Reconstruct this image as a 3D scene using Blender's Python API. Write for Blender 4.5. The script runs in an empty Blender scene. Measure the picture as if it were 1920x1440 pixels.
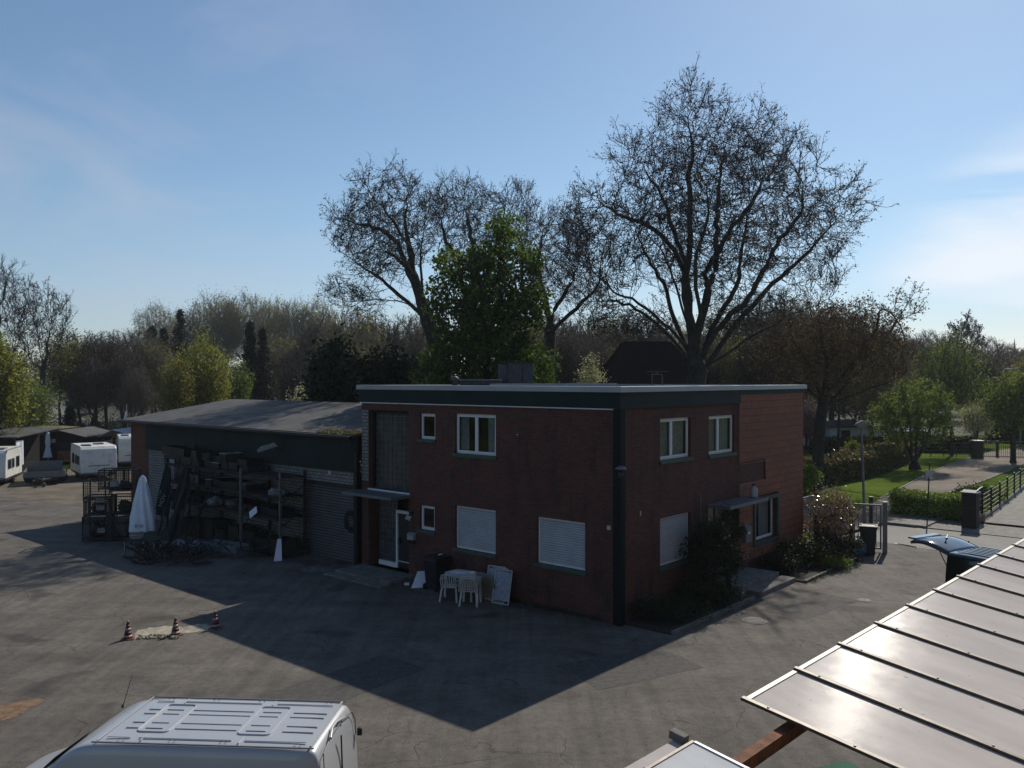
import bpy, bmesh, math, random
import numpy as np
from mathutils import Vector, Matrix
from math import sin, cos, pi, radians as rad
scn = bpy.context.scene
COL = scn.collection
random.seed(7)
# ------------------------------------------------------------------ camera
F = 1590.0; CH = 6.8; PIT = rad(0.288)          # focal length in pixels of a 1920 px wide picture, eye height
cam = bpy.data.objects.new('camera', bpy.data.cameras.new('camera'))
COL.objects.link(cam); scn.camera = cam
cam.data.sensor_width = 36.0; cam.data.lens = 36.0 * F / 1920.0
cam.data.clip_start = 0.1; cam.data.clip_end = 6000
cam.location = (0, 0, CH); cam.rotation_euler = (rad(90) - PIT, 0, 0)
scn.render.resolution_x = 1024; scn.render.resolution_y = 768
# ------------------------------------------------------------------ light
SUN_AZ = rad(28.36); SUN_EL = rad(40.0)
SV = Vector((sin(SUN_AZ) * cos(SUN_EL), cos(SUN_AZ) * cos(SUN_EL), sin(SUN_EL)))
sun = bpy.data.objects.new('sun', bpy.data.lights.new('sun', 'SUN')); COL.objects.link(sun)
sun.data.energy = 2.5; sun.data.angle = rad(0.53); sun.data.color = (1.0, 0.93, 0.82)
sun.rotation_euler = SV.to_track_quat('Z', 'Y').to_euler(); sun.location = (20, 40, 60)
world = bpy.data.worlds.new('World'); scn.world = world; world.use_nodes = True
scn.view_settings.view_transform = 'Standard'; scn.view_settings.look = 'None'
scn.view_settings.exposure = 0.72; scn.view_settings.gamma = 1.0
def N(nt, t, ins=None, **kw):
    n = nt.nodes.new('ShaderNode' + t)
    for k, v in kw.items(): setattr(n, k, v)
    if ins:
        for k, v in ins.items():
            s = n.inputs[k]
            if isinstance(v, bpy.types.NodeSocket): nt.links.new(v, s)
            elif isinstance(v, (tuple, list)) and s.type == 'RGBA' and len(v) == 3: s.default_value = (*v, 1)
            else: s.default_value = v
    return n
def M(nt, op, a, b=0.0, c=None, clamp=False):
    n = nt.nodes.new('ShaderNodeMath'); n.operation = op; n.use_clamp = clamp
    for i, v in enumerate((a, b, c)):
        if v is None: continue
        if isinstance(v, bpy.types.NodeSocket): nt.links.new(v, n.inputs[i])
        else: n.inputs[i].default_value = v
    return n.outputs[0]
def MIX(nt, f, a, b, bt='MIX'):
    n = nt.nodes.new('ShaderNodeMix'); n.data_type = 'RGBA'; n.blend_type = bt
    for i, v in ((0, f), (6, a), (7, b)):
        s = n.inputs[i]
        if isinstance(v, bpy.types.NodeSocket): nt.links.new(v, s)
        elif i == 0: s.default_value = v
        else: s.default_value = (*v, 1) if len(v) == 3 else v
    return n.outputs[2]
def RAMP(nt, f, stops, interp='LINEAR'):
    n = nt.nodes.new('ShaderNodeValToRGB'); n.color_ramp.interpolation = interp
    e = n.color_ramp.elements
    while len(e) < len(stops): e.new(0.5)
    for el, (p, c) in zip(e, stops):
        el.position = p; el.color = (*c, 1) if not isinstance(c, (int, float)) else (c, c, c, 1)
    nt.links.new(f, n.inputs[0]); return n.outputs[0]
def build_world():
    nt = world.node_tree; nt.nodes.clear()
    sky = N(nt, 'TexSky', sky_type='NISHITA'); sky.sun_disc = False
    sky.sun_elevation = SUN_EL; sky.sun_rotation = SUN_AZ
    sky.altitude = 60; sky.air_density = 1.0; sky.dust_density = 0.35; sky.ozone_density = 1.0
    tc = N(nt, 'TexCoord')
    nrm = N(nt, 'VectorMath', {0: tc.outputs['Generated']}, operation='NORMALIZE').outputs[0]
    def reg(d, lo, hi):
        dd = Vector(d).normalized()
        dp = N(nt, 'VectorMath', {0: nrm, 1: tuple(dd)}, operation='DOT_PRODUCT').outputs['Value']
        return N(nt, 'MapRange', {0: dp, 1: lo, 2: hi}, interpolation_type='SMOOTHERSTEP').outputs[0]
    mp = N(nt, 'Mapping', {'Vector': nrm, 'Scale': (2.2, 2.2, 5.0), 'Rotation': (0.2, 0.35, 0.0)}).outputs[0]
    n1 = N(nt, 'TexNoise', {'Vector': mp, 'Scale': 1.5, 'Detail': 8.0, 'Roughness': 0.55, 'Distortion': 0.5}).outputs[0]
    w1 = RAMP(nt, n1, [(0.42, 0.0), (0.72, 1.0)])
    mp2 = N(nt, 'Mapping', {'Vector': nrm, 'Scale': (1.3, 1.3, 9.0), 'Location': (3.1, 0, 0)}).outputs[0]
    n2 = N(nt, 'TexNoise', {'Vector': mp2, 'Scale': 1.4, 'Detail': 7.0, 'Roughness': 0.5, 'Distortion': 0.4}).outputs[0]
    w2 = RAMP(nt, n2, [(0.34, 0.0), (0.52, 1.0)])
    m1 = M(nt, 'MULTIPLY', M(nt, 'MULTIPLY', reg((-0.50, 1, 0.36), 0.93, 0.995), w1), 0.42)
    m2 = M(nt, 'MULTIPLY', M(nt, 'MULTIPLY', reg((0.68, 1, 0.06), 0.972, 0.995), w2), 0.9)
    el = N(nt, 'SeparateXYZ', {0: nrm}).outputs[2]
    hz = N(nt, 'MapRange', {0: el, 1: 0.0, 2: 0.22}, interpolation_type='SMOOTHSTEP').outputs[0]
    c0 = MIX(nt, 1.0, sky.outputs[0], MIX(nt, hz, (0.84, 0.93, 1.13), (0.94, 1.09, 1.17)), 'MULTIPLY')
    c = MIX(nt, m1, c0, (7.0, 6.8, 8.0))
    c = MIX(nt, m2, c, (11.0, 11.6, 12.4))
    bg = N(nt, 'Background', {'Color': c, 'Strength': 0.05})
    out = N(nt, 'OutputWorld', {'Surface': bg.outputs[0]})
build_world()
# ------------------------------------------------------------------ where things stand
def ray(u, v):
    x = (u - 960) / F; z = (720 - v) / F
    return Vector((x, cos(PIT) + z * sin(PIT), -sin(PIT) + z * cos(PIT)))
def G(u, v, z=0.0):                       # point at height z
    d = ray(u, v); t = (z - CH) / d.z
    return Vector((d.x * t, d.y * t, z))
def D(u, v, Y):                           # point at distance Y
    d = ray(u, v); t = Y / d.y
    return Vector((d.x * t, Y, CH + d.z * t))
BC = G(1161, 1172); BA = rad(48.87)       # building corner and the direction of its right-hand wall
RV = Vector((cos(BA), sin(BA), 0)); LV = Vector((-sin(BA), cos(BA), 0))
def W(b, a, z=0.0): return BC + RV * b + LV * a + Vector((0, 0, z))
# ------------------------------------------------------------------ objects
def tag(o, label=None, cat=None, group=None, kind=None):
    if label: o['label'] = label
    if cat: o['category'] = cat
    if group: o['group'] = group
    if kind: o['kind'] = kind
    return o
def thing(name, label, cat, loc=(0, 0, 0), rz=0.0, group=None):
    o = bpy.data.objects.new(name, None); COL.objects.link(o)
    o.empty_display_size = 0.3
    o.location = loc; o.rotation_euler = (0, 0, rz)
    return tag(o, label, cat, group)
def kids(o): return [c for c in bpy.data.objects if c.parent == o]
def dup(root, loc, rz=None, label=None, group=None, sc=None):
    r = root.copy(); COL.objects.link(r); r.location = loc
    if rz is not None: r.rotation_euler = (0, 0, rz)
    if label: r['label'] = label
    if group: r['group'] = group
    if sc: r.scale = sc
    for ch in kids(root):
        c = ch.copy(); COL.objects.link(c); c.parent = r
        for g in kids(ch):
            d = g.copy(); COL.objects.link(d); d.parent = c
    return r
class MB:
    def __init__(s): s.v = []; s.f = []; s.mi = []; s.cur = 0
    def P(s, pts, idx=None):
        n = len(s.v); s.v += [tuple(p) for p in pts]
        if idx is None: s.f.append(tuple(range(n, n + len(pts)))); s.mi.append(s.cur)
        else:
            for q in idx: s.f.append(tuple(n + i for i in q)); s.mi.append(s.cur)
        return s
    def box(s, x0, x1, y0, y1, z0, z1, T=None):
        p = [Vector((x, y, z)) for z in (z0, z1) for y in (y0, y1) for x in (x0, x1)]
        if T is not None: p = [T @ q for q in p]
        return s.P(p, [(0, 2, 3, 1), (4, 5, 7, 6), (0, 1, 5, 4), (2, 6, 7, 3), (0, 4, 6, 2), (1, 3, 7, 5)])
    def bar(s, p0, p1, w, h=None, up=(0, 0, 1)):
        h = h or w; p0 = Vector(p0); p1 = Vector(p1); d = (p1 - p0).normalized(); u = Vector(up)
        if abs(d.dot(u)) > 0.97: u = Vector((1, 0, 0))
        x = d.cross(u).normalized(); y = x.cross(d)
        q = []
        for c in (p0, p1):
            for i, j in ((-1, -1), (1, -1), (1, 1), (-1, 1)): q.append(c + x * i * w / 2 + y * j * h / 2)
        return s.P(q, [(3, 2, 1, 0), (4, 5, 6, 7), (0, 1, 5, 4), (1, 2, 6, 5), (2, 3, 7, 6), (3, 0, 4, 7)])
    def tube(s, pts, r, n=8, cap=True, closed=False):
        pts = [Vector(p) for p in pts]; m = len(pts)
        rr = r if isinstance(r, (list, tuple)) else [r] * m
        base = len(s.v); up = None
        for i, p in enumerate(pts):
            if closed: d = pts[(i + 1) % m] - pts[i - 1]
            else: d = pts[min(i + 1, m - 1)] - pts[max(i - 1, 0)]
            d = d.normalized() if d.length > 1e-9 else Vector((0, 0, 1))
            if up is None:
                up = Vector((0, 0, 1)) if abs(d.z) < 0.9 else Vector((1, 0, 0))
            x = d.cross(up).normalized(); y = x.cross(d); up = y
            for k in range(n):
                t = 2 * pi * k / n; s.v.append(tuple(p + (x * cos(t) + y * sin(t)) * rr[i]))
        for i in range(m if closed else m - 1):
            a = base + i * n; b = base + ((i + 1) % m) * n
            for k in range(n):
                s.f.append((a + k, a + (k + 1) % n, b + (k + 1) % n, b + k)); s.mi.append(s.cur)
        if cap and not closed:
            s.f.append(tuple(base + k for k in range(n))[::-1]); s.mi.append(s.cur)
            s.f.append(tuple(base + (m - 1) * n + k for k in range(n))); s.mi.append(s.cur)
        return s
    def lathe(s, prof, c=(0, 0, 0), n=24, fn=None):     # prof = [(r, z)]
        base = len(s.v); c = Vector(c)
        for r, z in prof:
            for k in range(n):
                t = 2 * pi * k / n; rr = r * (fn(t, z) if fn else 1)
                s.v.append(tuple(c + Vector((rr * cos(t), rr * sin(t), z))))
        for i in range(len(prof) - 1):
            a = base + i * n; b = a + n
            for k in range(n): s.f.append((a + k, a + (k + 1) % n, b + (k + 1) % n, b + k)); s.mi.append(s.cur)
        if prof[0][0] > 1e-4: s.f.append(tuple(base + k for k in range(n))[::-1]); s.mi.append(s.cur)
        if prof[-1][0] > 1e-4: s.f.append(tuple(base + (len(prof) - 1) * n + k for k in range(n))); s.mi.append(s.cur)
        return s
    def prism(s, pts, h, axis='z', o=0.0):            # 2-D outline pushed from o to o+h
        n = len(pts)
        def mk(p, q): return {'z': (p[0], p[1], q), 'y': (p[0], q, p[1]), 'x': (q, p[0], p[1])}[axis]
        v = [mk(p, o) for p in pts] + [mk(p, o + h) for p in pts]
        idx = [tuple(range(n))[::-1], tuple(range(n, 2 * n))] + [(i, (i + 1) % n, n + (i + 1) % n, n + i) for i in range(n)]
        return s.P(v, idx)
    def build(s, name, mat, parent=None, smooth=False, bevel=0.0, loc=None, T=None):
        me = bpy.data.meshes.new(name)
        vs = s.v if T is None else [tuple(T @ Vector(p)) for p in s.v]
        me.from_pydata(vs, [], s.f)
        for m in (mat if isinstance(mat, (list, tuple)) else [mat]): me.materials.append(m)
        me.polygons.foreach_set('material_index', s.mi)
        bm = bmesh.new(); bm.from_mesh(me)
        bmesh.ops.remove_doubles(bm, verts=bm.verts, dist=1e-5)
        bmesh.ops.recalc_face_normals(bm, faces=bm.faces); bm.to_mesh(me); bm.free()
        if smooth: me.shade_smooth()
        me.update()
        o = bpy.data.objects.new(name, me); COL.objects.link(o); o.parent = parent
        if loc is not None: o.location = loc
        if bevel:
            m = o.modifiers.new('bevel', 'BEVEL'); m.width = bevel; m.segments = 2; m.limit_method = 'ANGLE'; m.angle_limit = rad(40)
        if smooth or bevel:
            try:
                m = o.modifiers.new('wn', 'WEIGHTED_NORMAL'); m.keep_sharp = True
            except Exception: pass
        return o
def holes_wall(mb, o, ud, nd, U0, U1, Z0, Z1, holes, depth, jamb=True):
    """wall face in the plane through o, spanned by ud and z, holes = (u0,u1,z0,z1[,depth]), reveals pushed along nd"""
    o = Vector(o); ud = Vector(ud); nd = Vector(nd)
    us = sorted({U0, U1, *[h[0] for h in holes], *[h[1] for h in holes]}); zs = sorted({Z0, Z1, *[h[2] for h in holes], *[h[3] for h in holes]})
    pt = lambda u, z, d=0.0: o + ud * u + Vector((0, 0, z)) + nd * d
    for i in range(len(us) - 1):
        for j in range(len(zs) - 1):
            cu = (us[i] + us[i + 1]) / 2; cz = (zs[j] + zs[j + 1]) / 2
            if any(h[0] < cu < h[1] and h[2] < cz < h[3] for h in holes): continue
            mb.P([pt(us[i], zs[j]), pt(us[i + 1], zs[j]), pt(us[i + 1], zs[j + 1]), pt(us[i], zs[j + 1])])
    for h in holes:
        d = h[4] if len(h) > 4 else depth
        a, b, c, e = h[:4]
        for p, q in (((a, c), (a, e)), ((a, e), (b, e)), ((b, e), (b, c)), ((b, c), (a, c))):
            mb.P([pt(*p), pt(*q), pt(*q, d), pt(*p, d)])
# ------------------------------------------------------------------ materials
def newmat(name):
    m = bpy.data.materials.new(name); m.use_nodes = True; nt = m.node_tree; nt.nodes.clear(); return m, nt
def out(nt, sh, disp=None):
    o = N(nt, 'OutputMaterial', {'Surface': sh})
def pm(name, col, rough=0.6, metal=0.0, var=0.15, vs=3.0, bump=0.0, bs=40.0, spec=0.4, dirt=None, coat=0.0):
    """plain principled paint with a little wear"""
    m, nt = newmat(name); tc = N(nt, 'TexCoord').outputs['Object']
    n = N(nt, 'TexNoise', {'Vector': tc, 'Scale': vs, 'Detail': 6.0, 'Roughness': 0.6}).outputs[0]
    lo = tuple(max(0, c * (1 - var)) for c in col); hi = tuple(min(1, c * (1 + var)) for c in col)
    c = RAMP(nt, n, [(0.3, lo), (0.7, hi)])
    if dirt:
        n3 = N(nt, 'TexNoise', {'Vector': tc, 'Scale': vs * 2.3, 'Detail': 8.0, 'Roughness': 0.7}).outputs[0]
        c = MIX(nt, RAMP(nt, n3, [(0.5, 0.0), (0.68, 0.8)]), c, dirt)
    b = N(nt, 'BsdfPrincipled', {'Base Color': c, 'Roughness': rough, 'Metallic': metal, 'Specular IOR Level': spec, 'Coat Weight': coat})
    if bump:
        n2 = N(nt, 'TexNoise', {'Vector': tc, 'Scale': bs, 'Detail': 5.0}).outputs[0]
        nt.links.new(N(nt, 'Bump', {'Height': n2, 'Strength': bump, 'Distance': 0.01}).outputs[0], b.inputs['Normal'])
    out(nt, b.outputs[0]); return m
def brickmat(name, c1, c2, mortar, bw, bh, mo=0.012, rough=0.8, bump=0.5, stain=None):
    m, nt = newmat(name); tc = N(nt, 'TexCoord').outputs['Object']
    sp = N(nt, 'SeparateXYZ', {0: tc}).outputs
    v = N(nt, 'CombineXYZ', {0: M(nt, 'ADD', sp[0], sp[1]), 1: sp[2], 2: 0.0}).outputs[0]
    br = N(nt, 'TexBrick', {'Vector': v, 'Color1': c1, 'Color2': c2, 'Mortar': mortar, 'Scale': 1.0, 'Mortar Size': mo, 'Mortar Smooth': 0.2, 'Bias': 0.0, 'Brick Width': bw, 'Row Height': bh})
    n = N(nt, 'TexNoise', {'Vector': tc, 'Scale': 0.9, 'Detail': 6.0, 'Roughness': 0.65}).outputs[0]
    c = MIX(nt, 0.45, br.outputs[0], RAMP(nt, n, [(0.3, 0.45), (0.7, 1.0)]), 'MULTIPLY')
    n2 = N(nt, 'TexNoise', {'Vector': v, 'Scale': 14.0, 'Detail': 2.0}).outputs[0]
    c = MIX(nt, 0.35, c, RAMP(nt, n2, [(0.3, 0.2), (0.7, 1.2)]), 'MULTIPLY')
    if stain: c = MIX(nt, RAMP(nt, N(nt, 'TexNoise', {'Vector': N(nt, 'Mapping', {'Vector': tc, 'Scale': (1.5, 1.5, 0.5)}).outputs[0], 'Scale': 1.3, 'Detail': 9.0, 'Roughness': 0.7}).outputs[0], [(0.5, 0.0), (0.7, 0.75)]), c, stain)
    b = N(nt, 'BsdfPrincipled', {'Base Color': c, 'Roughness': rough, 'Specular IOR Level': 0.3})
    h = M(nt, 'SUBTRACT', 1.0, br.outputs[1])
    nt.links.new(N(nt, 'Bump', {'Height': h, 'Strength': bump, 'Distance': 0.01}).outputs[0], b.inputs['Normal'])
    out(nt, b.outputs[0]); return m
def glassmat(name, tint=(0.6, 0.65, 0.65), tr=0.55):
    m, nt = newmat(name)
    t = N(nt, 'BsdfTransparent', {'Color': tint}); g = N(nt, 'BsdfGlossy', {'Color': (0.9, 0.93, 0.95), 'Roughness': 0.02})
    ge = N(nt, 'NewGeometry').outputs
    cs = M(nt, 'ABSOLUTE', N(nt, 'VectorMath', {0: ge['Normal'], 1: ge['Incoming']}, operation='DOT_PRODUCT').outputs['Value'])
    fr = M(nt, 'ADD', 0.015, M(nt, 'MULTIPLY', M(nt, 'POWER', M(nt, 'SUBTRACT', 1.0, cs, clamp=True), 5.0), 0.95))
    out(nt, N(nt, 'MixShader', {0: M(nt, 'ADD', fr, 0.03), 1: t.outputs[0], 2: g.outputs[0]}).outputs[0]); return m
def leafmat(name, cols, tl=0.45, rough=0.6, spec=0.2):
    m, nt = newmat(name)
    tc = N(nt, 'TexCoord').outputs['Object']
    n = N(nt, 'TexNoise', {'Vector': tc, 'Scale': 0.8, 'Detail': 3.0}).outputs[0]
    g = N(nt, 'NewGeometry').outputs['Random Per Island']
    f = M(nt, 'ADD', M(nt, 'MULTIPLY', n, 0.6), M(nt, 'MULTIPLY', g, 0.45))
    k = len(cols) - 1
    c = RAMP(nt, f, [(0.28 + 0.5 * i / max(k, 1), cc) for i, cc in enumerate(cols)])
    d = N(nt, 'BsdfPrincipled', {'Base Color': c, 'Roughness': rough, 'Specular IOR Level': spec})
    t = N(nt, 'BsdfTranslucent', {'Color': MIX(nt, 1.0, c, (1.5, 1.45, 0.8), 'MULTIPLY')})
    out(nt, N(nt, 'MixShader', {0: tl, 1: d.outputs[0], 2: t.outputs[0]}).outputs[0]); return m
MT = {}
MT['brick'] = brickmat('brick_red', (0.17, 0.052, 0.036), (0.105, 0.034, 0.026), (0.10, 0.075, 0.062), 0.25, 0.071, 0.011, stain=(0.02, 0.018, 0.018))
MT['whitebrick'] = brickmat('brick_white', (0.34, 0.335, 0.32), (0.27, 0.265, 0.25), (0.06, 0.058, 0.055), 0.25, 0.125, 0.014, bump=0.8, stain=(0.12, 0.12, 0.11))
MT['orangebrick'] = brickmat('cladding_orange', (0.34, 0.120, 0.072), (0.28, 0.10, 0.062), (0.07, 0.030, 0.022), 0.62, 0.2523, 0.010, bump=0.3, rough=0.75)  # dark course lines painted in as shade under the overlaps
MT['gablebrick'] = brickmat('brick_gable', (0.22, 0.07, 0.035), (0.15, 0.05, 0.03), (0.10, 0.06, 0.045), 0.24, 0.0625, 0.010)
MT['green'] = pm('green_sheet', (0.010, 0.024, 0.024), 0.6, var=0.3, vs=1.0, spec=0.15)
MT['darkgreen'] = pm('green_pipe', (0.005, 0.010, 0.012), 0.6, var=0.2, spec=0.15)
MT['sill'] = pm('sill_green', (0.045, 0.085, 0.070), 0.6, var=0.25, vs=4)
MT['alu'] = pm('aluminium_trim', (0.36, 0.37, 0.39), 0.5, 0.3, var=0.12, vs=0.8)
MT['white'] = pm('white_frame', (0.72, 0.73, 0.74), 0.4, var=0.08)
MT['whiteplastic'] = pm('white_plastic', (0.50, 0.49, 0.46), 0.5, var=0.15, vs=8)
MT['shutter'] = None
MT['glass'] = glassmat('window_glass')
MT['concrete'] = pm('concrete', (0.175, 0.164, 0.148), 0.85, var=0.35, vs=3, bump=0.4, dirt=(0.08, 0.075, 0.06))
MT['slate'] = pm('slate_panels', (0.075, 0.078, 0.088), 0.6, var=0.35, vs=2.5)
MT['felt'] = pm('roof_felt', (0.05, 0.05, 0.052), 0.9, var=0.35, vs=2, bump=0.3)
MT['black'] = pm('black_plastic', (0.014, 0.015, 0.017), 0.45, var=0.25)
MT['darkmetal'] = pm('dark_metal', (0.028, 0.028, 0.030), 0.55, 0.3, var=0.3, vs=5)
MT['galv'] = pm('galvanised_steel', (0.16, 0.165, 0.17), 0.45, 0.6, var=0.3, vs=6)
MT['rust'] = pm('rusty_steel', (0.16, 0.062, 0.028), 0.85, 0.0, var=0.5, vs=6, bump=0.4, dirt=(0.05, 0.03, 0.02))
MT['wood'] = pm('weathered_wood', (0.10, 0.07, 0.045), 0.85, var=0.4, vs=5, bump=0.3)
MT['darkwood'] = pm('dark_wood', (0.017, 0.014, 0.012), 0.85, var=0.4, vs=3)
MT['greymetal'] = pm('grey_metal', (0.16, 0.17, 0.18), 0.5, 0.4, var=0.2)
MT['canvas'] = pm('white_canvas', (0.72, 0.76, 0.84), 0.9, var=0.08, vs=3)
MT['bark'] = pm('bark', (0.036, 0.032, 0.027), 0.9, var=0.45, vs=2.5, bump=0.7, bs=25)
MT['planebark'] = pm('plane_bark', (0.040, 0.035, 0.029), 0.9, var=0.5, vs=1.8, bump=0.5, bs=20, dirt=(0.085, 0.078, 0.06))
MT['twig'] = pm('twig', (0.050, 0.041, 0.035), 0.9, var=0.3, vs=1.5)
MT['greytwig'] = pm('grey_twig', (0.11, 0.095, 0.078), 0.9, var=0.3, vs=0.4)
MT['curtain'] = pm('net_curtain', (0.5, 0.49, 0.5), 0.9, var=0.3, vs=14)
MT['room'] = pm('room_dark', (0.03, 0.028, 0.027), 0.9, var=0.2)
MT['redpaint'] = pm('red_paint', (0.30, 0.03, 0.03), 0.5, var=0.2)
MT['blue'] = pm('blue_plastic', (0.02, 0.11, 0.22), 0.35, var=0.3, vs=8)
def stripes(name, c1, c2, per, axis=2, duty=0.5, rough=0.6, bump=0.6, metal=0.0, dirt=0.0):
    m, nt = newmat(name); tc = N(nt, 'TexCoord').outputs['Object']
    s = N(nt, 'SeparateXYZ', {0: tc}).outputs[axis]
    fr = M(nt, 'FRACT', M(nt, 'DIVIDE', s, per))
    tri = M(nt, 'ABSOLUTE', M(nt, 'SUBTRACT', fr, 0.5))
    mk = N(nt, 'MapRange', {0: tri, 1: 0.5 - duty * 0.5 - 0.04, 2: 0.5 - duty * 0.5 + 0.04}).outputs[0]
    c = MIX(nt, mk, c1, c2)
    n = N(nt, 'TexNoise', {'Vector': tc, 'Scale': 2.2, 'Detail': 7.0, 'Roughness': 0.65}).outputs[0]
    c = MIX(nt, 0.5, c, RAMP(nt, n, [(0.3, 0.5), (0.7, 1.0)]), 'MULTIPLY')
    b = N(nt, 'BsdfPrincipled', {'Base Color': c, 'Roughness': rough, 'Metallic': metal, 'Specular IOR Level': 0.2})
    nt.links.new(N(nt, 'Bump', {'Height': M(nt, 'SUBTRACT', 1.0, mk), 'Strength': bump, 'Distance': 0.01}).outputs[0], b.inputs['Normal'])
    out(nt, b.outputs[0]); return m
MT['shutter'] = stripes('roller_shutter', (0.50, 0.52, 0.55), (0.22, 0.23, 0.25), 0.072, 2, 0.22)
MT['rollerdoor'] = stripes('roller_door', (0.15, 0.155, 0.165), (0.06, 0.062, 0.068), 0.11, 2, 0.35, 0.5, 1.0, 0.2)
MT['boards'] = stripes('vertical_boards', (0.022, 0.019, 0.017), (0.008, 0.008, 0.008), 0.14, 0, 0.15, 0.9)
MT['ribgrey'] = stripes('ribbed_grey', (0.16, 0.18, 0.20), (0.08, 0.09, 0.10), 0.2, 0, 0.3, 0.5)
def groundmat(name, kind):
    m, nt = newmat(name); tc = N(nt, 'TexCoord').outputs['Object']
    nz = lambda sc, de=6.0, ro=0.6, v=tc, di=0.0: N(nt, 'TexNoise', {'Vector': v, 'Scale': sc, 'Detail': de, 'Roughness': ro, 'Distortion': di}).outputs[0]
    if kind == 'asphalt':
        a = nz(0.12, 8, 0.62, di=0.6); b = nz(0.9, 8, 0.7, di=0.3); c = nz(38, 3, 0.7); st = nz(0.55, 6, 0.6, N(nt, 'Mapping', {'Vector': tc, 'Rotation': (0, 0, 0.9), 'Scale': (0.35, 1.6, 1)}).outputs[0])
        col = RAMP(nt, a, [(0.32, (0.118, 0.104, 0.090)), (0.68, (0.155, 0.138, 0.119))])
        col = MIX(nt, 0.6, col, RAMP(nt, b, [(0.28, 0.42), (0.52, 1.0), (0.75, 1.4)]), 'MULTIPLY')
        col = MIX(nt, 0.5, col, RAMP(nt, st, [(0.35, 0.6), (0.65, 1.2)]), 'MULTIPLY')
        col = MIX(nt, 0.65, col, RAMP(nt, c, [(0.3, 0.25), (0.75, 1.7)]), 'MULTIPLY')
        mm_ = nz(5.5, 5, 0.75); col = MIX(nt, 0.6, col, RAMP(nt, mm_, [(0.32, 0.6), (0.5, 1.0), (0.7, 1.3)]), 'MULTIPLY')
        # cracks
        wv = N(nt, 'VectorMath', {0: tc, 1: N(nt, 'VectorMath', {0: N(nt, 'TexNoise', {'Vector': tc, 'Scale': 1.1, 'Detail': 4.0}).outputs['Color'], 'Scale': 0.9}, operation='SCALE').outputs[0]}, operation='ADD').outputs[0]
        vo = N(nt, 'TexVoronoi', {'Vector': wv, 'Scale': 0.55}, feature='DISTANCE_TO_EDGE').outputs['Distance']
        gate = RAMP(nt, nz(0.25, 2), [(0.47, 0.0), (0.56, 1.0)])
        cr = M(nt, 'MULTIPLY', RAMP(nt, vo, [(0.0, 1.0), (0.012, 0.0)]), gate)
        vo2 = N(nt, 'TexVoronoi', {'Vector': wv, 'Scale': 2.3}, feature='DISTANCE_TO_EDGE').outputs['Distance']
        cr2 = M(nt, 'MULTIPLY', RAMP(nt, vo2, [(0.0, 1.0), (0.02, 0.0)]), RAMP(nt, nz(0.33, 3), [(0.56, 0.0), (0.62, 0.7)]))
        crk = M(nt, 'MAXIMUM', cr, cr2)
        col = MIX(nt, M(nt, 'MULTIPLY', crk, 0.6), col, (0.022, 0.02, 0.018))
        # light grit specks and dirt
        gr = N(nt, 'TexVoronoi', {'Vector': tc, 'Scale': 6.0}).outputs['Distance']
        col = MIX(nt, M(nt, 'MULTIPLY', RAMP(nt, gr, [(0.0, 1.0), (0.05, 0.0)]), RAMP(nt, nz(1.7, 2), [(0.55, 0.0), (0.6, 0.7)])), col, (0.3, 0.27, 0.22))
        oi = RAMP(nt, nz(0.45, 3, 0.4, v=N(nt, 'Mapping', {'Vector': tc, 'Location': (7, 3, 0)}).outputs[0], di=0.3), [(0.63, 0.0), (0.68, 0.55)]); col = MIX(nt, oi, col, (0.035, 0.031, 0.028))
        tk = nz(1.1, 3, 0.5, v=N(nt, 'Mapping', {'Vector': tc, 'Rotation': (0, 0, -0.5), 'Scale': (3.2, 0.10, 1)}).outputs[0]); col = MIX(nt, 0.45, col, RAMP(nt, tk, [(0.35, 0.62), (0.55, 1.0), (0.7, 1.2)]), 'MULTIPLY')
        du = RAMP(nt, nz(0.3, 9, 0.7, di=1.0), [(0.56, 0.0), (0.72, 0.35)])
        col = MIX(nt, du, col, (0.135, 0.118, 0.095))
        bsdf = N(nt, 'BsdfPrincipled', {'Base Color': col, 'Roughness': 0.88, 'Specular IOR Level': 0.25})
        h = M(nt, 'SUBTRACT', M(nt, 'ADD', c, M(nt, 'MULTIPLY', b, 2.0)), crk)
        nt.links.new(N(nt, 'Bump', {'Height': h, 'Strength': 0.5, 'Distance': 0.012}).outputs[0], bsdf.inputs['Normal'])
    elif kind == 'road':
        a = nz(0.3, 7); c = nz(30, 3, 0.7)
        col = RAMP(nt, a, [(0.3, (0.12, 0.113, 0.102)), (0.7, (0.165, 0.155, 0.138))])
        col = MIX(nt, 0.5, col, RAMP(nt, c, [(0.3, 0.6), (0.7, 1.2)]), 'MULTIPLY')
        sp = N(nt, 'SeparateXYZ', {0: tc}).outputs
        tr = nz(0.8, 4, v=N(nt, 'Mapping', {'Vector': tc, 'Rotation': (0, 0, -BA), 'Scale': (2.0, 0.08, 1)}).outputs[0])
        col = MIX(nt, 0.5, col, RAMP(nt, tr, [(0.35, 0.7), (0.65, 1.1)]), 'MULTIPLY')
        bsdf = N(nt, 'BsdfPrincipled', {'Base Color': col, 'Roughness': 0.8})
    elif kind == 'gravel':
        a = nz(0.4, 8, 0.65); c = nz(22, 4, 0.7)
        col = RAMP(nt, a, [(0.35, (0.14, 0.118, 0.094)), (0.65, (0.26, 0.215, 0.17))])
        col = MIX(nt, 0.5, col, RAMP(nt, c, [(0.3, 0.55), (0.7, 1.2)]), 'MULTIPLY')
        col = MIX(nt, RAMP(nt, nz(0.25, 5, di=0.6), [(0.55, 0.0), (0.7, 0.6)]), col, (0.10, 0.115, 0.045))
        bsdf = N(nt, 'BsdfPrincipled', {'Base Color': col, 'Roughness': 0.95, 'Specular IOR Level': 0.2})
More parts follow.
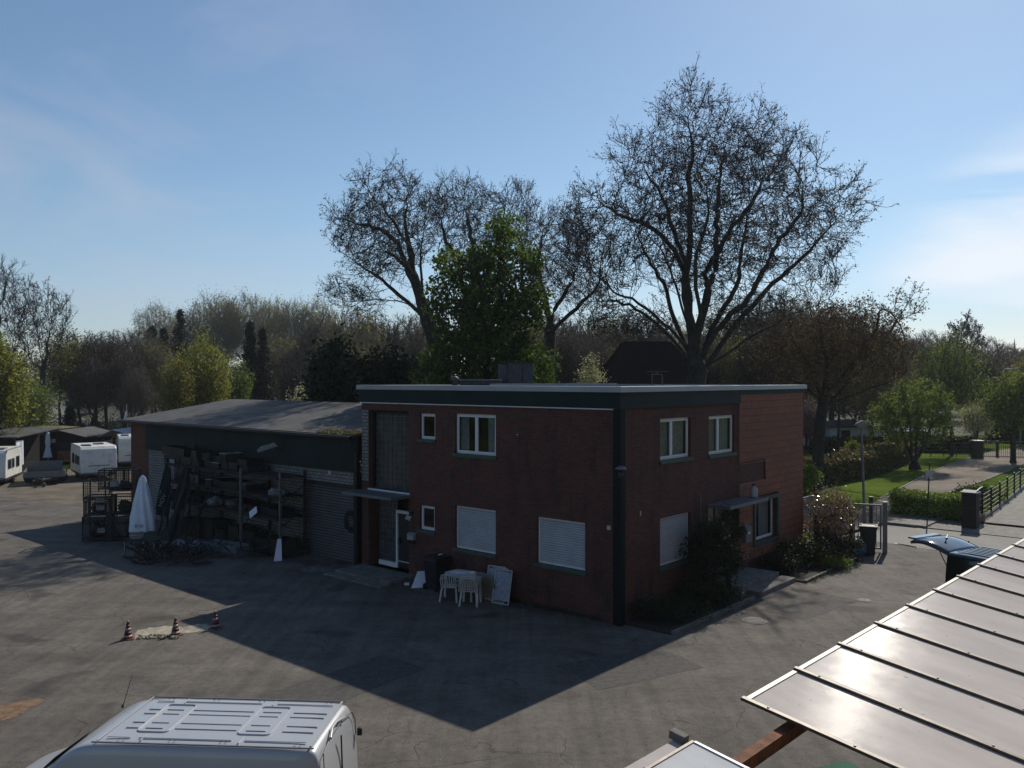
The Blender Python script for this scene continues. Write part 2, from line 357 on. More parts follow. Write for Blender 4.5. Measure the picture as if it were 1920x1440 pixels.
        nt.links.new(N(nt, 'Bump', {'Height': c, 'Strength': 0.6, 'Distance': 0.02}).outputs[0], bsdf.inputs['Normal'])
    elif kind == 'dirt':
        a = nz(0.5, 9, 0.7, di=0.5); c = nz(14, 5, 0.75)
        col = RAMP(nt, a, [(0.35, (0.09, 0.077, 0.058)), (0.62, (0.19, 0.16, 0.12))])
        col = MIX(nt, 0.6, col, RAMP(nt, c, [(0.3, 0.45), (0.7, 1.3)]), 'MULTIPLY')
        bsdf = N(nt, 'BsdfPrincipled', {'Base Color': col, 'Roughness': 0.95, 'Specular IOR Level': 0.2})
        nt.links.new(N(nt, 'Bump', {'Height': c, 'Strength': 0.7, 'Distance': 0.03}).outputs[0], bsdf.inputs['Normal'])
    else:
        a = nz(0.15, 8, 0.65); c = nz(9, 6, 0.75); d = nz(1.3, 5)
        col = RAMP(nt, a, [(0.35, (0.066, 0.095, 0.018)), (0.6, (0.115, 0.160, 0.030)), (0.8, (0.17, 0.185, 0.05))])
        col = MIX(nt, 0.75, col, RAMP(nt, c, [(0.3, 0.35), (0.7, 1.5)]), 'MULTIPLY')
        col = MIX(nt, 0.5, col, RAMP(nt, d, [(0.3, 0.6), (0.7, 1.2)]), 'MULTIPLY')
        bsdf = N(nt, 'BsdfPrincipled', {'Base Color': col, 'Roughness': 1.0, 'Specular IOR Level': 0.0})
        nt.links.new(N(nt, 'Bump', {'Height': c, 'Strength': 0.6, 'Distance': 0.04}).outputs[0], bsdf.inputs['Normal'])
    out(nt, bsdf.outputs[0]); return m
for k in ('asphalt', 'road', 'gravel', 'dirt', 'grass'): MT[k] = groundmat(k + '_ground', k)
# ================================================================== SETTING
def sheet(name, pts, z, mat, kind='structure', cuts=0):
    m = MB(); m.P([(p[0], p[1], z) for p in pts]); o = m.build(name, mat); tag(o, kind=kind); return o
def Wp(l): return [W(b, a) for b, a in l]
sheet('ground', [(-1500, -300), (1500, -300), (1500, 3000), (-1500, 3000)], -0.012, MT['grass'])
sheet('yard', Wp([(17.2, -60), (17.2, 0.8), (13.2, 1.2), (13.2, 12), (-0.2, 60), (-12, 47.5), (-60, 40), (-60, -60)]), 0.0, MT['asphalt'])
sheet('dirt_lot', Wp([(0.2, 30.2), (24, 30.2), (24, 66), (-40, 66), (-40, 45.5), (-12, 43.2), (-2, 41.8)]), 0.006, MT['dirt'])
sheet('road', Wp([(17.2, -70), (22.0, -70), (22.0, 90), (17.2, 90)]), 0.004, MT['road'])
m = MB(); m.box(22.0, 24.9, -1.9, 90, -0.2, 0.11); m.box(22.0, 60, -9.6, -3.9, -0.2, 0.03)
m.box(22.0, 24.9, -3.9, -1.9, -0.2, 0.045); m.box(22.0, 24.9, -70, -9.6, -0.2, 0.11)
o = m.build('pavement', MT['concrete']); o.location = BC; o.rotation_euler = (0, 0, BA); tag(o, kind='structure')
m = MB(); m.box(21.88, 22.0, -1.6, 90, -0.2, 0.125); m.box(21.88, 22.0, -70, -9.8, -0.2, 0.125)
m.box(21.9, 24.8, -1.98, -1.86, -0.2, 0.118)
o = m.build('kerb', MT['concrete'], bevel=0.015); o.location = BC; o.rotation_euler = (0, 0, BA); tag(o, kind='structure')
px = [(1560, 985), (1640, 945), (1700, 914), (1748, 888), (1790, 871), (1826, 859.5), (1860, 848), (1960, 835), (2060, 840), (1960, 862), (1930, 868), (1892, 885), (1845, 905), (1797, 921), (1768, 932), (1735, 950), (1700, 972), (1600, 1000)]
gp = [G(u, v) for u, v in px]
sheet('gravel_path', gp, 0.125, MT['gravel'])
m = MB()
for (u0, v0), (u1, v1) in (((1650, 939), (1700, 913)), ((1700, 913), (1748, 887)), ((1748, 887), (1790, 870)), ((1790, 870), (1826, 858.5)), ((1770, 932), (1797, 921)), ((1797, 921), (1845, 905)), ((1845, 905), (1892, 885))):
    m.bar(G(u0, v0) + Vector((0, 0, 0.1)), G(u1, v1) + Vector((0, 0, 0.1)), 0.10, 0.12)
tag(m.build('path_edging', MT['concrete']), kind='structure')
lawn = MB(); lawn.box(24.9, 90, -3.2, 40, -0.2, 0.10)
o = lawn.build('lawn', MT['grass']); o.location = BC; o.rotation_euler = (0, 0, BA); tag(o, kind='structure')
# road writing ghost and line
m = MB()
wm = pm('road_paint', (0.55, 0.54, 0.5), 0.8, var=0.3, vs=30, dirt=(0.14, 0.13, 0.12))
for i in range(6):
    p0 = G(1690 + i * 4.4, 1021 + i * 0.9); m.box(-0.10, 0.10, -0.28, 0.28, 0.011, 0.012, Matrix.Translation(p0) @ Matrix.Rotation(BA - 0.2, 4, 'Z'))
a0 = G(1722, 1027); a1 = G(1766, 1032)
m.bar(a0 + Vector((0, 0, .011)), a1 + Vector((0, 0, .011)), 0.08, 0.002)
tag(m.build('road_marking', wm), kind='structure')
# concrete patch, manholes and puddle stain in the yard
def patch(name, pxs, z, mat, cat=None, seed=0, zz=0.0):
    rnd = random.Random(seed); pts = [G(u, v) for u, v in pxs]; c = sum(pts, Vector()) / len(pts); o_ = []
    n = len(pts)
    for i in range(n):
        for k in range(5):
            p = pts[i].lerp(pts[(i + 1) % n], k / 5); d = (p - c)
            o_.append(p + d * rnd.uniform(-0.10, 0.10))
    return sheet(name, o_, z, mat)
cm = pm('pale_concrete_patch', (0.34, 0.30, 0.235), 0.95, var=0.4, vs=3, bump=0.6, dirt=(0.10, 0.09, 0.07))
patch('concrete_patch', [(250, 1190), (262, 1180), (310, 1174), (345, 1176), (372, 1170), (398, 1172), (400, 1181), (335, 1189), (322, 1192), (285, 1196), (258, 1197)], 0.005, cm, seed=3)
patch('concrete_patch', [(564, 1068), (575, 1063), (600, 1062), (622, 1065), (624, 1070), (596, 1073), (572, 1073)], 0.005, pm('faded_patch', (0.14, 0.13, 0.12), 0.9, var=0.4, vs=4), seed=5)
def manhole(u, v, r, label):
    t = thing('manhole_cover', label, 'manhole cover', G(u, v) + Vector((0, 0, 0.004)), 0.3)
    MB().lathe([(0, .002), (r * .8, .002), (r * .8, 0.008), (r, 0.008), (r, 0)], n=28).build('frame', MT['concrete'], t)
    mm = MB().lathe([(0, 0.012), (r * .74, 0.012), (r * .76, 0.004)], n=28)
    for i in range(5): mm.bar((-r * .5, (i - 2) * r * .24, .014), (r * .5, (i - 2) * r * .24, .014), 0.03, 0.006)
    mm.build('lid', MT['darkmetal'], t); return t
manhole(1415, 1164, 0.36, 'pale ringed manhole cover in the dappled asphalt right of the brick building')
manhole(1621, 1126, 0.22, 'small dark manhole cover in the sunny asphalt near the entrance gate')
patch('dirt_patch', [(0, 1322), (30, 1316), (74, 1310), (92, 1312), (60, 1326), (30, 1345), (0, 1352), (-40, 1350), (-40, 1325)], 0.005, pm('rusty_dirt', (.17, .105, .06), .95, var=.5, vs=6, bump=.5), seed=8)
sq = pm('tar_patch', (.065, .060, .055), .9, var=.35, vs=7, bump=.5, bs=60)
for cx, cy, w_, h_, r_ in ((1180, 1250, 1.5, .9, .5), (620, 1290, 2.2, .8, .9), (1520, 1135, 1.6, .7, .7)):
    c_ = G(cx, cy); pts_ = [c_ + Matrix.Rotation(r_, 3, 'Z') @ Vector((x * w_, y * h_, 0)) for x, y in ((-1, -1), (-.3, -1.06), (.5, -.97), (1, -1), (1.04, .1), (1, 1), (.2, .96), (-.6, 1.04), (-1, 1), (-.96, .2))]; sheet('asphalt_patch', pts_, .004, sq)
# far rising road and its parked car, left
rr = [G(110, 802), G(250, 802), (-112, 195, 4.4), (-128, 195, 4.4)]
m = MB(); m.P([(-72, 112, 0.1), (-54, 112, 0.1), (-70, 135, 1.6), (-90, 135, 1.6)]); m.P([(-90, 135, 1.6), (-70, 135, 1.6), (-82, 175, 4.0), (-104, 175, 4.0)])
tag(m.build('far_road', MT['road']), kind='structure')
# ================================================================== BRICK BUILDING  (local x = along the right-hand wall, y = along the left-hand wall)
B = thing('office_building', 'two-storey dark red brick building with flat roof and green fascia in the centre', 'building', BC, BA)
HL, HR = 11.2, 12.62
LH = [(4.62, 6.43, 4.40, 5.70), (4.62, 6.43, 1.31, 2.70), (1.17, 2.97, 1.31, 2.70), (7.35, 8.12, 4.79, 5.66), (7.38, 8.12, 1.72, 2.55), (8.66, 10.8, 2.92, 5.72, 0.30), (8.66, 10.8, 0.12, 2.72, 0.45)]
RH = [(2.15, 3.97, 4.40, 5.64), (5.13, 6.95, 4.36, 5.62), (2.15, 3.97, 1.24, 2.68), (5.1, 7.18, 0.30, 2.66, 0.40), (8.40, 10.22, 1.08, 2.56)]
w = MB(); dep = 0.16
holes_wall(w, (0, 0, 0), (0, 1, 0), (1, 0, 0), 0, HL, 0, 6.45, LH, dep)
holes_wall(w, (0, 0, 0), (1, 0, 0), (0, 1, 0), 0, HR, 0, 6.45, RH, dep)
w.P([(0, HL, 0), (HR, HL, 0), (HR, HL, 6.45), (0, HL, 6.45)]); w.P([(HR, 0, 0), (HR, HL, 0), (HR, HL, 6.45), (HR, 0, 6.45)])
w.build('wall', MT['brick'], B)
MB().box(-0.02, HR + .02, -0.02, HL + .02, 6.40, 6.52).build('roof', MT['felt'], B)
# inner rooms, so the panes look into something
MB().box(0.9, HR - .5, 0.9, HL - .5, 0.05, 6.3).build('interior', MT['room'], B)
m = MB(); m.box(-0.09, 0.0, -0.09, HL + 0.06, 5.995, 6.45); m.box(0.0, 7.22, -0.09, 0.0, 5.995, 6.45); m.box(7.22, HR + .05, -0.09, 0.0, 6.28, 6.45)
m.build('fascia', MT['green'], B)
m = MB(); m.box(-0.16, 0.25, -0.16, HL + .12, 6.45, 6.61)
xs = [0.25, 4.2, 8.1, HR + .12]
for i in range(3): m.box(xs[i] + .004, xs[i + 1], -0.16, 0.25, 6.45, 6.612 - 0.004 * i)
m.box(HR - .13, HR + .12, 0.254, HL + .12, 6.45, 6.606); m.box(0.254, HR - .134, HL - .13, HL + .12, 6.45, 6.604)
m.build('roof_trim', MT['alu'], B, bevel=0.006)
m = MB(); m.box(-0.105, -0.001, 0.14, HL - .02, 5.962, 5.99); m.build('drip_edge', MT['white'], B)
m = MB(); m.box(-0.12, 0.14, -0.12, 0.14, 0.0, 5.99); m.build('corner_column', MT['darkgreen'], B, bevel=0.02)
m = MB(); m.box(-0.012, 0.0, 10.82, HL - .02, 3.15, 5.70); m.build('corner_brickwork', MT['whitebrick'], B)
# windows -----------------------------------------------------------
def frame_box(mb, u0, u1, z0, z1, t, d0, d1, tf):
    for a, b, c, e in ((u0, u0 + t, z0, z1), (u1 - t, u1, z0, z1), (u0 + t, u1 - t, z0, z0 + t), (u0 + t, u1 - t, z1 - t, z1)): mb.P([tf(*q) for q in [(a, d0, c), (b, d0, c), (a, d1, c), (b, d1, c), (a, d0, e), (b, d0, e), (a, d1, e), (b, d1, e)]], [(0, 2, 3, 1), (4, 5, 7, 6), (0, 1, 5, 4), (2, 6, 7, 3), (0, 4, 6, 2), (1, 3, 7, 5)])
def window(side, u0, u1, z0, z1, kind, dd=0.10, parent=None, split=0.5, sill=True):
    tf = (lambda u, d, z: (d, u, z)) if side == 'L' else (lambda u, d, z: (u, d, z))
    par = parent or B
    fr = MB(); e = 0.002
    frame_box(fr, u0 + e, u1 - e, z0 + e, z1 - e, 0.055, dd, dd + .06, tf)
    def bx(mb, a, b, c, d_, f, g):
        mb.P([tf(*q) for q in [(a, c, f), (b, c, f), (a, d_, f), (b, d_, f), (a, c, g), (b, c, g), (a, d_, g), (b, d_, g)]], [(0, 2, 3, 1), (4, 5, 7, 6), (0, 1, 5, 4), (2, 6, 7, 3), (0, 4, 6, 2), (1, 3, 7, 5)])
    if kind == 'two':
        um = u0 + (u1 - u0) * split
        frame_box(fr, u0 + .05, um - .004, z0 + .05, z1 - .05, 0.055, dd - .022, dd + .03, tf)
        frame_box(fr, um + .004, u1 - .05, z0 + .05, z1 - .05, 0.055, dd - .022, dd + .03, tf)
    elif kind == 'one': frame_box(fr, u0 + .05, u1 - .05, z0 + .05, z1 - .05, 0.05, dd - .022, dd + .03, tf)
    wo = fr.build('window', MT['white'], par, bevel=0.004)
    if kind in ('two', 'one'):
        p = MB(); p.P([tf(u0 + .09, dd + .02, z0 + .09), tf(u1 - .09, dd + .02, z0 + .09), tf(u1 - .09, dd + .02, z1 - .09), tf(u0 + .09, dd + .02, z1 - .09)]); p.build('pane', MT['glass'], wo)
        if side == 'R' or kind == 'two':
            c = MB(); n = 60; a = u0 + .02; L_ = u1 - u0 - .04
            segs = [(0, .46), (.54, 1)] if side == 'R' else [(0, .3), (.78, 1)]
            for s0, s1 in segs:
                pts = [(a + L_ * (s0 + (s1 - s0) * i / n), dd + .16 + 0.018 * sin(i * 1.3) + .008 * sin(i * 3.1)) for i in range(n + 1)]
                c = MB()
                for i in range(n): c.P([tf(pts[i][0], pts[i][1], z0 - .05), tf(pts[i + 1][0], pts[i + 1][1], z0 - .05), tf(pts[i + 1][0], pts[i + 1][1], z1 + .05), tf(pts[i][0], pts[i][1], z1 + .05)])
                c.build('curtain', MT['curtain'], wo, smooth=True)
    elif kind == 'shut':
        s = MB(); bx(s, u0 + .05, u1 - .05, dd + .004, dd + .03, z0 + .03, z1 - .02); s.build('roller_shutter', MT['shutter'], wo)
    if sill:
        s = MB(); bx(s, u0 - .06, u1 + .06, -0.07, dd - .01, z0 - .11, z0 - .004); s.build('sill', MT['sill'], wo, bevel=0.008)
    return wo
window('L', 4.62, 6.43, 4.40, 5.70, 'two'); window('L', 4.62, 6.43, 1.31, 2.70, 'shut'); window('L', 1.17, 2.97, 1.31, 2.70, 'shut')
window('L', 7.35, 8.12, 4.79, 5.66, 'one'); window('L', 7.38, 8.12, 1.72, 2.55, 'one')
window('R', 2.15, 3.97, 4.40, 5.64, 'two', split=.42); window('R', 5.13, 6.95, 4.36, 5.62, 'two', split=.42); window('R', 2.15, 3.97, 1.24, 2.68, 'shut')
window('R', 8.40, 10.22, 1.08, 2.56, 'one', dd=0.12, sill=False)
m = MB()
tfR = lambda u, d, z: (u, d, z)
frame_box(m, 8.27, 10.35, 0.93, 2.62, 0.125, -0.10, -0.03, tfR); m.build('window_surround', MT['sill'], B, bevel=.006)
# stair glazing of glass blocks in a steel grid
def glazing(u0, u1, z0, z1, d, name):
    g = MB(); n = 9; hz = int((z1 - z0) / 0.2)
    for i in range(n + 1): x = u0 + (u1 - u0) * i / n; g.box(d - .012, d + .03, x - .008, x + .008, z0, z1)
    for j in range(hz + 1): z = z0 + (z1 - z0) * j / hz; g.box(d - .008, d + .026, u0, u1, z - .006, z + .006)
    wo = g.build('glass_block_window', MT['greymetal'], B); b = MB(); rnd = random.Random(3)
    for i in range(n):
        for j in range(hz):
            x0 = u0 + (u1 - u0) * i / n + .01; x1 = u0 + (u1 - u0) * (i + 1) / n - .01; a = z0 + (z1 - z0) * j / hz + .008; c = z0 + (z1 - z0) * (j + 1) / hz - .008
            q = rnd.uniform(-.008, .008); r = rnd.uniform(-.008, .008)
            b.P([(d + .01 + q, x0, a), (d + .01 - q, x1, a), (d + .01 - q + r, x1, c), (d + .01 + q + r, x0, c)])
    b.build('glass_block', MT['blockglass'], wo)
MT['blockglass'] = pm('block_glass', (0.045, 0.05, 0.052), 0.18, var=0.5, vs=3, spec=0.6)
glazing(8.66, 10.8, 2.92, 5.72, .27, 'upper')
m = MB(); m.box(.20, .26, 8.66, 10.8, 5.6, 5.7); m.box(.20, .26, 8.662, 8.74, 2.93, 5.59); m.box(.20, .26, 10.72, 10.798, 2.93, 5.59); m.build('glazing_frame', MT['darkgreen'], B)
# entrance, left wall
m = MB(); m.box(-0.95, .05, 8.50, 11.15, 2.74, 2.84); m.build('door_canopy', MT['greymetal'], B, bevel=.01)
m = MB(); m.box(-0.02, 0.05, 8.62, 10.85, 2.845, 2.90); m.build('canopy_flashing', MT['white'], B)
glazing(9.68, 10.62, 0.32, 2.6, .36, 'lower')
m = MB(); m.box(.30, .42, 9.6, 9.68, .14, 2.18); m.box(.30, .42, 8.68, 9.6, 2.08, 2.18); m.box(.30, .42, 9.68, 10.62, .14, .30)
m.build('door_frame', MT['white'], B, bevel=.006)
d = MB(); d.box(.35, .40, 8.69, 9.59, .16, 2.07); dd_ = d.build('door', MT['black'], B)
m = MB(); m.box(.335, .349, 8.71, 9.57, .36, .40); m.build('kick_plate', MT['whiteplastic'], dd_)
m = MB(); m.box(.29, .35, 9.45, 9.56, 1.02, 1.22); m.build('handle', MT['darkmetal'], dd_, bevel=.01)
m = MB(); m.box(-1.25, .45, 8.3, 11.15, -.02, .12); m.box(-1.7, -1.252, 8.2, 11.2, -.02, .055); m.build('doorstep', MT['concrete'], B, bevel=.01)
m = MB(); m.box(.0, .012, 10.8, 10.9, .3, 2.7); m.build('conduit', MT['greymetal'], B)
def lathe_at(nm, prof, loc, mat, par, rx=0, ry=0, n=20, fn=None, rz=0):
    T = Matrix.Translation(loc) @ Matrix.Rotation(rz, 4, 'Z') @ Matrix.Rotation(rx, 4, 'X') @ Matrix.Rotation(ry, 4, 'Y')
    return MB().lathe(prof, n=n, fn=fn).build(nm, mat, par, smooth=True, T=T)
# wall lamp with two spots, letterboxes
wl = MB(); wl.box(-.10, 0, 8.42, 8.52, 2.18, 2.30); wl.bar((-.08, 8.47, 2.24), (-.22, 8.40, 2.16), .03); o = wl.build('wall_light', MT['darkmetal'], B)
lathe_at('spot_head', [(0, 0), (.05, .0), (.075, .12), (.07, .13), (0, .11)], (-.2, 8.36, 2.14), MT['whiteplastic'], o, ry=-2.2)
lathe_at('spot_head', [(0, 0), (.05, .0), (.075, .12), (.07, .13), (0, .11)], (-.12, 8.56, 2.14), MT['whiteplastic'], o, ry=-2.6)
m = MB(); m.box(-.14, 0, 8.30, 8.60, 1.33, 1.50); m.prism([(-.16, 1.50), (0, 1.50), (0, 1.57)], .34, 'y', 8.28); lb = m.build('letterbox', MT['alu'], B, bevel=.005)
m = MB(); m.box(-.10, 0, 8.33, 8.40, 1.2, 1.30); m.box(-.10, 0, 8.52, 8.59, 1.2, 1.30); m.build('newspaper_tube', MT['darkmetal'], lb)
# entrance, right wall
m = MB(); m.box(4.95, 7.72, -.86, -.03, 2.70, 2.80); m.build('door_canopy', MT['greymetal'], B, bevel=.012)
m = MB()
frame_box(m, 5.14, 7.16, .32, 2.64, .07, .26, .34, tfR); m.box(6.08, 6.16, .262, .338, .39, 2.57); m.box(5.21, 6.08, .262, .338, 1.9, 1.96); m.box(5.21, 6.08, .262, .338, .39, .75)
m.build('door_frame', MT['greymetal'], B)
m = MB(); m.box(5.21, 6.08, .30, .31, .75, 2.57); m.build('side_glazing', MT['glass'], B)
m = MB(); m.box(6.16, 7.09, .28, .33, .39, 2.57); dr = m.build('door', pm('dark_door', (.05, .055, .06), .3, var=.3), B)
m = MB(); m.box(6.2, 7.05, .272, .279, .42, .70); m.build('kick_plate', MT['alu'], dr)
m = MB(); m.box(6.62, 6.84, .266, .272, 0.86, 1.10); st = m.build('door_notice', MT['white'], dr)
m = MB().lathe([(0.045, 0), (.075, 0), (.075, .002), (.045, .002)], n=20); m.build('printed_ring', MT['black'], st, T=Matrix.Translation((6.73, .263, .98)) @ Matrix.Rotation(pi / 2, 4, 'X'))
m = MB(); m.bar((6.24, .2, 1.2), (6.24, .2, 1.75), .03); m.bar((6.24, .2, 1.25), (6.24, .28, 1.25), .02); m.bar((6.24, .2, 1.7), (6.24, .28, 1.7), .02); m.build('handle', MT['alu'], dr)
m = MB(); m.box(5.15, 7.9, -1.15, .42, -.02, .30); m.box(5.45, 8.1, -1.65, -1.152, -.02, .15); m.build('doorstep', MT['concrete'], B, bevel=.012)
m = MB(); m.box(7.19, 7.245, -.06, .0, .35, 2.68); m.build('jamb_strip', MT['sill'], B)
# orange shingle cladding, real overlapping courses
m = MB(); zt = 6.25; c_ = 0.2523; n = 23; rnd = random.Random(5)
for i in range(n):
    z1 = zt - i * c_ + .02; z0 = zt - (i + 1) * c_
    if z0 < 0.5: z0 = 0.55
    segs = [(7.25, HR + .03)]
    def cut(s, a, b):
        r = []
        for p, q in s:
            if b <= p or a >= q: r.append((p, q)); continue
            if a > p: r.append((p, a))
            if b < q: r.append((b, q))
        return r
    zc = (z0 + z1) / 2
    if 3.2 < zc < 3.92: segs = cut(segs, 7.25, 9.26)
    if 0.93 < zc < 2.62: segs = cut(segs, 8.28, 10.34)
    for p, q in segs:
        x = p
        while x < q - .01:
            x2 = min(q, x + 0.62 if x > p else x + (.62 if i % 2 else .31)); j = rnd.uniform(-.0015, .0015)
            m.P([(x, -.030, z1), (x2, -.030, z1), (x2, -.052 + j, z0), (x, -.052 + j, z0), (x, 0.0, z0), (x2, 0.0, z0)], [(0, 1, 2, 3), (3, 2, 5, 4)])
            x = x2
m.P([(7.25, 0, .55), (7.25, -.05, .55), (7.25, -.05, 3.20), (7.25, 0, 3.20)]); m.P([(7.25, 0, 3.92), (7.25, -.05, 3.92), (7.25, -.05, 6.26), (7.25, 0, 6.26)])
m.P([(HR + .03, 0, .55), (HR + .03, -.05, .55), (HR + .03, -.05, 6.26), (HR + .03, 0, 6.26)])
m.build('cladding', MT['orangebrick'], B)
m = MB(); m.box(7.232, 7.25, -.066, -.001, 3.93, 6.27); m.box(7.25, 9.26, -.066, -.001, 3.905, 3.925); m.box(7.25, 9.26, -.066, -.001, 3.19, 3.21); m.box(7.232, 7.25, -.066, -.001, 2.83, 3.21); m.box(7.25, HR + .03, -.066, -.001, 6.252, 6.275)
m.build('cladding_edge_strip', pm('pinkish_trim', (.28, .16, .12), .6), B)
m = MB(); m.box(7.40, 7.86, -.20, -.055, 1.22, 1.72); m.prism([(-.23, 1.72), (-.055, 1.72), (-.055, 1.80)], .50, 'x', 7.38)
lb = m.build('letterbox', MT['greymetal'], B, bevel=.006)
m = MB(); m.box(7.56, 7.70, -.206, -.20, 1.5, 1.58); m.build('name_plate', MT['white'], lb)
# corner lantern, bits on the walls
o = MB().bar((-.12, -.12, 4.25), (-.26, -.22, 4.33), .04).build('corner_lamp', MT['darkmetal'], B)
m = MB(); m.lathe([(0.16, 0), (.15, .05), (.09, .10), (0, .12)], (-.28, -.24, 4.34), n=20); m.build('lamp_shade', MT['galv'], o, smooth=True)
m = MB(); m.lathe([(0, 0), (.07, .02), (.09, .1), (.08, .2)], (-.28, -.24, 4.12), n=16); m.build('lamp_glass', MT['glass'], o, smooth=True)
m = MB(); m.box(-.02, 0, .28, .40, 2.60, 2.72); m.box(1.05, 1.09, -.02, 0, 2.9, 3.04); m.box(-.02, 0, 3.7, 3.74, 5.1, 5.14); m.build('wall_box', MT['whiteplastic'], B)
m = MB(); m.tube([(4.55, -.03, 1.8), (4.56, -.03, 2.6), (4.52, -.03, 3.25)], .012, 5); m.tube([(4.62, -.03, 3.2), (4.5, -.04, 2.7)], .008, 5); m.build('wall_cable', MT['greymetal'], B)
# roof furniture : chimney block, low upstand, vent
def onroof(u, v, Y): p = D(u, v, Y) - BC; return p.dot(RV), p.dot(LV)
ch = MB()
def pxbox(mb, u0, u1, vt, Y, dz, zb=6.5, al=0.0):     # box facing the camera standing on the roof
    p0 = D(u0, vt, Y); p1 = D(u1, vt, Y); c = (p0 + p1) / 2; wd = (p1 - p0).length
    cl = Vector(((c - BC).dot(RV), (c - BC).dot(LV), 0)); T = Matrix.Translation(cl) @ Matrix.Rotation(-BA + al, 4, 'Z')
    mb.box(-wd / 2, wd / 2, 0, dz, zb, p0.z, T)
pxbox(ch, 934, 951, 684, 32, .7); pxbox(ch, 952, 979, 679, 31.9, .9); pxbox(ch, 980, 999.5, 680, 31.9, .9)
ch.build('chimney', MT['slate'], B, bevel=.01)
m = MB(); pxbox(m, 948, 1002, 677.4, 31.8, 1.0, zb=D(960, 679.6, 31.9).z); m.build('chimney_cap', MT['darkmetal'], B)
m = MB(); pxbox(m, 862, 939, 713, 30.5, 1.4); m.build('skylight', MT['slate'], B, bevel=.02)
m = MB(); pxbox(m, 860, 941, 711.6, 30.4, 1.5, zb=D(900, 713, 30.4).z); m.build('skylight_cover', MT['alu'], B)
p = D(853, 702, 29.5) - BC; lathe_at('vent_pipe', [(.10, 0), (.10, .28), (.15, .28), (.14, .36), (.06, .42), (0, .43)], (p.dot(RV), p.dot(LV), 6.5), MT['slate'], B)
m = MB(); m.box(2.2, 9.5, 6.5, 6.9, 6.52, 6.66); m.build('roof_upstand', MT['alu'], B)
# ================================================================== WORKSHOP
WS = thing('workshop_building', 'long low white brick workshop with dark green band and sloping grey roof', 'building', BC, BA)
A0, A1 = 11.22, 29.55
w = MB(); holes_wall(w, (0.03, 0, 0), (0, 1, 0), (1, 0, 0), A0, 27.75, 0, 3.45, [(11.74, 14.83, -.01, 2.92, .25)], .25)
w.P([(.6, A0, 0), (12, A0, 0), (12, A0, 4.9), (.6, A0, 4.9)]); w.build('wall', MT['whitebrick'], WS)
m = MB(); m.box(0, .25, 27.75, A1, 0, 4.66); m.prism([(.25, 0), (11.4, 0), (11.4, 4.7), (5.75, 5.55), (.25, 4.72)], .3, 'y', A1 - .3)
m.build('gable_wall', MT['gablebrick'], WS)
m = MB(); m.box(-.12, .03, A0 + .12, 27.74, 3.42, 4.66); m.build('fascia', MT['green'], WS)
m = MB(); m.box(-.14, .03, 11.24, 11.50, 0, 3.42); m.build('corner_column', MT['darkgreen'], WS)
m = MB(); m.box(.18, .24, 11.76, 14.81, 0.02, 2.90); m.build('roller_door', MT['rollerdoor'], WS)
m = MB(); m.box(.03, .17, 11.75, 14.82, 2.76, 2.91); m.build('door_housing', MT['black'], WS)
m = MB(); m.P([(-.42, A0 + .02, 4.80), (-.42, A1 + .3, 4.80), (5.75, A1 + .3, 5.72), (5.75, A0 + .02, 5.72)]); m.P([(5.75, A0 + .02, 5.72), (5.75, A1 + .3, 5.72), (12.2, A1 + .3, 4.80), (12.2, A0 + .02, 4.80)])
MT['sheetroof'] = pm('bitumen_roof', (.064, .062, .062), .85, var=.45, vs=1.2, bump=.3, dirt=(.07, .07, .05))
ro = m.build('roof', MT['sheetroof'], WS); md = ro.modifiers.new('s', 'SOLIDIFY'); md.thickness = .10; md.offset = -1
m = MB(); m.box(-.56, -.44, A0 + .05, A1 + .3, 4.66, 4.77); m.build('gutter', MT['darkmetal'], WS, bevel=.02)
m = MB(); m.tube([(-.5, 11.45, 4.68), (-.38, 11.36, 4.4), (-.2, 11.30, 4.2), (-.2, 11.30, .1)], .045, 8); m.build('downpipe', MT['darkmetal'], WS)
# rusty eave board and moss at the roof end
m = MB(); rnd = random.Random(2)
for i in range(260):
    a = 11.3 + rnd.random() ** 2 * 2.2; b = -.38 + rnd.random() * .55; s = rnd.uniform(.03, .09); z = 4.80 + (b + .42) * .149 + .002
    m.P([(b - s, a, z), (b, a - s, z), (b + s, a, z), (b, a + s, z), (b, a, z + s * .8)], [(0, 1, 4), (1, 2, 4), (2, 3, 4), (3, 0, 4)])
m.build('moss', pm('yellow_moss', (.20, .15, .035), .95, var=.5, vs=9), WS)
# flood light on the band
def flood(b, a, z, par, nm='floodlight'):
    o = MB().bar((b, a, z), (b - .5, a - .2, z + .12), .04).build(nm, MT['darkmetal'], par)
    m = MB(); m.prism([(-.45, -.08), (.45, -.12), (.5, .0), (.3, .10), (-.35, .12)], .28, 'x', -.14); m.build('lamp_head', MT['galv'], o, bevel=.02, T=Matrix.Translation((b - .6, a - .15, z + .12)) @ Matrix.Rotation(.5, 4, 'Z') @ Matrix.Rotation(-.25, 4, 'X'))
flood(-.12, 16.2, 4.02, WS)
m = MB(); m.box(-.06, .03, 13.0, 13.12, 3.22, 3.36); m.build('alarm_bell', MT['whiteplastic'], WS)
# unseen house behind the camera, added to block sky and bounce warm light
HA = rad(90 - 42.95)
hb = thing('sky_block_house', 'unseen house carrying the carport roof, added to block sky, cream to warm the shade', 'building', (0, 0, 0), HA)
m = MB(); m.box(-22, 26, -13, -3.4, 0, 11.5); m.build('wall', pm('warm_fill_render', (.56, .47, .37), .9, var=.1), hb)
m = MB(); m.prism([(-3.1, 11.5), (-8.2, 15.5), (-13.3, 11.5)], 48.4, 'x', -22.2); m.build('roof', MT['slate'], hb)
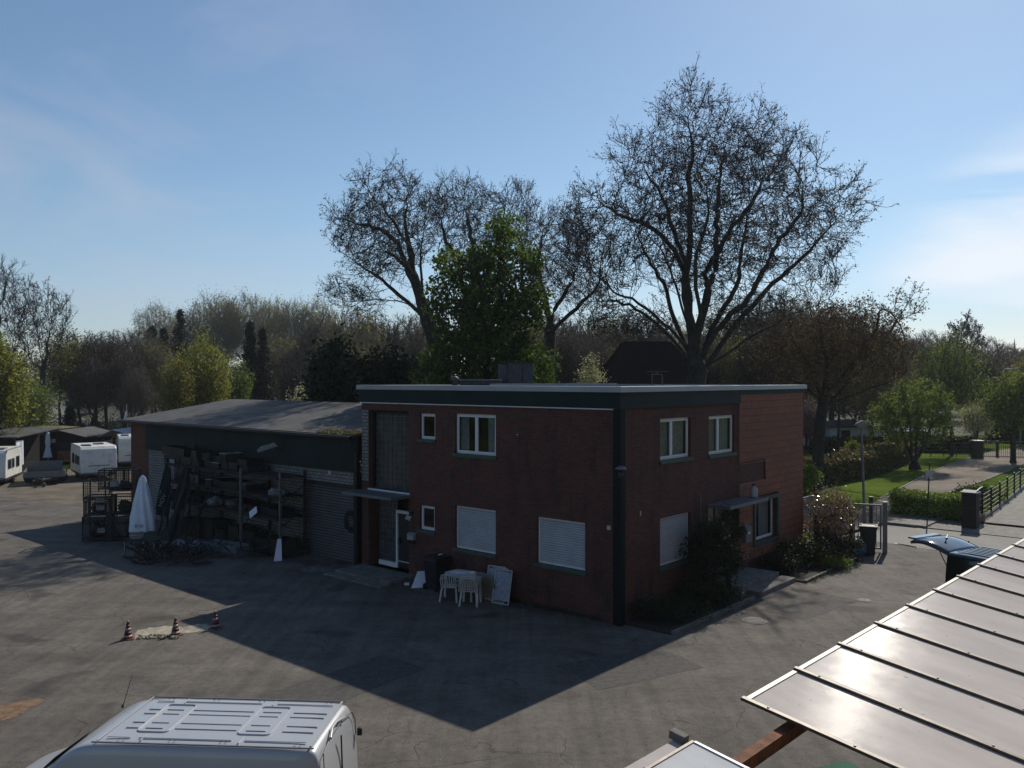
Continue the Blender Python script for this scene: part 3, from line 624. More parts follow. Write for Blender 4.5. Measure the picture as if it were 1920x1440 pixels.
# ================================================================== TREES
def np_mesh(name, V, Q=None, Tn=None, mats=None, parent=None, smooth=False):
    me = bpy.data.meshes.new(name); V = np.asarray(V, dtype=np.float32)
    nq = 0 if Q is None else len(Q); nt_ = 0 if Tn is None else len(Tn)
    me.vertices.add(len(V)); me.vertices.foreach_set('co', V.ravel())
    loops = np.concatenate([np.asarray(Q, dtype=np.int32).ravel() if nq else np.zeros(0, np.int32), np.asarray(Tn, dtype=np.int32).ravel() if nt_ else np.zeros(0, np.int32)])
    me.loops.add(len(loops)); me.loops.foreach_set('vertex_index', loops)
    me.polygons.add(nq + nt_)
    st = np.concatenate([np.arange(nq) * 4, nq * 4 + np.arange(nt_) * 3]).astype(np.int32)
    me.polygons.foreach_set('loop_start', st)
    me.polygons.foreach_set('loop_total', np.concatenate([np.full(nq, 4), np.full(nt_, 3)]).astype(np.int32))
    me.update(calc_edges=True); me.validate()
    if smooth: me.polygons.foreach_set('use_smooth', np.ones(nq + nt_, bool))
    me.materials.append(mats)
    o = bpy.data.objects.new(name, me); COL.objects.link(o); o.parent = parent; return o
def nrmz(a): return a / np.maximum(np.linalg.norm(a, axis=-1, keepdims=True), 1e-9)
def ellips(rng, n, ells, shell=0.35, gaps=0):
    """points in a union of ellipsoids (cx,cy,cz,rx,ry,rz)"""
    vol = np.array([e[3] * e[4] * e[5] for e in ells]); pk = rng.choice(len(ells), n, p=vol / vol.sum())
    e = np.array(ells)[pk]; d = nrmz(rng.normal(size=(n, 3))); r = rng.random((n, 1)) ** shell
    ph = pk * 1.7; lob = np.sin(d[:, 0] * 6 + ph) * np.sin(d[:, 1] * 5 + ph * 2) + np.sin(d[:, 2] * 9 + d[:, 0] * 5 + ph * 3) * .7
    p = e[:, :3] + d * r * e[:, 3:] * (0.90 + .10 * lob)[:, None]
    if not gaps: return p
    s_ = gaps; f = np.sin(p[:, 0] * s_ + 1.3) * np.sin(p[:, 1] * s_ * .9 + .4) * np.sin(p[:, 2] * s_ * 1.1 + 2.) + .6 * np.sin(p[:, 0] * s_ * 2.1 + p[:, 2] * s_ * 1.7) * np.sin(p[:, 1] * s_ * 2.3 + 1)
    return p[f > -.22]
def colonise(rng, lines, att, step, di, dk, iters=160, grav=0.0, wob=0.25, maxn=16000):
    pos = []; par = []
    if isinstance(lines, tuple): pos, par = lines[0], list(lines[1]); lines = []
    for ln in lines:                       # (points, parent index or -1)
        pts, pi_ = ln; last = pi_; 
        for k in range(len(pts) - 1):
            a = np.array(pts[k], float); b = np.array(pts[k + 1], float); n = max(1, int(np.linalg.norm(b - a) / step))
            for i in range(1 if (k or pi_ != -1) else 0, n + 1):
                q = a + (b - a) * i / n; pos.append(q); par.append(last); last = len(pos) - 1
    pos = np.array(pos); par = list(par)
    P = np.zeros((maxn + 4000, 3)); n = len(pos); P[:n] = pos
    Dn = np.zeros((maxn + 4000, 3)); pa_ = np.array(par); ok_ = pa_ >= 0; Dn[:n][ok_] = nrmz(P[:n][ok_] - P[pa_[ok_]])
    nd = np.full(len(att), 1e9); ni = np.zeros(len(att), int)
    for s in range(0, n, 64):
        d = np.linalg.norm(att[:, None] - P[None, s:min(n, s + 64)], axis=2); j = d.argmin(1); dm = d[np.arange(len(att)), j]
        u = dm < nd; nd[u] = dm[u]; ni[u] = j[u] + s
    alive = nd > dk; cc = np.zeros(maxn + 4000, int)
    for it in range(iters):
        alive &= cc[ni] < 7
        act = alive & (nd < di)
        if not act.any():
            if alive.any() and di < 30: di *= 1.5; continue
            break
        idx = ni[act]; dv = nrmz(att[act] - P[idx]); S = np.zeros((n, 3)); np.add.at(S, idx, dv)
        # where the pulls cancel out, follow just one of them
        C_ = np.bincount(idx, minlength=n); bad = (np.linalg.norm(S, axis=1) < .35 * C_) | (cc[:n] > 1)
        if bad.any():
            o_ = rng.permutation(len(idx)); last = np.zeros((n, 3)); last[idx[o_]] = dv[o_]; S[bad] = last[bad]
        g = np.unique(idx)
        v = nrmz(nrmz(S[g]) + Dn[g] * np.where(cc[g] == 0, .5, .2)[:, None] + rng.normal(size=(len(g), 3)) * wob + np.array([0, 0, grav])); new = P[g] + v * step; Dn[n:n + len(g)] = v
        cc[g] += 1; k = len(g)
        if n + k > maxn: break
        P[n:n + k] = new; par += list(g); 
        ai = np.where(alive)[0]
        d = np.linalg.norm(att[ai][:, None] - new[None], axis=2) if k < 700 else None
        if d is None:
            dm = np.full(len(ai), 1e9); j = np.zeros(len(ai), int)
            for s in range(0, k, 500):
                dd = np.linalg.norm(att[ai][:, None] - new[None, s:s + 500], axis=2); jj = dd.argmin(1); m_ = dd[np.arange(len(ai)), jj]; u = m_ < dm; dm[u] = m_[u]; j[u] = jj[u] + s
        else: j = d.argmin(1); dm = d[np.arange(len(ai)), j]
        u = dm < nd[ai]; nd[ai[u]] = dm[u]; ni[ai[u]] = n + j[u]; n += k
        alive &= nd > dk
    P = P[:n].copy(); par = np.array(par)
    return P, par
def radii(par, r0, ex, n):
    acc = np.zeros(n); r = np.zeros(n)
    has = np.zeros(n, bool)
    for i in range(n - 1, -1, -1):
        r[i] = acc[i] ** (1 / ex) if acc[i] > 0 else r0
        if par[i] >= 0: acc[par[i]] += r[i] ** ex
    return r
def relax(P, par, k=2, fixed=0):
    n = len(P)
    for _ in range(k):
        s = P.copy(); c = np.ones(n); m = par >= 0; i = np.where(m)[0]
        np.add.at(s, i, P[par[i]]); np.add.at(c, i, 1); np.add.at(s, par[i], P[i]); np.add.at(c, par[i], 1)
        Q = s / c[:, None]; Q[:fixed] = P[:fixed]; Q[0] = P[0]; P = P * .45 + Q * .55
    return P
def rings(C, Dr, R, k):
    ref = np.where(np.abs(Dr[:, 2:3]) > .93, np.array([[1., .1, 0]]), np.array([[0.05, .05, 1.]]))
    x = nrmz(np.cross(Dr, ref)); y = np.cross(x, Dr); t = np.arange(k) * 2 * pi / k
    return C[:, None] + (x[:, None] * np.cos(t)[None, :, None] + y[:, None] * np.sin(t)[None, :, None]) * R[:, None, None]
def branch_mesh(P, par, r, sel, k, flare=None):
    i = np.where(sel & (par >= 0))[0]; p = par[i]; n = len(P)
    seg = nrmz(P - P[np.maximum(par, 0)]); 
    big = np.full(n, -1); order = np.argsort(r)
    for q in order:
        if par[q] >= 0: big[par[q]] = q
    dirn = seg.copy(); m = big >= 0; dirn[m] = nrmz(seg[m] + seg[big[m]]); dirn[par < 0] = seg[big[par < 0]] if (par < 0).any() else dirn[par < 0]
    main = big[p] == i
    ra = np.where(main, r[p], np.minimum(r[i] * 1.15, r[p])); da = np.where(main[:, None], dirn[p], seg[i])
    A = rings(P[p], da, ra, k); Bq = rings(P[i], dirn[i], r[i], k)
    V = np.concatenate([A.reshape(-1, 3), Bq.reshape(-1, 3)]); m_ = len(i)
    a = (np.arange(m_) * k)[:, None] + np.arange(k)[None]; a2 = (np.arange(m_) * k)[:, None] + (np.arange(k)[None] + 1) % k
    Q = np.stack([a, a2, a2 + m_ * k, a + m_ * k], 2).reshape(-1, 4); return V, Q
def twig_cones(rng, base, dr, L, r, k=3, bend=.13):
    """tapered three-sided twigs in two pieces"""
    n = len(base); d2 = nrmz(dr + rng.normal(size=(n, 3)) * bend); mid = base + dr * (L * .5)[:, None]; end = mid + d2 * (L * .5)[:, None]
    A = rings(base, dr, r, k); Bq = rings(mid, d2, r * .7, k)
    V = np.concatenate([A.reshape(-1, 3), Bq.reshape(-1, 3), end]); a = (np.arange(n) * k)[:, None] + np.arange(k)[None]; a2 = (np.arange(n) * k)[:, None] + (np.arange(k)[None] + 1) % k
    Q = np.stack([a, a2, a2 + n * k, a + n * k], 2).reshape(-1, 4)
    T = np.stack([a + n * k, a2 + n * k, np.broadcast_to((2 * n * k + np.arange(n))[:, None], a.shape)], 2).reshape(-1, 3)
    return V, Q, T, end, mid, d2
def leaf_quads(rng, C, s, up=0.3, asp=0.62, droop=0.0):
    n = len(C); a = nrmz(rng.normal(size=(n, 3)) + np.array([0, 0, -droop])); nn = nrmz(rng.normal(size=(n, 3)) * (1 - up) + np.array([0, 0, up])); b = nrmz(np.cross(a, nn)); s = np.asarray(s)[:, None]
    # kite-shaped folded leaf
    p0 = C; p1 = C + a * s * .5 + b * s * asp * .5; p2 = C + a * s; p3 = C + a * s * .5 - b * s * asp * .5
    V = np.stack([p0, p1, p2, p3], 1).reshape(-1, 3); return V, np.arange(n * 4).reshape(-1, 4)
def buds(rng, C, s):
    n = len(C); o = np.array([[1, 0, -.3], [-.5, .87, -.3], [-.5, -.87, -.3], [0, 0, 1.]]) ; s = np.asarray(s)[:, None, None]
    R = rng.normal(size=(n, 4, 3)) * .25
    V = (C[:, None] + (o[None] + R) * s).reshape(-1, 3); b = (np.arange(n) * 4)[:, None]
    T = np.stack([b + np.array([[0, 1, 3]]), b + np.array([[1, 2, 3]]), b + np.array([[2, 0, 3]]), b + np.array([[0, 2, 1]])], 1).reshape(-1, 3); return V, T
class NM:
    def __init__(s): s.V = []; s.Q = []; s.T = []; s.n = 0
    def add(s, V, Q=None, T=None):
        if Q is not None: s.Q.append(Q + s.n)
        if T is not None: s.T.append(T + s.n)
        s.V.append(V); s.n += len(V)
    def build(s, name, mat, par, smooth=False):
        return np_mesh(name, np.concatenate(s.V), np.concatenate(s.Q) if s.Q else None, np.concatenate(s.T) if s.T else None, mat, par, smooth)
def perp(rng, d):
    v = rng.normal(size=d.shape); v -= d * (v * d).sum(1, keepdims=True); return nrmz(v)
def curved(rng, base, d, L, r0, r1, k, segs, lift, bend):
    """tapering shoots of several pieces, each bowed a little upwards; returns mesh arrays and the points and directions along them"""
    n = len(base); ps = [base]; ds = [d]; cd = d; p = base
    for i in range(segs):
        cd = nrmz(cd + rng.normal(size=(n, 3)) * bend + np.array([0, 0, lift])); p = p + cd * (L / segs)[:, None]; ps.append(p); ds.append(cd)
    R = [rings(ps[i], ds[i], np.full(n, r0 + (r1 - r0) * i / segs), k) for i in range(segs + 1)]
    V = np.concatenate([q.reshape(-1, 3) for q in R]); a = (np.arange(n) * k)[:, None] + np.arange(k)[None]; a2 = (np.arange(n) * k)[:, None] + (np.arange(k)[None] + 1) % k
    Q = np.concatenate([np.stack([a + i * n * k, a2 + i * n * k, a2 + (i + 1) * n * k, a + (i + 1) * n * k], 2).reshape(-1, 4) for i in range(segs)])
    return V, Q, np.stack(ps, 1), np.stack(ds, 1)
def along(rng, ps, ds, m, lo=.15):
    n, s, _ = ps.shape; idx = np.repeat(np.arange(n), m); t = (lo + (1 - lo) * rng.random(n * m)) * (s - 1); i = np.minimum(t.astype(int), s - 2); f = (t - i)[:, None]
    return ps[idx, i] * (1 - f) + ps[idx, i + 1] * f, ds[idx, i + 1], t / (s - 1)
def make_tree(name, label, cat, loc, seed, lines, ells, natt, step=.45, di=3.0, dk=.8, r0=.012, ex=2.25, grav=.06, wob=.25, tw=3, twl=.5, twr=.009, nbud=0, buds_s=.03, nleaf=0, leaf_s=.12, lsp=.25, leafmat_=None, bark='bark', twigm='twig', group=None, shell=.35, rel=2, thick=.05, rmax=None, leafup=.3, droop=0., rz=0., budm=None, maxn=16000, leaf_from=0.03, two=0, gaps=0, sprout=None):
    rng = np.random.default_rng(seed)
    if sprout: k_ = sprout[1] * .30; ells = [(e[0], e[1], e[2], max(.5, e[3] - k_), max(.5, e[4] - k_), max(.5, e[5] - k_)) for e in ells]
    att = ellips(rng, natt, ells, shell, gaps) if not callable(ells) else ells(rng, natt)
    if two:
        a1 = ellips(rng, two, ells, shell) * np.array([1, 1, 1.0]); P, par = colonise(rng, lines, a1, step, 9.0, dk * 2.6, grav=grav + .12, wob=wob * .8, maxn=maxn)
        P, par = colonise(rng, (P, par), att, step, di, dk, grav=grav, wob=wob, maxn=maxn)
    else: P, par = colonise(rng, lines, att, step, di, dk, grav=grav, wob=wob, maxn=maxn)
    n = len(P)
    print('TREE', name, n)
    r = radii(par, r0, ex, n)
    if rmax: r *= 1.0; r = np.where(r > .03, .03 + (rmax - .03) * (np.clip(r - .03, 0, None) / max(r.max() - .03, 1e-3)) ** (.95 if sprout else 1.35), r)
    P = relax(P, par, rel)
    # root flare
    z0 = P[:, 2].min(); fl = (r > r.max() * .6) & (P[:, 2] < z0 + .8); r = np.where(fl, r * (1 + .5 * (1 - (P[:, 2] - z0) / .8) ** 2), r)
    t = thing(name, label, cat, loc, rz, group)
    V, Q = branch_mesh(P, par, r, r > thick, 8); np_mesh('trunk', V, Q, None, MT[bark], t, True)
    cr = NM(); V, Q = branch_mesh(P, par, r, r <= thick, 3); cr.add(V, Q)
    seg = nrmz(P - P[np.maximum(par, 0)]); thin = np.where((r < leaf_from + .03) & (par >= 0))[0]
    ends = P[thin]
    if sprout:
        nA, LA, nB, LB, nC, LC, w_ = sprout
        q = thin[rng.random(len(thin)) < nA] if nA < 1 else np.repeat(thin, int(nA)); f = rng.random((len(q), 1)); b = P[q] * f + P[par[q]] * (1 - f); th = rng.uniform(.35, .95, len(q))[:, None]
        d = nrmz(seg[q] * np.cos(th) + perp(rng, seg[q]) * np.sin(th) + np.array([0, 0, .18])); L = LA * rng.uniform(.45, 1.35, len(q))
        tips = np.setdiff1d(np.arange(n), par); b = np.concatenate([b, P[tips]]); d = np.concatenate([d, seg[tips]]); L = np.concatenate([L, LA * rng.uniform(.35, .9, len(tips))])
        V, Q, ps, ds = curved(rng, b, d, L, .020 * w_, .009 * w_, 3, 4, .07, .10); cr.add(V, Q)
        b, dd, t_ = along(rng, ps, ds, nB); th = rng.uniform(.4, .95, len(b))[:, None]; d = nrmz(dd * np.cos(th) + perp(rng, dd) * np.sin(th) + np.array([0, 0, .15]))
        V, Q, ps2, ds2 = curved(rng, b, d, LB * rng.uniform(.5, 1.3, len(b)) * (1.15 - .5 * t_), .0105 * w_, .006 * w_, 3, 2, .10, .10); cr.add(V, Q)
        b, dd, t_ = along(rng, ps2, ds2, nC, .3); th = rng.uniform(.4, .9, len(b))[:, None]; d = nrmz(dd * np.cos(th) + perp(rng, dd) * np.sin(th) + np.array([0, 0, .1]))
        V, Q, T, e3, _, _ = twig_cones(rng, b, d, LC * rng.uniform(.5, 1.4, len(b)), np.full(len(b), .0075 * w_)); cr.add(V, Q, T)
        ends = np.concatenate([e3, ps2[:, -1], ps[:, -1], ps2[:, 1]])
    elif tw > 0:
        q = np.repeat(thin, tw) if tw >= 1 else thin[rng.random(len(thin)) < tw]
        f = rng.random((len(q), 1)); b = P[q] * f + P[par[q]] * (1 - f); d = nrmz(seg[q] * 1.0 + rng.normal(size=(len(q), 3)) * .42 + np.array([0, 0, .3 + grav]))
        L = twl * rng.uniform(.5, 1.3, len(q)); V, Q, T, e, mid, d2 = twig_cones(rng, b, d, L, np.full(len(q), twr)); cr.add(V, Q, T)
        # second-order twigs
        d3 = nrmz(d2 + rng.normal(size=d2.shape) * .45 + np.array([0, 0, .15])); V, Q, T, e2, _, _ = twig_cones(rng, mid, d3, L * .6, np.full(len(q), twr * .75)); cr.add(V, Q, T)
        ends = np.concatenate([e, e2, mid])
    cr.build('crown', MT[twigm], t)
    if nbud:
        k = rng.choice(len(ends), min(nbud, len(ends) * 2)); c = ends[k] + rng.normal(size=(len(k), 3)) * .05
        c[:, 2] -= .06; V, T = buds(rng, c, buds_s * rng.uniform(.6, 1.5, len(k))); b = NM(); b.add(V, None, T); b.build('seed_balls', budm or MT['bud'], t)
    if nleaf:
        k = rng.choice(len(ends), nleaf); c = ends[k] + rng.normal(size=(nleaf, 3)) * lsp
        V, Q = leaf_quads(rng, c, leaf_s * rng.uniform(.6, 1.4, nleaf), up=leafup, droop=droop); b = NM(); b.add(V, Q); b.build('foliage', leafmat_, t)
    return t
MT['bud'] = leafmat('seed_ball', [(.018, .015, .012), (.032, .026, .018), (.060, .048, .026)], .1, .9, 0.05)
LM = {
 'maple': leafmat('maple_leaf', [(.028, .054, .013), (.054, .096, .021), (.12, .175, .038)], .5),
 'fresh': leafmat('fresh_leaf', [(.105, .12, .024), (.165, .18, .038), (.23, .235, .06)], .48),
 'olive': leafmat('olive_leaf', [(.085, .088, .028), (.14, .14, .042), (.20, .19, .06)], .45),
 'copper': leafmat('copper_leaf', [(.045, .030, .024), (.080, .052, .038), (.15, .115, .055)], .3, .7, .15),
 'copperbush': leafmat('copper_bush_leaf', [(.09, .05, .035), (.16, .10, .07), (.30, .24, .19)], .25, rough=.2, spec=.8),
 'dark': leafmat('dark_leaf', [(.010, .016, .008), (.016, .026, .010), (.026, .038, .014)], .1),
 'pink': leafmat('pink_blossom', [(.20, .07, .08), (.30, .13, .14), (.4, .24, .24)], .3),
 'white': leafmat('white_blossom', [(.12, .13, .07), (.3, .3, .22), (.5, .5, .42)], .35),
 'young': leafmat('young_leaf', [(.052, .082, .02), (.09, .128, .03), (.145, .185, .05)], .5),
 'hedge': leafmat('hedge_leaf', [(.09, .14, .02), (.19, .27, .04), (.34, .42, .09)], .12),
 'brownhedge': leafmat('brown_hedge_leaf', [(.07, .055, .025), (.12, .095, .036), (.15, .16, .05)], .14),
 'gold': leafmat('golden_leaf', [(.12, .13, .012), (.24, .22, .02), (.36, .31, .03)], .4),
 'ivy': leafmat('shrub_leaf', [(.014, .022, .009), (.024, .036, .014), (.04, .05, .02)], .2),
}
def pl(base, pxs, Y, y1=0.0, y0=0.0):       # limb polyline traced at distance Y, bowed by y1 towards its tip, in tree-local coordinates
    r = []; n = len(pxs)
    for i, (u, v) in enumerate(pxs):
        t = i / max(1, n - 1); yy = Y + y0 + (y1 - y0) * t; p = D(u, v, yy); r.append(tuple(p - base))
    return r
def el(base, u, v, Y, ru, rv, ry): p = D(u, v, Y) - base; k = Y / F; return (p.x, p.y, p.z, ru * k, ry, rv * k)
# -- great plane tree, right
Y = 45.0; b = Vector(D(1305, 712, Y)); b.z = 0
tr = pl(b, [(1305, 712)], Y); h0 = tr[0][2]
lines = [([(0, 0, 0), (.05, 0, 3), (0.0, 0, 5.6), (0, 0, h0 + .3)], -1)]
def fork_lines(b, limbs, trunk, step):
    """limbs as (pixels, depth at tip); each grows from the trunk node nearest to its first point"""
    L = [(trunk, -1)]; cnt = []; tot = 0; nodes = []
    def run(pts, isroot):
        out_ = []
        for k in range(len(pts) - 1):
            a = np.array(pts[k], float); c = np.array(pts[k + 1], float); n = max(1, int(np.linalg.norm(c - a) / step))
            for i in range(1 if (k or not isroot) else 0, n + 1): out_.append(a + (c - a) * i / n)
        return out_
    nodes += run(trunk, True)
    for pts in limbs:
        d = [np.linalg.norm(np.array(pts[0]) - q) for q in nodes]; j = int(np.argmin(d)); p2 = [tuple(nodes[j])] + list(pts)
        L.append((p2, j)); nodes += run(p2, False)
    return L
def curve(pts, k=5):      # Catmull-Rom through traced points
    P_ = [np.array(p) for p in pts]; P_ = [2 * P_[0] - P_[1]] + P_ + [2 * P_[-1] - P_[-2]]; o = []
    for i in range(1, len(P_) - 2):
        for s in range(k):
            t = s / k; a, b_, c, d = P_[i - 1:i + 3]
            o.append(tuple(.5 * ((2 * b_) + (c - a) * t + (2 * a - 5 * b_ + 4 * c - d) * t * t + (3 * b_ - a - 3 * c + d) * t ** 3)))
    o.append(tuple(P_[-2])); return o
limbs = [([(1300, 640), (1288, 560), (1288, 482), (1291, 416), (1291, 337), (1298, 276), (1285, 160)], 0),
 ([(1303, 650), (1324, 547), (1342, 495), (1346, 372), (1355, 300), (1380, 190)], 2.5),
 ([(1311, 680), (1350, 610), (1400, 560), (1434, 500), (1460, 451), (1504, 390), (1500, 300)], -3),
 ([(1318, 700), (1370, 620), (1434, 547), (1504, 486), (1565, 416), (1640, 360)], 2),
 ([(1295, 600), (1276, 482), (1215, 425), (1149, 394), (1084, 346)], -1),
 ([(1288, 500), (1250, 390), (1206, 307), (1171, 219)], 3.5),
 ([(1296, 660), (1215, 575), (1149, 547), (1092, 495), (1062, 434)], -4),
 ([(1298, 680), (1230, 600), (1171, 569), (1110, 565), (1062, 574)], 1),
 ([(1316, 520), (1364, 438), (1416, 372), (1451, 290)], -4.5),
 ([(1310, 690), (1340, 600), (1380, 540), (1395, 440), (1420, 330), (1440, 230)], 6),
 ([(1300, 690), (1270, 600), (1235, 520), (1200, 460), (1150, 330)], 6.5),
 ([(1306, 690), (1310, 600), (1300, 500), (1330, 400), (1310, 300)], -6.5),
 ([(1320, 690), (1400, 640), (1480, 590), (1560, 560), (1590, 500)], -4),
 ([(1300, 640), (1265, 540), (1240, 470), (1180, 420), (1120, 400)], -6)]
LL = fork_lines(b, [curve(pl(b, p, Y, y1))[:-3] for p, y1 in limbs], [(0, 0, 0), (.05, 0, 3), (0, 0, 5.8), (0, 0, 7.2), (-.1, 0, 8.6)], .34)
E1 = [el(b, 1340, 405, Y, 225, 195, 7.5), el(b, 1290, 234, Y, 84, 96, 4.5), el(b, 1555, 405, Y, 85, 82, 5), el(b, 1150, 475, Y, 82, 135, 5), el(b, 1415, 275, Y, 85, 82, 4.5), el(b, 1190, 300, Y, 65, 66, 4), el(b, 1512, 500, Y, 85, 72, 5), el(b, 1180, 610, Y, 110, 48, 4.5), el(b, 1100, 440, Y, 66, 110, 4.5), el(b, 1420, 600, Y, 130, 60, 5)]
make_tree('plane_tree', 'largest bare plane tree, its broad dome of twigs behind the right of the brick building', 'tree', b, 11, LL, E1, 6500, step=.34, di=3.5, dk=.60, r0=.0095, ex=2.2, grav=.05, wob=.09, tw=.8, twl=.8, twr=.012, nbud=22000, buds_s=.036, gaps=0, rel=4, bark='planebark', rmax=.52, maxn=60000, two=0, sprout=(.6, 1.2, 4, .6, 2, .28, 1.05), thick=.05)
# -- plane tree, left
def tracedtree(name, label, u, v, Y, trunk_px, limbs, ells, seed, natt, **kw):
    b = Vector(D(u, v, Y)); b.z = 0
    tk = [(0, 0, 0)] + pl(b, trunk_px, Y)
    st = kw.get('step', .45)
    LL = fork_lines(b, [curve(pl(b, p, Y, y1))[:-3] for p, y1 in limbs], tk, st)
    return make_tree(name, label, 'tree', b, seed, LL, [el(b, e[0], e[1], Y, e[2], e[3], e[4]) for e in ells], natt, **kw)
pk = dict(step=.36, di=3.5, dk=.62, r0=.0095, ex=2.2, grav=.04, wob=.10, tw=.8, twl=.8, twr=.0115, buds_s=.034, gaps=0, rel=4, bark='planebark', maxn=40000, two=0, sprout=(.65, 1.2, 4, .58, 2, .27, 1.0))
tracedtree('plane_tree', 'wide bare plane tree leaning left above the workshop roof', 835, 720, 49, [(833, 720), (815, 640), (800, 590)],
 [([(795, 580), (777, 520), (767, 460), (760, 410), (767, 360), (763, 300)], 1), ([(767, 470), (727, 403), (687, 353), (667, 325)], -2), ([(800, 600), (740, 543), (687, 507), (637, 477), (597, 462)], 2),
  ([(775, 520), (740, 445), (693, 425), (640, 410), (602, 410)], -3), ([(800, 590), (747, 563), (677, 563), (622, 585)], 3), ([(790, 570), (760, 500), (720, 470), (660, 450)], 5), ([(795, 580), (790, 500), (800, 430), (810, 350)], -4)],
 [(722, 445, 108, 112, 6), (750, 352, 52, 46, 3.5), (670, 560, 70, 46, 4), (645, 430, 40, 62, 4), (670, 345, 26, 26, 2), (790, 400, 50, 66, 4)], 21, 2400, nbud=6000, rmax=.42, **pk)
tracedtree('plane_tree', 'bare reddish plane tree standing behind the top of the green maple', 885, 720, 56, [(885, 720), (882, 640), (878, 590)],
 [([(876, 580), (853, 487), (835, 447), (817, 385)], 0), ([(880, 590), (890, 500), (880, 430), (870, 350)], 3), ([(880, 590), (920, 500), (940, 430), (950, 350)], -2), ([(880, 600), (950, 520), (990, 450), (1005, 370)], 2), ([(878, 560), (830, 500), (800, 430)], -4)],
 [(880, 430, 100, 100, 6), (960, 400, 60, 70, 4.5), (835, 380, 45, 55, 4)], 22, 1800, nbud=4500, rmax=.40, **pk)
tracedtree('plane_tree', 'bare plane tree filling the gap between the green maple and the largest tree', 1028, 720, 54, [(1028, 720), (1030, 650), (1033, 600)],
 [([(1033, 593), (1060, 547), (1080, 507), (1093, 430)], 0), ([(1033, 610), (1010, 520), (1015, 450), (1035, 390)], 3), ([(1033, 620), (1090, 570), (1130, 520), (1120, 440)], -3), ([(1030, 630), (980, 560), (975, 480), (980, 410)], -2), ([(1035, 620), (1080, 620), (1130, 600)], 2)],
 [(1050, 490, 90, 110, 6), (1000, 440, 50, 75, 4), (1100, 560, 60, 60, 4)], 23, 1800, nbud=4500, rmax=.38, **pk)
# -- green maple
tracedtree('maple_tree', 'dense dark green maple in full leaf behind the chimney of the brick building', 912, 720, 43, [(912, 720), (912, 620), (915, 540)],
 [([(915, 620), (940, 540), (945, 470), (943, 405)], 0), ([(912, 640), (870, 560), (845, 510)], 1.5), ([(912, 650), (960, 590), (1000, 520), (1012, 485)], -1), ([(912, 660), (860, 620), (805, 590)], -1.5), ([(912, 660), (970, 640), (1020, 620)], 1.5), ([(915, 600), (900, 520), (890, 440)], -1.5)],
 [(942, 440, 34, 36, 1.5), (925, 500, 62, 55, 2.2), (905, 640, 95, 85, 3.0), (842, 505, 36, 34, 1.8), (828, 570, 34, 40, 1.8), (995, 492, 28, 28, 1.6), (985, 570, 46, 50, 2), (985, 690, 68, 42, 2.4), (830, 690, 50, 45, 2), (915, 575, 80, 60, 2.6)], 31, 6000,
 step=.32, di=2.0, dk=.36, r0=.010, ex=2.3, grav=.05, wob=.25, tw=1, twl=.45, twr=.008, nleaf=32000, leaf_s=.185, lsp=.13, leafmat_=LM['maple'], rmax=.20, leafup=.5, droop=.6, maxn=9000, gaps=2.2)
def simple(name, label, u, v0, vt, Y, wpx, seed, kind, natt=900, group=None, zc=None, trunkv=None, cat='tree', lean=0, **kw):
    """tree whose top is at pixel vt, crown wpx wide, at distance Y; base on the ground"""
    b = Vector(D(u, 712, Y)); b.z = 0; H = D(u, vt, Y).z; R = wpx * Y / F / 2; zb = (trunkv if trunkv is not None else .28) * H
    k = dict(step=max(.3, H / 42), di=max(2.2, H / 5.5), dk=max(.36, H / 34), r0=.014, ex=2.3, grav=.08, tw=2, twl=.6, twr=.012)
    rnd = random.Random(seed)
    if kind == 'bare': ells = [(0, 0, (H + zb) / 2 + .1 * H, R, R * .9, (H - zb) / 2 * .92)] + [(rnd.uniform(-.5, .5) * R, rnd.uniform(-.5, .5) * R, H * rnd.uniform(.6, .85), R * .5, R * .5, H * .15) for _ in range(3)]
    else: ells = [(rnd.uniform(-.35, .35) * R, rnd.uniform(-.4, .4) * R, zb + (H - zb) * rnd.uniform(.3, .72), R * rnd.uniform(.5, .7), R * .6, (H - zb) * .27) for _ in range(6)] + [(0, 0, (H + zb) / 2, R * .7, R * .7, (H - zb) * .49)]
    k.update(kw)
    LL = [([(0, 0, 0), (lean * .3, 0, zb * .5), (lean, 0, zb)], -1)] if 'lines' not in k else k.pop('lines')
    LL2 = LL + [([LL[0][0][-1], (lean + rnd.uniform(-.3, .3) * R, rnd.uniform(-.3, .3) * R, zb + .45 * (H - zb))], max(1, int(zb / k['step']) - 1))]
    return make_tree(name, label, cat, b, seed, LL, ells, natt, group=group, **k)
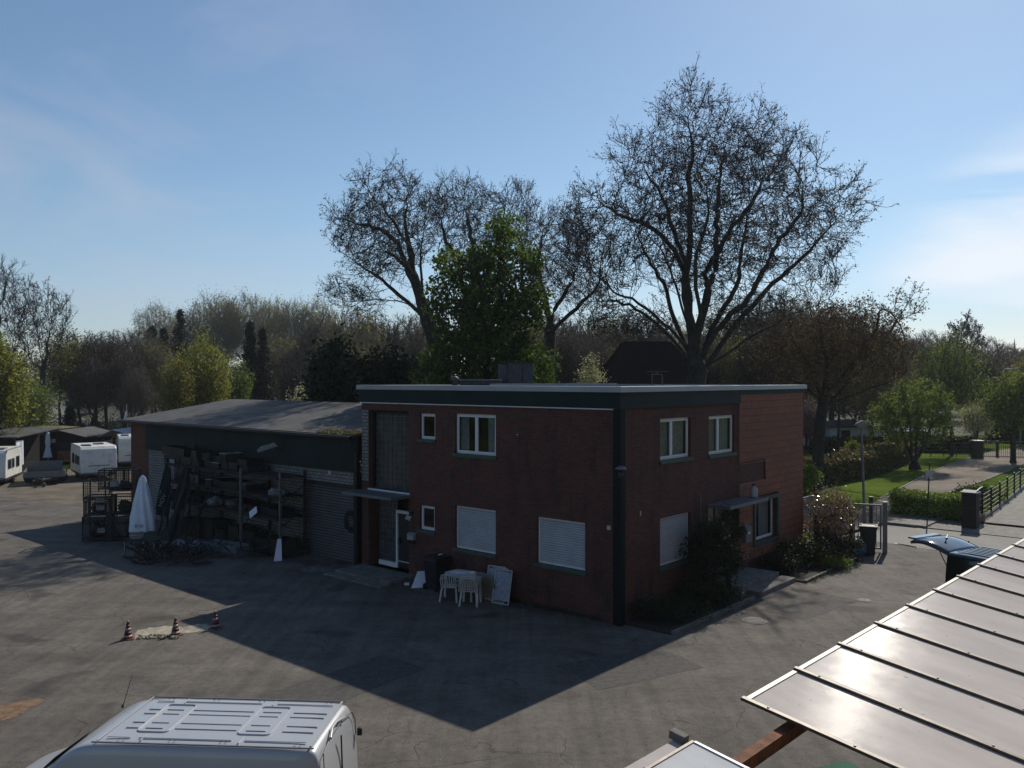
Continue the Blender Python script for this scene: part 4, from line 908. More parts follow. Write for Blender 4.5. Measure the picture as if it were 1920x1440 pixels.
# -- brown-red leafed tree right of the building, with a thick straight trunk
b = Vector(G(1533, 920)); Y = b.y
LL = fork_lines(b, [curve(pl(b, p, Y, y1)) for p, y1 in [([(1541, 745), (1520, 690), (1490, 640), (1460, 610)], 1), ([(1545, 740), (1550, 680), (1540, 620), (1560, 575)], -1), ([(1548, 765), (1585, 720), (1620, 690), (1670, 660)], 1.5), ([(1550, 735), (1600, 680), (1640, 620), (1655, 580), (1690, 610), (1702, 660)], -1),
  ([(1541, 750), (1500, 720), (1450, 700), (1400, 690)], -2), ([(1545, 700), (1580, 640), (1610, 590)], 2.5), ([(1548, 760), (1600, 740), (1660, 720), (1700, 700)], -2.5)]], [(0, 0, 0), tuple(D(1534, 850, Y) - b), tuple(D(1538, 790, Y) - b), tuple(D(1545, 735, Y) - b)], .33)
make_tree('beech_tree', 'reddish brown leafed tree with thick straight trunk at the right end of the building', 'tree', b, 41, LL,
 [el(b, 1560, 640, Y, 130, 72, 4.2), el(b, 1480, 650, Y, 75, 65, 3), el(b, 1640, 670, Y, 75, 75, 3.5), el(b, 1500, 700, Y, 70, 50, 3), el(b, 1620, 600, Y, 70, 45, 2.5), el(b, 1570, 735, Y, 60, 25, 2.5)], 6500,
 step=.33, di=2.0, dk=.36, r0=.011, ex=2.3, grav=.0, tw=2, twl=.5, twr=.010, nleaf=17000, leaf_s=.13, lsp=.16, leafmat_=LM['copper'], rmax=.36, maxn=9000)
b2 = Vector(D(1690, 720, 56)); b2.z = 0
tracedtree('ash_tree', 'thin bare spray of twigs reaching into the pale cloud above the reddish tree', 1570, 720, 60, [(1575, 720), (1630, 655), (1672, 622)], [([(1675, 610), (1700, 570), (1735, 520)], 0), ([(1680, 600), (1710, 590), (1738, 585)], 1), ([(1675, 600), (1680, 560), (1685, 535)], -1)], [(1705, 575, 38, 48, 1.5)], 43, 160, step=.4, di=2.2, dk=.7, r0=.012, tw=2, twl=.7, twr=.010, nbud=500, buds_s=.05, rmax=.09)
# small young-leaf tree on the lawn and friends
b = Vector(G(1716, 882)); Y = b.y
LL = fork_lines(b, [curve(pl(b, p, Y, y1)) for p, y1 in [([(1712, 865), (1690, 800), (1665, 760)], 0), ([(1716, 862), (1720, 800), (1715, 750)], 1), ([(1722, 862), (1745, 800), (1765, 760)], -1), ([(1710, 860), (1705, 800), (1690, 730)], -1.5)]], [(0, 0, 0), tuple(D(1714, 872, Y) - b), tuple(D(1716, 858, Y) - b)], .3)
make_tree('fruit_tree', 'low spreading fruit tree with fresh green leaves and forked trunk on the lawn', 'tree', b, 44, LL,
 [el(b, 1710, 790, Y, 85, 62, 3), el(b, 1680, 770, Y, 50, 45, 2.4), el(b, 1745, 770, Y, 50, 50, 2.4), el(b, 1715, 745, Y, 55, 40, 2)], 1300, step=.3, di=2, dk=.6, r0=.012, tw=1, twl=.4, twr=.01, nleaf=15000, leaf_s=.15, lsp=.18, leafmat_=LM['young'], rmax=.34, maxn=5000)
simple('birch_tree', 'tall slim tree with a veil of small green leaves behind the lawn fence', 1785, 0, 640, 76, 130, 45, 'bare', natt=2500, trunkv=.2, nleaf=9000, leaf_s=.14, lsp=.3, leafmat_=LM['young'], rmax=.16)
simple('apple_tree', 'spreading light green tree at the right edge behind the far gate', 1900, 0, 695, 68, 150, 46, 'leaf', natt=2200, trunkv=.3, nleaf=14000, leaf_s=.15, lsp=.28, leafmat_=LM['young'], rmax=.2)
simple('lime_tree', 'rounded pale green tree cut by the right edge high above the path', 1945, 0, 660, 90, 140, 47, 'leaf', natt=700, nleaf=12000, leaf_s=.2, lsp=.4, leafmat_=LM['olive'], rmax=.2)
simple('cherry_tree', 'white blossoming small tree behind the lawn fence', 1832, 0, 758, 84, 75, 48, 'leaf', natt=400, trunkv=.25, nleaf=7000, leaf_s=.14, lsp=.25, leafmat_=LM['white'], rmax=.12)
simple('ornamental_cherry_tree', 'pink blossoming tree between the brick building and the thick trunk', 1512, 0, 760, 80, 60, 49, 'leaf', natt=400, trunkv=.2, nleaf=9000, leaf_s=.14, lsp=.25, leafmat_=LM['pink'], rmax=.12)
simple('elm_tree', 'round crowned bare tree standing above the far woods left of the church spire', 1812, 0, 600, 150, 75, 50, 'bare', natt=700, trunkv=.35, dk=.9, sprout=(.8, 1.6, 5, .8, 2, .35, 2.2), nbud=2500, buds_s=.1, rmax=.3)
# left side
simple('sycamore_tree', 'bright yellow green leafed tree cut by the left edge', -28, 0, 618, 60, 150, 51, 'leaf', natt=2200, trunkv=.25, nleaf=15000, leaf_s=.20, lsp=.3, leafmat_=LM['fresh'], rmax=.2)
simple('oak_tree', 'tallest bare tree cut by the left edge with dark spreading limbs', -5, 0, 498, 82, 175, 52, 'bare', natt=900, trunkv=.25, rmax=.35, wob=.18, dk=.9, sprout=(.8, 1.6, 5, .7, 2, .3, 1.5))
simple('oak_tree', 'bare dark tree with crooked limbs, second from the left edge', 80, 0, 540, 86, 150, 53, 'bare', natt=800, trunkv=.3, rmax=.3, wob=.18, dk=.9, sprout=(.8, 1.6, 5, .7, 2, .3, 1.5), nbud=1500, buds_s=.05)
simple('field_maple_tree', 'olive green budding tree behind the dark hut', 112, 0, 612, 92, 110, 54, 'leaf', natt=800, nleaf=6000, leaf_s=.18, lsp=.4, leafmat_=LM['olive'], rmax=.15)
simple('hazel_tree', 'dull green bushy tree low behind the left shed', 45, 0, 700, 80, 150, 55, 'leaf', natt=500, trunkv=.1, nleaf=9000, leaf_s=.18, lsp=.4, leafmat_=LM['young'], rmax=.12)
simple('willow_tree', 'yellow green willow with a pointed full crown above the workshop roof end', 378, 0, 618, 78, 125, 56, 'leaf', natt=1000, trunkv=.12, nleaf=20000, leaf_s=.16, lsp=.3, leafmat_=LM['fresh2'] if 'fresh2' in LM else LM['fresh'], rmax=.18, droop=1.0)
simple('willow_tree', 'smaller yellow green willow just left of the pointed one', 328, 0, 668, 74, 75, 57, 'leaf', natt=600, trunkv=.12, nleaf=9000, leaf_s=.15, lsp=.3, leafmat_=LM['olive'], rmax=.14, droop=1.0)
simple('lilac_bush', 'green shrub between the pointed willow and the dark conifers', 445, 0, 672, 86, 60, 58, 'leaf', natt=300, trunkv=.1, nleaf=6000, leaf_s=.18, lsp=.3, leafmat_=LM['young'], rmax=.1, cat='shrub')
simple('blossom_bush', 'small creamy blossoming shrub behind the workshop roof ridge', 566, 0, 718, 62, 60, 59, 'leaf', natt=200, trunkv=.1, nleaf=4500, leaf_s=.14, lsp=.2, leafmat_=LM['white'], rmax=.08, cat='shrub')
simple('blossom_bush', 'pale cream budding shrub left of the dark house gable', 1106, 0, 655, 52, 62, 60, 'leaf', natt=300, trunkv=.1, nleaf=7000, leaf_s=.11, lsp=.2, leafmat_=LM['white'], rmax=.08, cat='shrub')
def conifer(label, u, vt, Y, wpx, seed, name='spruce_tree', low=.12, dens=1.0, mat='dark', group=None, gappy=1.0):
    b = Vector(D(u, 712, Y)); b.z = 0; H = D(u, vt, Y).z; R = wpx * Y / F / 2; rng = np.random.default_rng(seed)
    t = thing(name, label, 'tree', b, 0, group); m = MB(); m.tube([(0, 0, 0), (0, 0, H * .6), (0, 0, H * .99)], [H * .016, H * .009, .02], 6); m.build('trunk', MT['bark'], t)
    nb = int(240 * dens); z = H * (low + (1 - low) * rng.random(nb) ** .8); th = rng.random(nb) * 2 * pi; L = R * 1.45 * ((1 - z / H) / (1 - low)) ** .8 * rng.uniform(.55, 1.15, nb) + .15
    d = np.stack([np.cos(th), np.sin(th), -.15 - .25 * rng.random(nb)], 1); k = 42; f = rng.random((nb, k)) ** .7
    C = np.stack([np.zeros(nb), np.zeros(nb), z], 1)[:, None] + d[:, None] * (L[:, None] * f)[:, :, None] + rng.normal(size=(nb, k, 3)) * (.07 + .10 * R * .3)
    C = C.reshape(-1, 3); V, Q = leaf_quads(rng, C, rng.uniform(.15, .38, len(C)) * max(1, R / 2.2), up=.2, asp=.3, droop=.4); n_ = NM(); n_.add(V, Q)
    A = np.stack([np.zeros(nb), np.zeros(nb), z], 1); V, Q, T, *_ = twig_cones(rng, A, nrmz(d), L, np.full(nb, .03)); n_.add(V, Q, T)
    n_.build('crown', LM[mat], t); return t
conifer('dark spruce with a ragged tip left of the rounded bare crowns', 338, 583, 112, 62, 61)
conifer('dark pine with a blunt top, left one of the pair before the spruce', 285, 612, 108, 36, 62, 'pine_tree', low=.5)
conifer('dark pine with a blunt top, right one of the pair before the spruce', 307, 618, 109, 32, 63, 'pine_tree', low=.5)
conifer('slender dark cypress, the taller of the two side by side', 469, 603, 92, 42, 64, 'cypress_tree', low=.03, dens=1.3)
conifer('slender dark cypress, the shorter of the two side by side', 493, 617, 93, 44, 65, 'cypress_tree', low=.03, dens=1.3)
conifer('small dark cone-shaped thuja behind the hut roof', 132, 762, 84, 26, 66, 'thuja_tree', low=.02, dens=1.0)
def yew(label, u, vt, Y, wpx, seed, mat='dark', nl=12000, ls=.25):
    b = Vector(D(u, 712, Y)); b.z = 0; H = D(u, vt, Y).z; R = wpx * Y / F / 2
    return simple('yew_tree', label, u, 0, vt, Y, wpx, seed, 'leaf', natt=500, trunkv=.1, nleaf=nl, leaf_s=ls, lsp=.35, leafmat_=LM[mat], rmax=.16)
yew('black-green yew thicket left of the maple, behind the workshop ridge', 640, 640, 47, 150, 71, nl=15000)
yew('black-green yew between the thicket and the green maple', 735, 655, 48, 130, 72, nl=13000)
# background: a few master trees copied about
def place_copy(src, u, Y, vt, wpx, label, group, rz):
    b = Vector(D(u, 712, Y)); b.z = 0; H0 = src['h0']; W0 = src['w0']; H = D(u, vt, Y).z
    s = H / H0; sw = wpx * Y / F / W0; return dup(src, b, rz, label, group, (sw, sw, s))
def master(seed, Y, vt, wpx, u, label, group, **kw):
    t = simple('bare_tree', label, u, 0, vt, Y, wpx, seed, 'bare', group=group, **kw)
    t['h0'] = D(u, vt, Y).z; t['w0'] = wpx * Y / F; return t
g1 = 'rounded bare trees on the skyline left of the plane trees'; g2 = 'bare brown trees in the belt behind the yard'; g3 = 'bare trees on the horizon at the right'
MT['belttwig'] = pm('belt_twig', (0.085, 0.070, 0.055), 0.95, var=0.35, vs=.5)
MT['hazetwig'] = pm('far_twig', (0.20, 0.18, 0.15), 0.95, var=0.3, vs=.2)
l1 = 'rounded pale brown bare tree on the skyline behind the willow'
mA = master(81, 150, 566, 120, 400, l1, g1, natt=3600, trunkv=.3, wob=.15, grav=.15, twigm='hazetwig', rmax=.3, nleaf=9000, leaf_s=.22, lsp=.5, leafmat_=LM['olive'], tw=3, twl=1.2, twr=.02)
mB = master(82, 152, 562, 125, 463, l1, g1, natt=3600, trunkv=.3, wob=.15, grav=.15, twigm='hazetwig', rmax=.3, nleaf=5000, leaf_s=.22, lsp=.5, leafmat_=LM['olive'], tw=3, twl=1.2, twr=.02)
l2 = 'bare brown tree in the dense belt behind the yard'
mC = master(83, 95, 640, 110, 182, l2, g2, natt=3600, trunkv=.15, wob=.35, rmax=.2, twigm='belttwig', tw=3, twl=.9, twr=.016, nbud=5000, buds_s=.055)
mD = master(84, 98, 632, 105, 232, l2, g2, natt=3600, trunkv=.15, wob=.35, rmax=.2, twigm='belttwig', tw=3, twl=.9, twr=.016)
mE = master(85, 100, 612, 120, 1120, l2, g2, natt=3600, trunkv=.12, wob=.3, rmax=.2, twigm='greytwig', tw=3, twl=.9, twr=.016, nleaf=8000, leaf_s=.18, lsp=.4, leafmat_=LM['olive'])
rnd = random.Random(77)
for src, u, Y, vt, w_ in ((mA, 512, 158, 576, 105), (mB, 548, 160, 572, 105), (mA, 596, 162, 574, 105), (mB, 345, 148, 592, 90), (mB, 425, 156, 574, 90)):
    place_copy(src, u, Y, vt, w_, l1, g1, rnd.uniform(0, 6.28))
place_copy(mB, 292, 128, 580, 95, 'thin bare tree rising above the pair of dark pines', None, 1.0).pop('group', None)
spots = [(-60, 96, 640, 130), (-140, 90, 630, 140), (-230, 98, 640, 140), (-320, 92, 630, 150), (-110, 110, 620, 150), (-260, 112, 620, 150), (2000, 104, 660, 130), (2080, 98, 650, 140), (2170, 104, 640, 150), (150, 100, 650, 110), (200, 106, 636, 110), (262, 104, 628, 110), (238, 92, 668, 90), (172, 92, 680, 90), (290, 100, 650, 100), (320, 118, 640, 100), (255, 84, 700, 70),
 (530, 110, 640, 130), (575, 100, 650, 120), (610, 90, 600, 120), (660, 84, 590, 130), (700, 92, 600, 130), (760, 88, 605, 140), (800, 100, 600, 130), (560, 80, 690, 90), (690, 75, 640, 120),
 (980, 90, 590, 140), (1040, 96, 600, 140), (1090, 88, 610, 130), (1150, 100, 605, 140), (1200, 92, 600, 150), (1260, 98, 610, 140), (1340, 90, 600, 150), (1400, 84, 590, 150), (1450, 88, 560, 140), (1500, 96, 570, 150), (1560, 90, 590, 150), (1620, 98, 600, 140), (1370, 72, 640, 130), (1440, 70, 630, 130),
 (620, 74, 640, 110), (665, 70, 655, 110), (1060, 70, 640, 120), (1120, 76, 640, 120), (1180, 74, 650, 110), (1300, 70, 640, 120), (1240, 76, 640, 120), (1665, 92, 650, 110), (1720, 100, 645, 110), (1770, 104, 655, 110), (1830, 100, 670, 110), (1880, 104, 680, 110), (1930, 100, 690, 110), (1640, 78, 680, 100),
 (1660, 110, 630, 130), (1600, 84, 690, 120), (1560, 100, 700, 120), (1700, 104, 660, 110)]
def belt(u):
    k = 'behind the hut and caravans' if u < 300 else 'behind the workshop roof' if u < 620 else 'behind the maple and left plane trees' if u < 1130 else 'behind the gabled house and largest plane tree' if u < 1500 else 'behind the reddish tree and gardens'
    return 'bare brown tree in the belt ' + k, 'bare trees ' + k
for m_, u in ((mC, 182), (mD, 232), (mE, 1120)): m_['label'], m_['group'] = belt(u)
for i, (u, Y, vt, w_) in enumerate(spots): l2, g2 = belt(u); place_copy((mC, mD, mE)[i % 3 if 450 < u < 1700 else (0, 1, 0, 1, 2)[i % 5]], u, Y, vt, w_, l2, g2, rnd.uniform(0, 6.28))
l3 = 'bare dark tree on the low horizon at the far right'
first = place_copy(mD, 1700, 170, 634, 110, l3, g3, 1.0)
for i, (u, Y, vt, w_) in enumerate([(1740, 175, 628, 100), (1775, 165, 640, 90), (1850, 172, 640, 110), (1890, 180, 655, 110), (1925, 176, 660, 110), (1960, 160, 650, 120), (1870, 140, 690, 110), (1820, 135, 690, 110), (1910, 135, 700, 110), (1755, 130, 700, 100)]):
    place_copy((mD, mC)[i % 2], u, Y, vt, w_, l3, g3, rnd.uniform(0, 6.28))
# distant woods that read as one mass
rng = np.random.default_rng(5); n = 9000; nm = NM()
uu = rng.uniform(-250, 2200, n); YY = rng.uniform(190, 300, n); hh = (9 + 3.5 * np.sin(uu * .013) + 2.5 * np.sin(uu * .047 + 1)) * (YY / 210)
C = np.stack([(uu - 960) / F * YY, YY, rng.random(n) ** .6 * hh], 1); d = nrmz(rng.normal(size=(n, 3)) * .5 + np.array([0, 0, 1.]))
V, Q, T, e, m_, _ = twig_cones(rng, C, d, rng.uniform(2, 5, n), np.full(n, .12)); nm.add(V, Q, T)
c2 = np.concatenate([e, m_, e, m_]) + rng.normal(size=(4 * n, 3)) * .9; V, Q = leaf_quads(rng, c2, rng.uniform(.5, 1.4, 4 * n), asp=.35); nm.add(V, Q)
for (xa, xb, ya, yb) in ((-110, -66, -60, 62), (62, 105, -60, 40)):        # unseen leaf masses added at both sides to darken the window reflections
    k_ = 5200; C = np.stack([rng.uniform(xa, xb, k_), rng.uniform(ya, yb, k_), rng.random(k_) ** .6 * 11], 1); V, Q = leaf_quads(rng, C, rng.uniform(1.2, 2.6, k_), asp=.5); nm.add(V, Q)
o = nm.build('far_woods', LM['far'] if 'far' in LM else leafmat('far_wood', [(.035, .032, .026), (.055, .048, .036), (.06, .065, .035)], .2), None); tag(o, 'dark distant woods closing the horizon, plus unseen side masses added for window reflections', 'woods', kind='stuff')
lit = groundmat('leaf_litter', 'dirt'); lit.node_tree.nodes  # brown floor of the belt
sheet('woodland_floor', [(-66, 86), (-44, 78), (12, 84), (40, 100), (130, 118), (400, 330), (-400, 330), (-140, 110)], 0.03, pm('litter_floor', (.035, .034, .018), .95, var=.6, vs=.4, dirt=(.05, .06, .02)))
# undergrowth behind the yard, as ground cover
def thicket(name, label, poly, n, h, s, mat, seed, kind='stuff', cat='undergrowth', zb=0.0):
    rng = np.random.default_rng(seed); x0, x1, y0, y1 = poly; C = np.stack([rng.uniform(x0, x1, n), rng.uniform(y0, y1, n), zb + h * rng.random(n) ** 1.3], 1)
    C[:, 2] *= .6 + .4 * np.sin(C[:, 0] * .9 + seed) * np.cos(C[:, 1] * .7)
    V, Q = leaf_quads(rng, C, s * rng.uniform(.5, 1.4, n)); nm = NM(); nm.add(V, Q); o = nm.build(name, LM[mat], None); tag(o, label, cat, kind=kind); return o
thicket('undergrowth', 'brownish green undergrowth beneath the tree belt on the left', (-62, -34, 86, 112), 26000, 2.6, .22, 'ivy', 3)
thicket('undergrowth', 'dark undergrowth behind the workshop and the brick building', (-34, 16, 74, 96), 34000, 3.2, .24, 'ivy', 4)
# ================================================================== CARPORT
O3 = G(1395.8, 1314, 3.6)
CP = thing('carport', 'long carport roof of ribbed translucent panels between thin dark battens, lower right', 'carport', (0, 0, 0))
ev = Vector((sin(rad(42.95)), cos(rad(42.95)), 0)); bv = Vector((.753, -.640, -.152)).normalized()
nv = ev.cross(bv).normalized(); nv = nv if nv.z > 0 else -nv; bv = (bv - ev * bv.dot(ev)).normalized(); nv = ev.cross(bv); nv = nv if nv.z > 0 else -nv
CT = Matrix.Translation(O3) @ Matrix((ev, bv, nv)).transposed().to_4x4()
CP.matrix_world = CT if abs(CT.to_3x3().determinant() - 1) < .01 else Matrix.Translation(O3) @ Matrix((ev, -bv, nv)).transposed().to_4x4()
SG = 1 if abs(CT.to_3x3().determinant() - 1) < .01 else -1      # sign of the local y that runs down the slope
def polymat(name, base, tl, rough, amp):
    m, nt = newmat(name); tc = N(nt, 'TexCoord').outputs['Object']; s = N(nt, 'SeparateXYZ', {0: tc}).outputs
    n = N(nt, 'TexNoise', {'Vector': N(nt, 'Mapping', {'Vector': tc, 'Scale': (1.0, .35, 1)}).outputs[0], 'Scale': 1.6, 'Detail': 7.0, 'Roughness': .6}).outputs[0]
    c = MIX(nt, RAMP(nt, n, [(.35, 0.0), (.7, .55)]), base, tuple(x * .62 for x in base))
    sp = N(nt, 'TexNoise', {'Vector': tc, 'Scale': 9.0, 'Detail': 3.0}).outputs[0]
    c = MIX(nt, RAMP(nt, sp, [(.70, 0.0), (.73, .5)]), c, (.06, .055, .05))
    ph = M(nt, 'SINE', M(nt, 'MULTIPLY', s[0], 2 * pi / .032))
    # the flutes of the sheet tilt its surface to and fro along the row of panels
    tilt = N(nt, 'VectorMath', {0: tuple(ev), 'Scale': M(nt, 'MULTIPLY', ph, amp)}, operation='SCALE').outputs[0]
    nn_ = N(nt, 'TexNoise', {'Vector': tc, 'Scale': 5.0, 'Detail': 3.0}).outputs['Color']
    wv_ = N(nt, 'VectorMath', {0: N(nt, 'VectorMath', {0: nn_, 1: (.5, .5, .5)}, operation='SUBTRACT').outputs[0], 'Scale': .035}, operation='SCALE').outputs[0]
    gn = N(nt, 'NewGeometry').outputs['Normal']
    bp = N(nt, 'VectorMath', {0: N(nt, 'VectorMath', {0: N(nt, 'VectorMath', {0: gn, 1: tilt}, operation='ADD').outputs[0], 1: wv_}, operation='ADD').outputs[0]}, operation='NORMALIZE').outputs[0]
    p = N(nt, 'BsdfPrincipled', {'Base Color': c, 'Roughness': rough, 'Specular IOR Level': .028, 'Normal': bp})
    t = N(nt, 'BsdfTranslucent', {'Color': c}); tr = N(nt, 'BsdfTransparent', {'Color': (.75, .78, .8)})
    a = N(nt, 'MixShader', {0: tl, 1: p.outputs[0], 2: t.outputs[0]}).outputs[0]
    out(nt, N(nt, 'MixShader', {0: .06, 1: a, 2: tr.outputs[0]}).outputs[0]); return m
MT['poly'] = polymat('polycarbonate', (.69, .635, .605), .16, .17, .22)
MT['poly2'] = polymat('polycarbonate_white', (.80, .82, .84), .25, .12, .22)
MT['batten_top'] = pm('batten_top', (.085, .068, .052), .45, .3, var=.4, vs=5, dirt=(.03, .027, .024))
S = 1.2; LEN = 6.4; NP = 13
def cpbox(mb, x0, x1, y0, y1, z0, z1): mb.box(x0, x1, min(SG * y0, SG * y1), max(SG * y0, SG * y1), z0, z1)
for i in range(NP):
    m = MB(); cpbox(m, i * S + .02, (i + 1) * S - .02, 0.03, LEN, -.016, 0.0); m.build('roof_panel', MT['poly'], CP)
for i in range(NP + 1):
    m = MB(); cpbox(m, i * S - .032, i * S + .032, -.03, LEN, .003, .035)
    b_ = m.build('batten', MT['batten_top'], CP, bevel=.004)
    m = MB(); k = 0.25
    while k < LEN - .1: m.lathe([(.013, 0.034), (.013, .040), (.008, .046), (0, .047)], (i * S, SG * k, 0), n=8); k += .85
    m.build('screws', MT['galv'], b_)
    m = MB(); cpbox(m, i * S - .04, i * S + .04, .0, LEN, -.075, -.02); m.build('rafter', MT['darkwood'], CP) if i else None
m = MB(); cpbox(m, 0.034, NP * S, -.02, .028, -.02, .012); m.build('edge_profile', pm('edge_alu', (.30, .29, .27), .5, .3), CP)
m = MB(); cpbox(m, -3.3, NP * S + .2, .40, .50, -.22, -.08); m.build('beam', MT['rust'], CP)
for x in (-3.2, 3.6, 9.4, 15.4):
    pw = CP.matrix_world @ Vector((x, SG * .48, -.22)); inv = CP.matrix_world.inverted()
    m = MB(); m.bar(pw, (pw.x, pw.y, 0), .12, .12); m.build('post', MT['rust'], CP, T=inv)
# separate lower piece of whiter panels
C2 = thing('carport', 'short bright white piece of panel roof at the bottom edge beyond the carport gap', 'carport', (0, 0, 0))
r2 = ray(1303, 1392); c0_ = Vector((0, 0, CH)); p2 = c0_ + r2 * ((O3 - c0_).dot(nv) / r2.dot(nv)); C2.matrix_world = Matrix.Translation(p2) @ CP.matrix_world.to_3x3().to_4x4()
for i in range(3):
    m = MB(); cpbox(m, -(i + 1) * S + .02, -i * S - .0, 0.0, 5.0, -.016, 0.0); m.build('roof_panel', MT['poly2'], C2)
m = MB(); cpbox(m, -3.8, .0, -.17, -.03, -.055, -.03); m.build('roof_panel', MT['poly'], C2)
m = MB(); cpbox(m, -3.8, 0, -.03, -.002, -.04, .01); m.build('edge_profile', MT['batten_top'], C2)
m = MB(); cpbox(m, -.09, .0, -.22, -.06, -.03, .045); m.build('end_cap', MT['concrete'], C2, bevel=.01)
m = MB(); cpbox(m, -.02, .012, .0, 5.0, -.03, .012); m.build('batten', MT['alu'], C2)
# green crate and pipe peeking out beneath the carport
t = thing('crate', 'green crate under the carport, only its top showing at the bottom edge', 'crate', G(1577, 1456, 0.9) - Vector((0, 0, .9)), .4)
m = MB()
for k in range(4): m.box(-.4, .4, -.3, .3, .05 + k * .22, .22 + k * .22)
for x in (-.38, .38):
    for y in (-.28, .28): m.box(x - .03, x + .03, y - .03, y + .03, 0, .9)
gp_ = pm('green_plastic', (.008, .085, .045), .7, spec=.1); m.build('body', gp_, t, bevel=.01)
MB().box(-.43, .43, -.33, .33, .9, .93).build('lid', gp_, t, bevel=.01)
# ================================================================== SILVER VAN
def van_body(st, prof, n2=None):
    """st = (x, roof z, width factor, floor z); prof(z_roof) gives half section"""
    m = MB(); rows = []
    for x, zt, wf, zf in st:
        sec = prof(zt, zf); row = []
        for y, z in sec: row.append((x, -y * wf, z))
        for y, z in reversed(sec[:-1] if abs(sec[-1][0]) < 1e-6 else sec): row.append((x, y * wf, z))
        rows.append(row)
    k = len(rows[0]); base = 0
    for r in rows: m.v += r
    for i in range(len(rows) - 1):
        for j in range(k - 1): m.f.append((i * k + j, i * k + j + 1, (i + 1) * k + j + 1, (i + 1) * k + j)); m.mi.append(0)
    m.f.append(tuple(range(k))[::-1]); m.mi.append(0); m.f.append(tuple((len(rows) - 1) * k + j for j in range(k))); m.mi.append(0)
    return m
def sec_van(zt, zf):
    t = zt - zf
    return [(.88, zf), (.955, zf + .10), (.975, zf + .30 * t), (.965, zf + .52 * t), (.93, zf + .74 * t), (.885, zf + .90 * t), (.865, zf + .955 * t), (.835, zf + .985 * t), (.78, zt), (.5, zt + .008), (0, zt + .012)]
MT['silver'] = pm('silver_paint', (.43, .44, .455), .36, .15, var=.05, vs=.7, coat=.5)
MT['silver_roof'] = MT['silver']
pa = G(648, 1317, 1.95); pb = G(588, 1403, 1.95); mid = (pa + pb) / 2
va = math.atan2((pa - pb).y, (pa - pb).x) - pi / 2
mid = mid + Vector((.08, 0, 0))
VN = thing('van', 'silver panel van seen from above with a ribbed roof, bottom left', 'van', (mid.x, mid.y, 0), va + pi)
# local +x = towards the front (picture left)
st = [(-.10, 1.10, .96, .35), (-.06, 1.55, .965, .33), (.0, 1.82, .975, .3), (.06, 1.91, .985, .3), (.14, 1.945, .995, .3), (.5, 1.95, 1, .3), (1.6, 1.95, 1, .3), (2.6, 1.95, 1, .3), (3.0, 1.945, .995, .3), (3.25, 1.91, .985, .3), (3.42, 1.83, .97, .3), (3.60, 1.70, .96, .3), (3.82, 1.48, .96, .3), (4.08, 1.26, .97, .3), (4.5, 1.13, .98, .3), (4.8, 1.02, .95, .3), (4.98, .90, .90, .3), (5.05, .6, .86, .3)]
vm = van_body(st, sec_van)
body = vm.build('body', MT['silver'], VN, smooth=True); s_ = body.modifiers.new('sub', 'SUBSURF'); s_.levels = 2; s_.render_levels = 2
# roof pressings
rb = MB(); grv = MB()
X = lambda f: 3.05 - f * 2.92            # 0 = front end of the flat roof, 1 = rear end
Yv = lambda f: (f - .5) * 1.56           # 0 = near the camera (+?)
sgn = 1
def yy(f): return -(Yv(f)) * sgn
def rib(x0, x1, y0, y1, h=.010):
    rb.bar((x0, y0, 1.960 + h / 2), (x1, y1, 1.960 + h / 2), .028, h)
longs = [(.075, [(.03, .14), (.18, .62), (.68, .97)]), (.28, [(.06, .12), (.30, .60), (.82, .97)]), (.40, [(.06, .12), (.30, .60), (.82, .97)]), (.60, [(.06, .12), (.29, .60), (.80, .97)]), (.70, [(.06, .12), (.29, .60), (.80, .97)]), (.90, [(.05, .14), (.20, .60), (.68, .97)])]
for f, sg in longs:
    for a, b_ in sg: rib(X(a), X(b_), yy(f), yy(f), .012)
for a, b_ in ((.13, .27), (.62, .77)):
    for f in (.28, .40, .60, .70): rib(X(a + .025), X(b_ - .03), yy(f), yy(f), .012)
def rloop(x0, x1, f0, f1, r=.07):
    y0, y1 = sorted((yy(f0), yy(f1))); xa, xb = sorted((x0, x1)); pts = []
    for cx, cy, a0 in ((xb - r, y1 - r, 0), (xa + r, y1 - r, 90), (xa + r, y0 + r, 180), (xb - r, y0 + r, 270)):
        for k in range(5): a = rad(a0 + 22.5 * k); pts.append((cx + r * cos(a), cy + r * sin(a), 1.962))
    rb.tube(pts, .016, 6, closed=True)
rloop(X(.13), X(.28), .20, .82); rloop(X(.615), X(.77), .20, .82)
for xf in (.20, .66):
    rb.bar((X(xf), yy(.02), 1.962), (X(xf), yy(.15), 1.962), .022, .014); rb.bar((X(xf), yy(.86), 1.962), (X(xf), yy(.97), 1.962), .022, .014)
rb.build('roof_ribs', MT['silver'], VN, smooth=False, bevel=.004)
gv = MB()
for f in (-.02, 1.02): gv.bar((X(-.02), yy(f), 1.950), (X(1.02), yy(f), 1.950), .018, .016)
gv.build('roof_gutter', MT['greymetal'], VN)
gv = MB(); gv.bar((X(0), yy(.0), 1.961), (X(0), yy(1.), 1.961), .018, .012); gv.build('roof_seam', MT['silver'], VN, bevel=.003)
gv = MB(); gv.bar((X(1), yy(.0), 1.961), (X(1), yy(1.), 1.961), .03, .016); gv.build('roof_seam', MT['silver'], VN, bevel=.003)
gv = MB()
for xf in (.12, .36, .60, .95):
    for f in (.035, .955):
        for dx in (0, .07): MB().lathe([(.012, 1.962), (.012, 1.966), (0, 1.966)], (X(xf) + dx, yy(f), 0), n=8).build('roof_plug', MT['black'], VN)
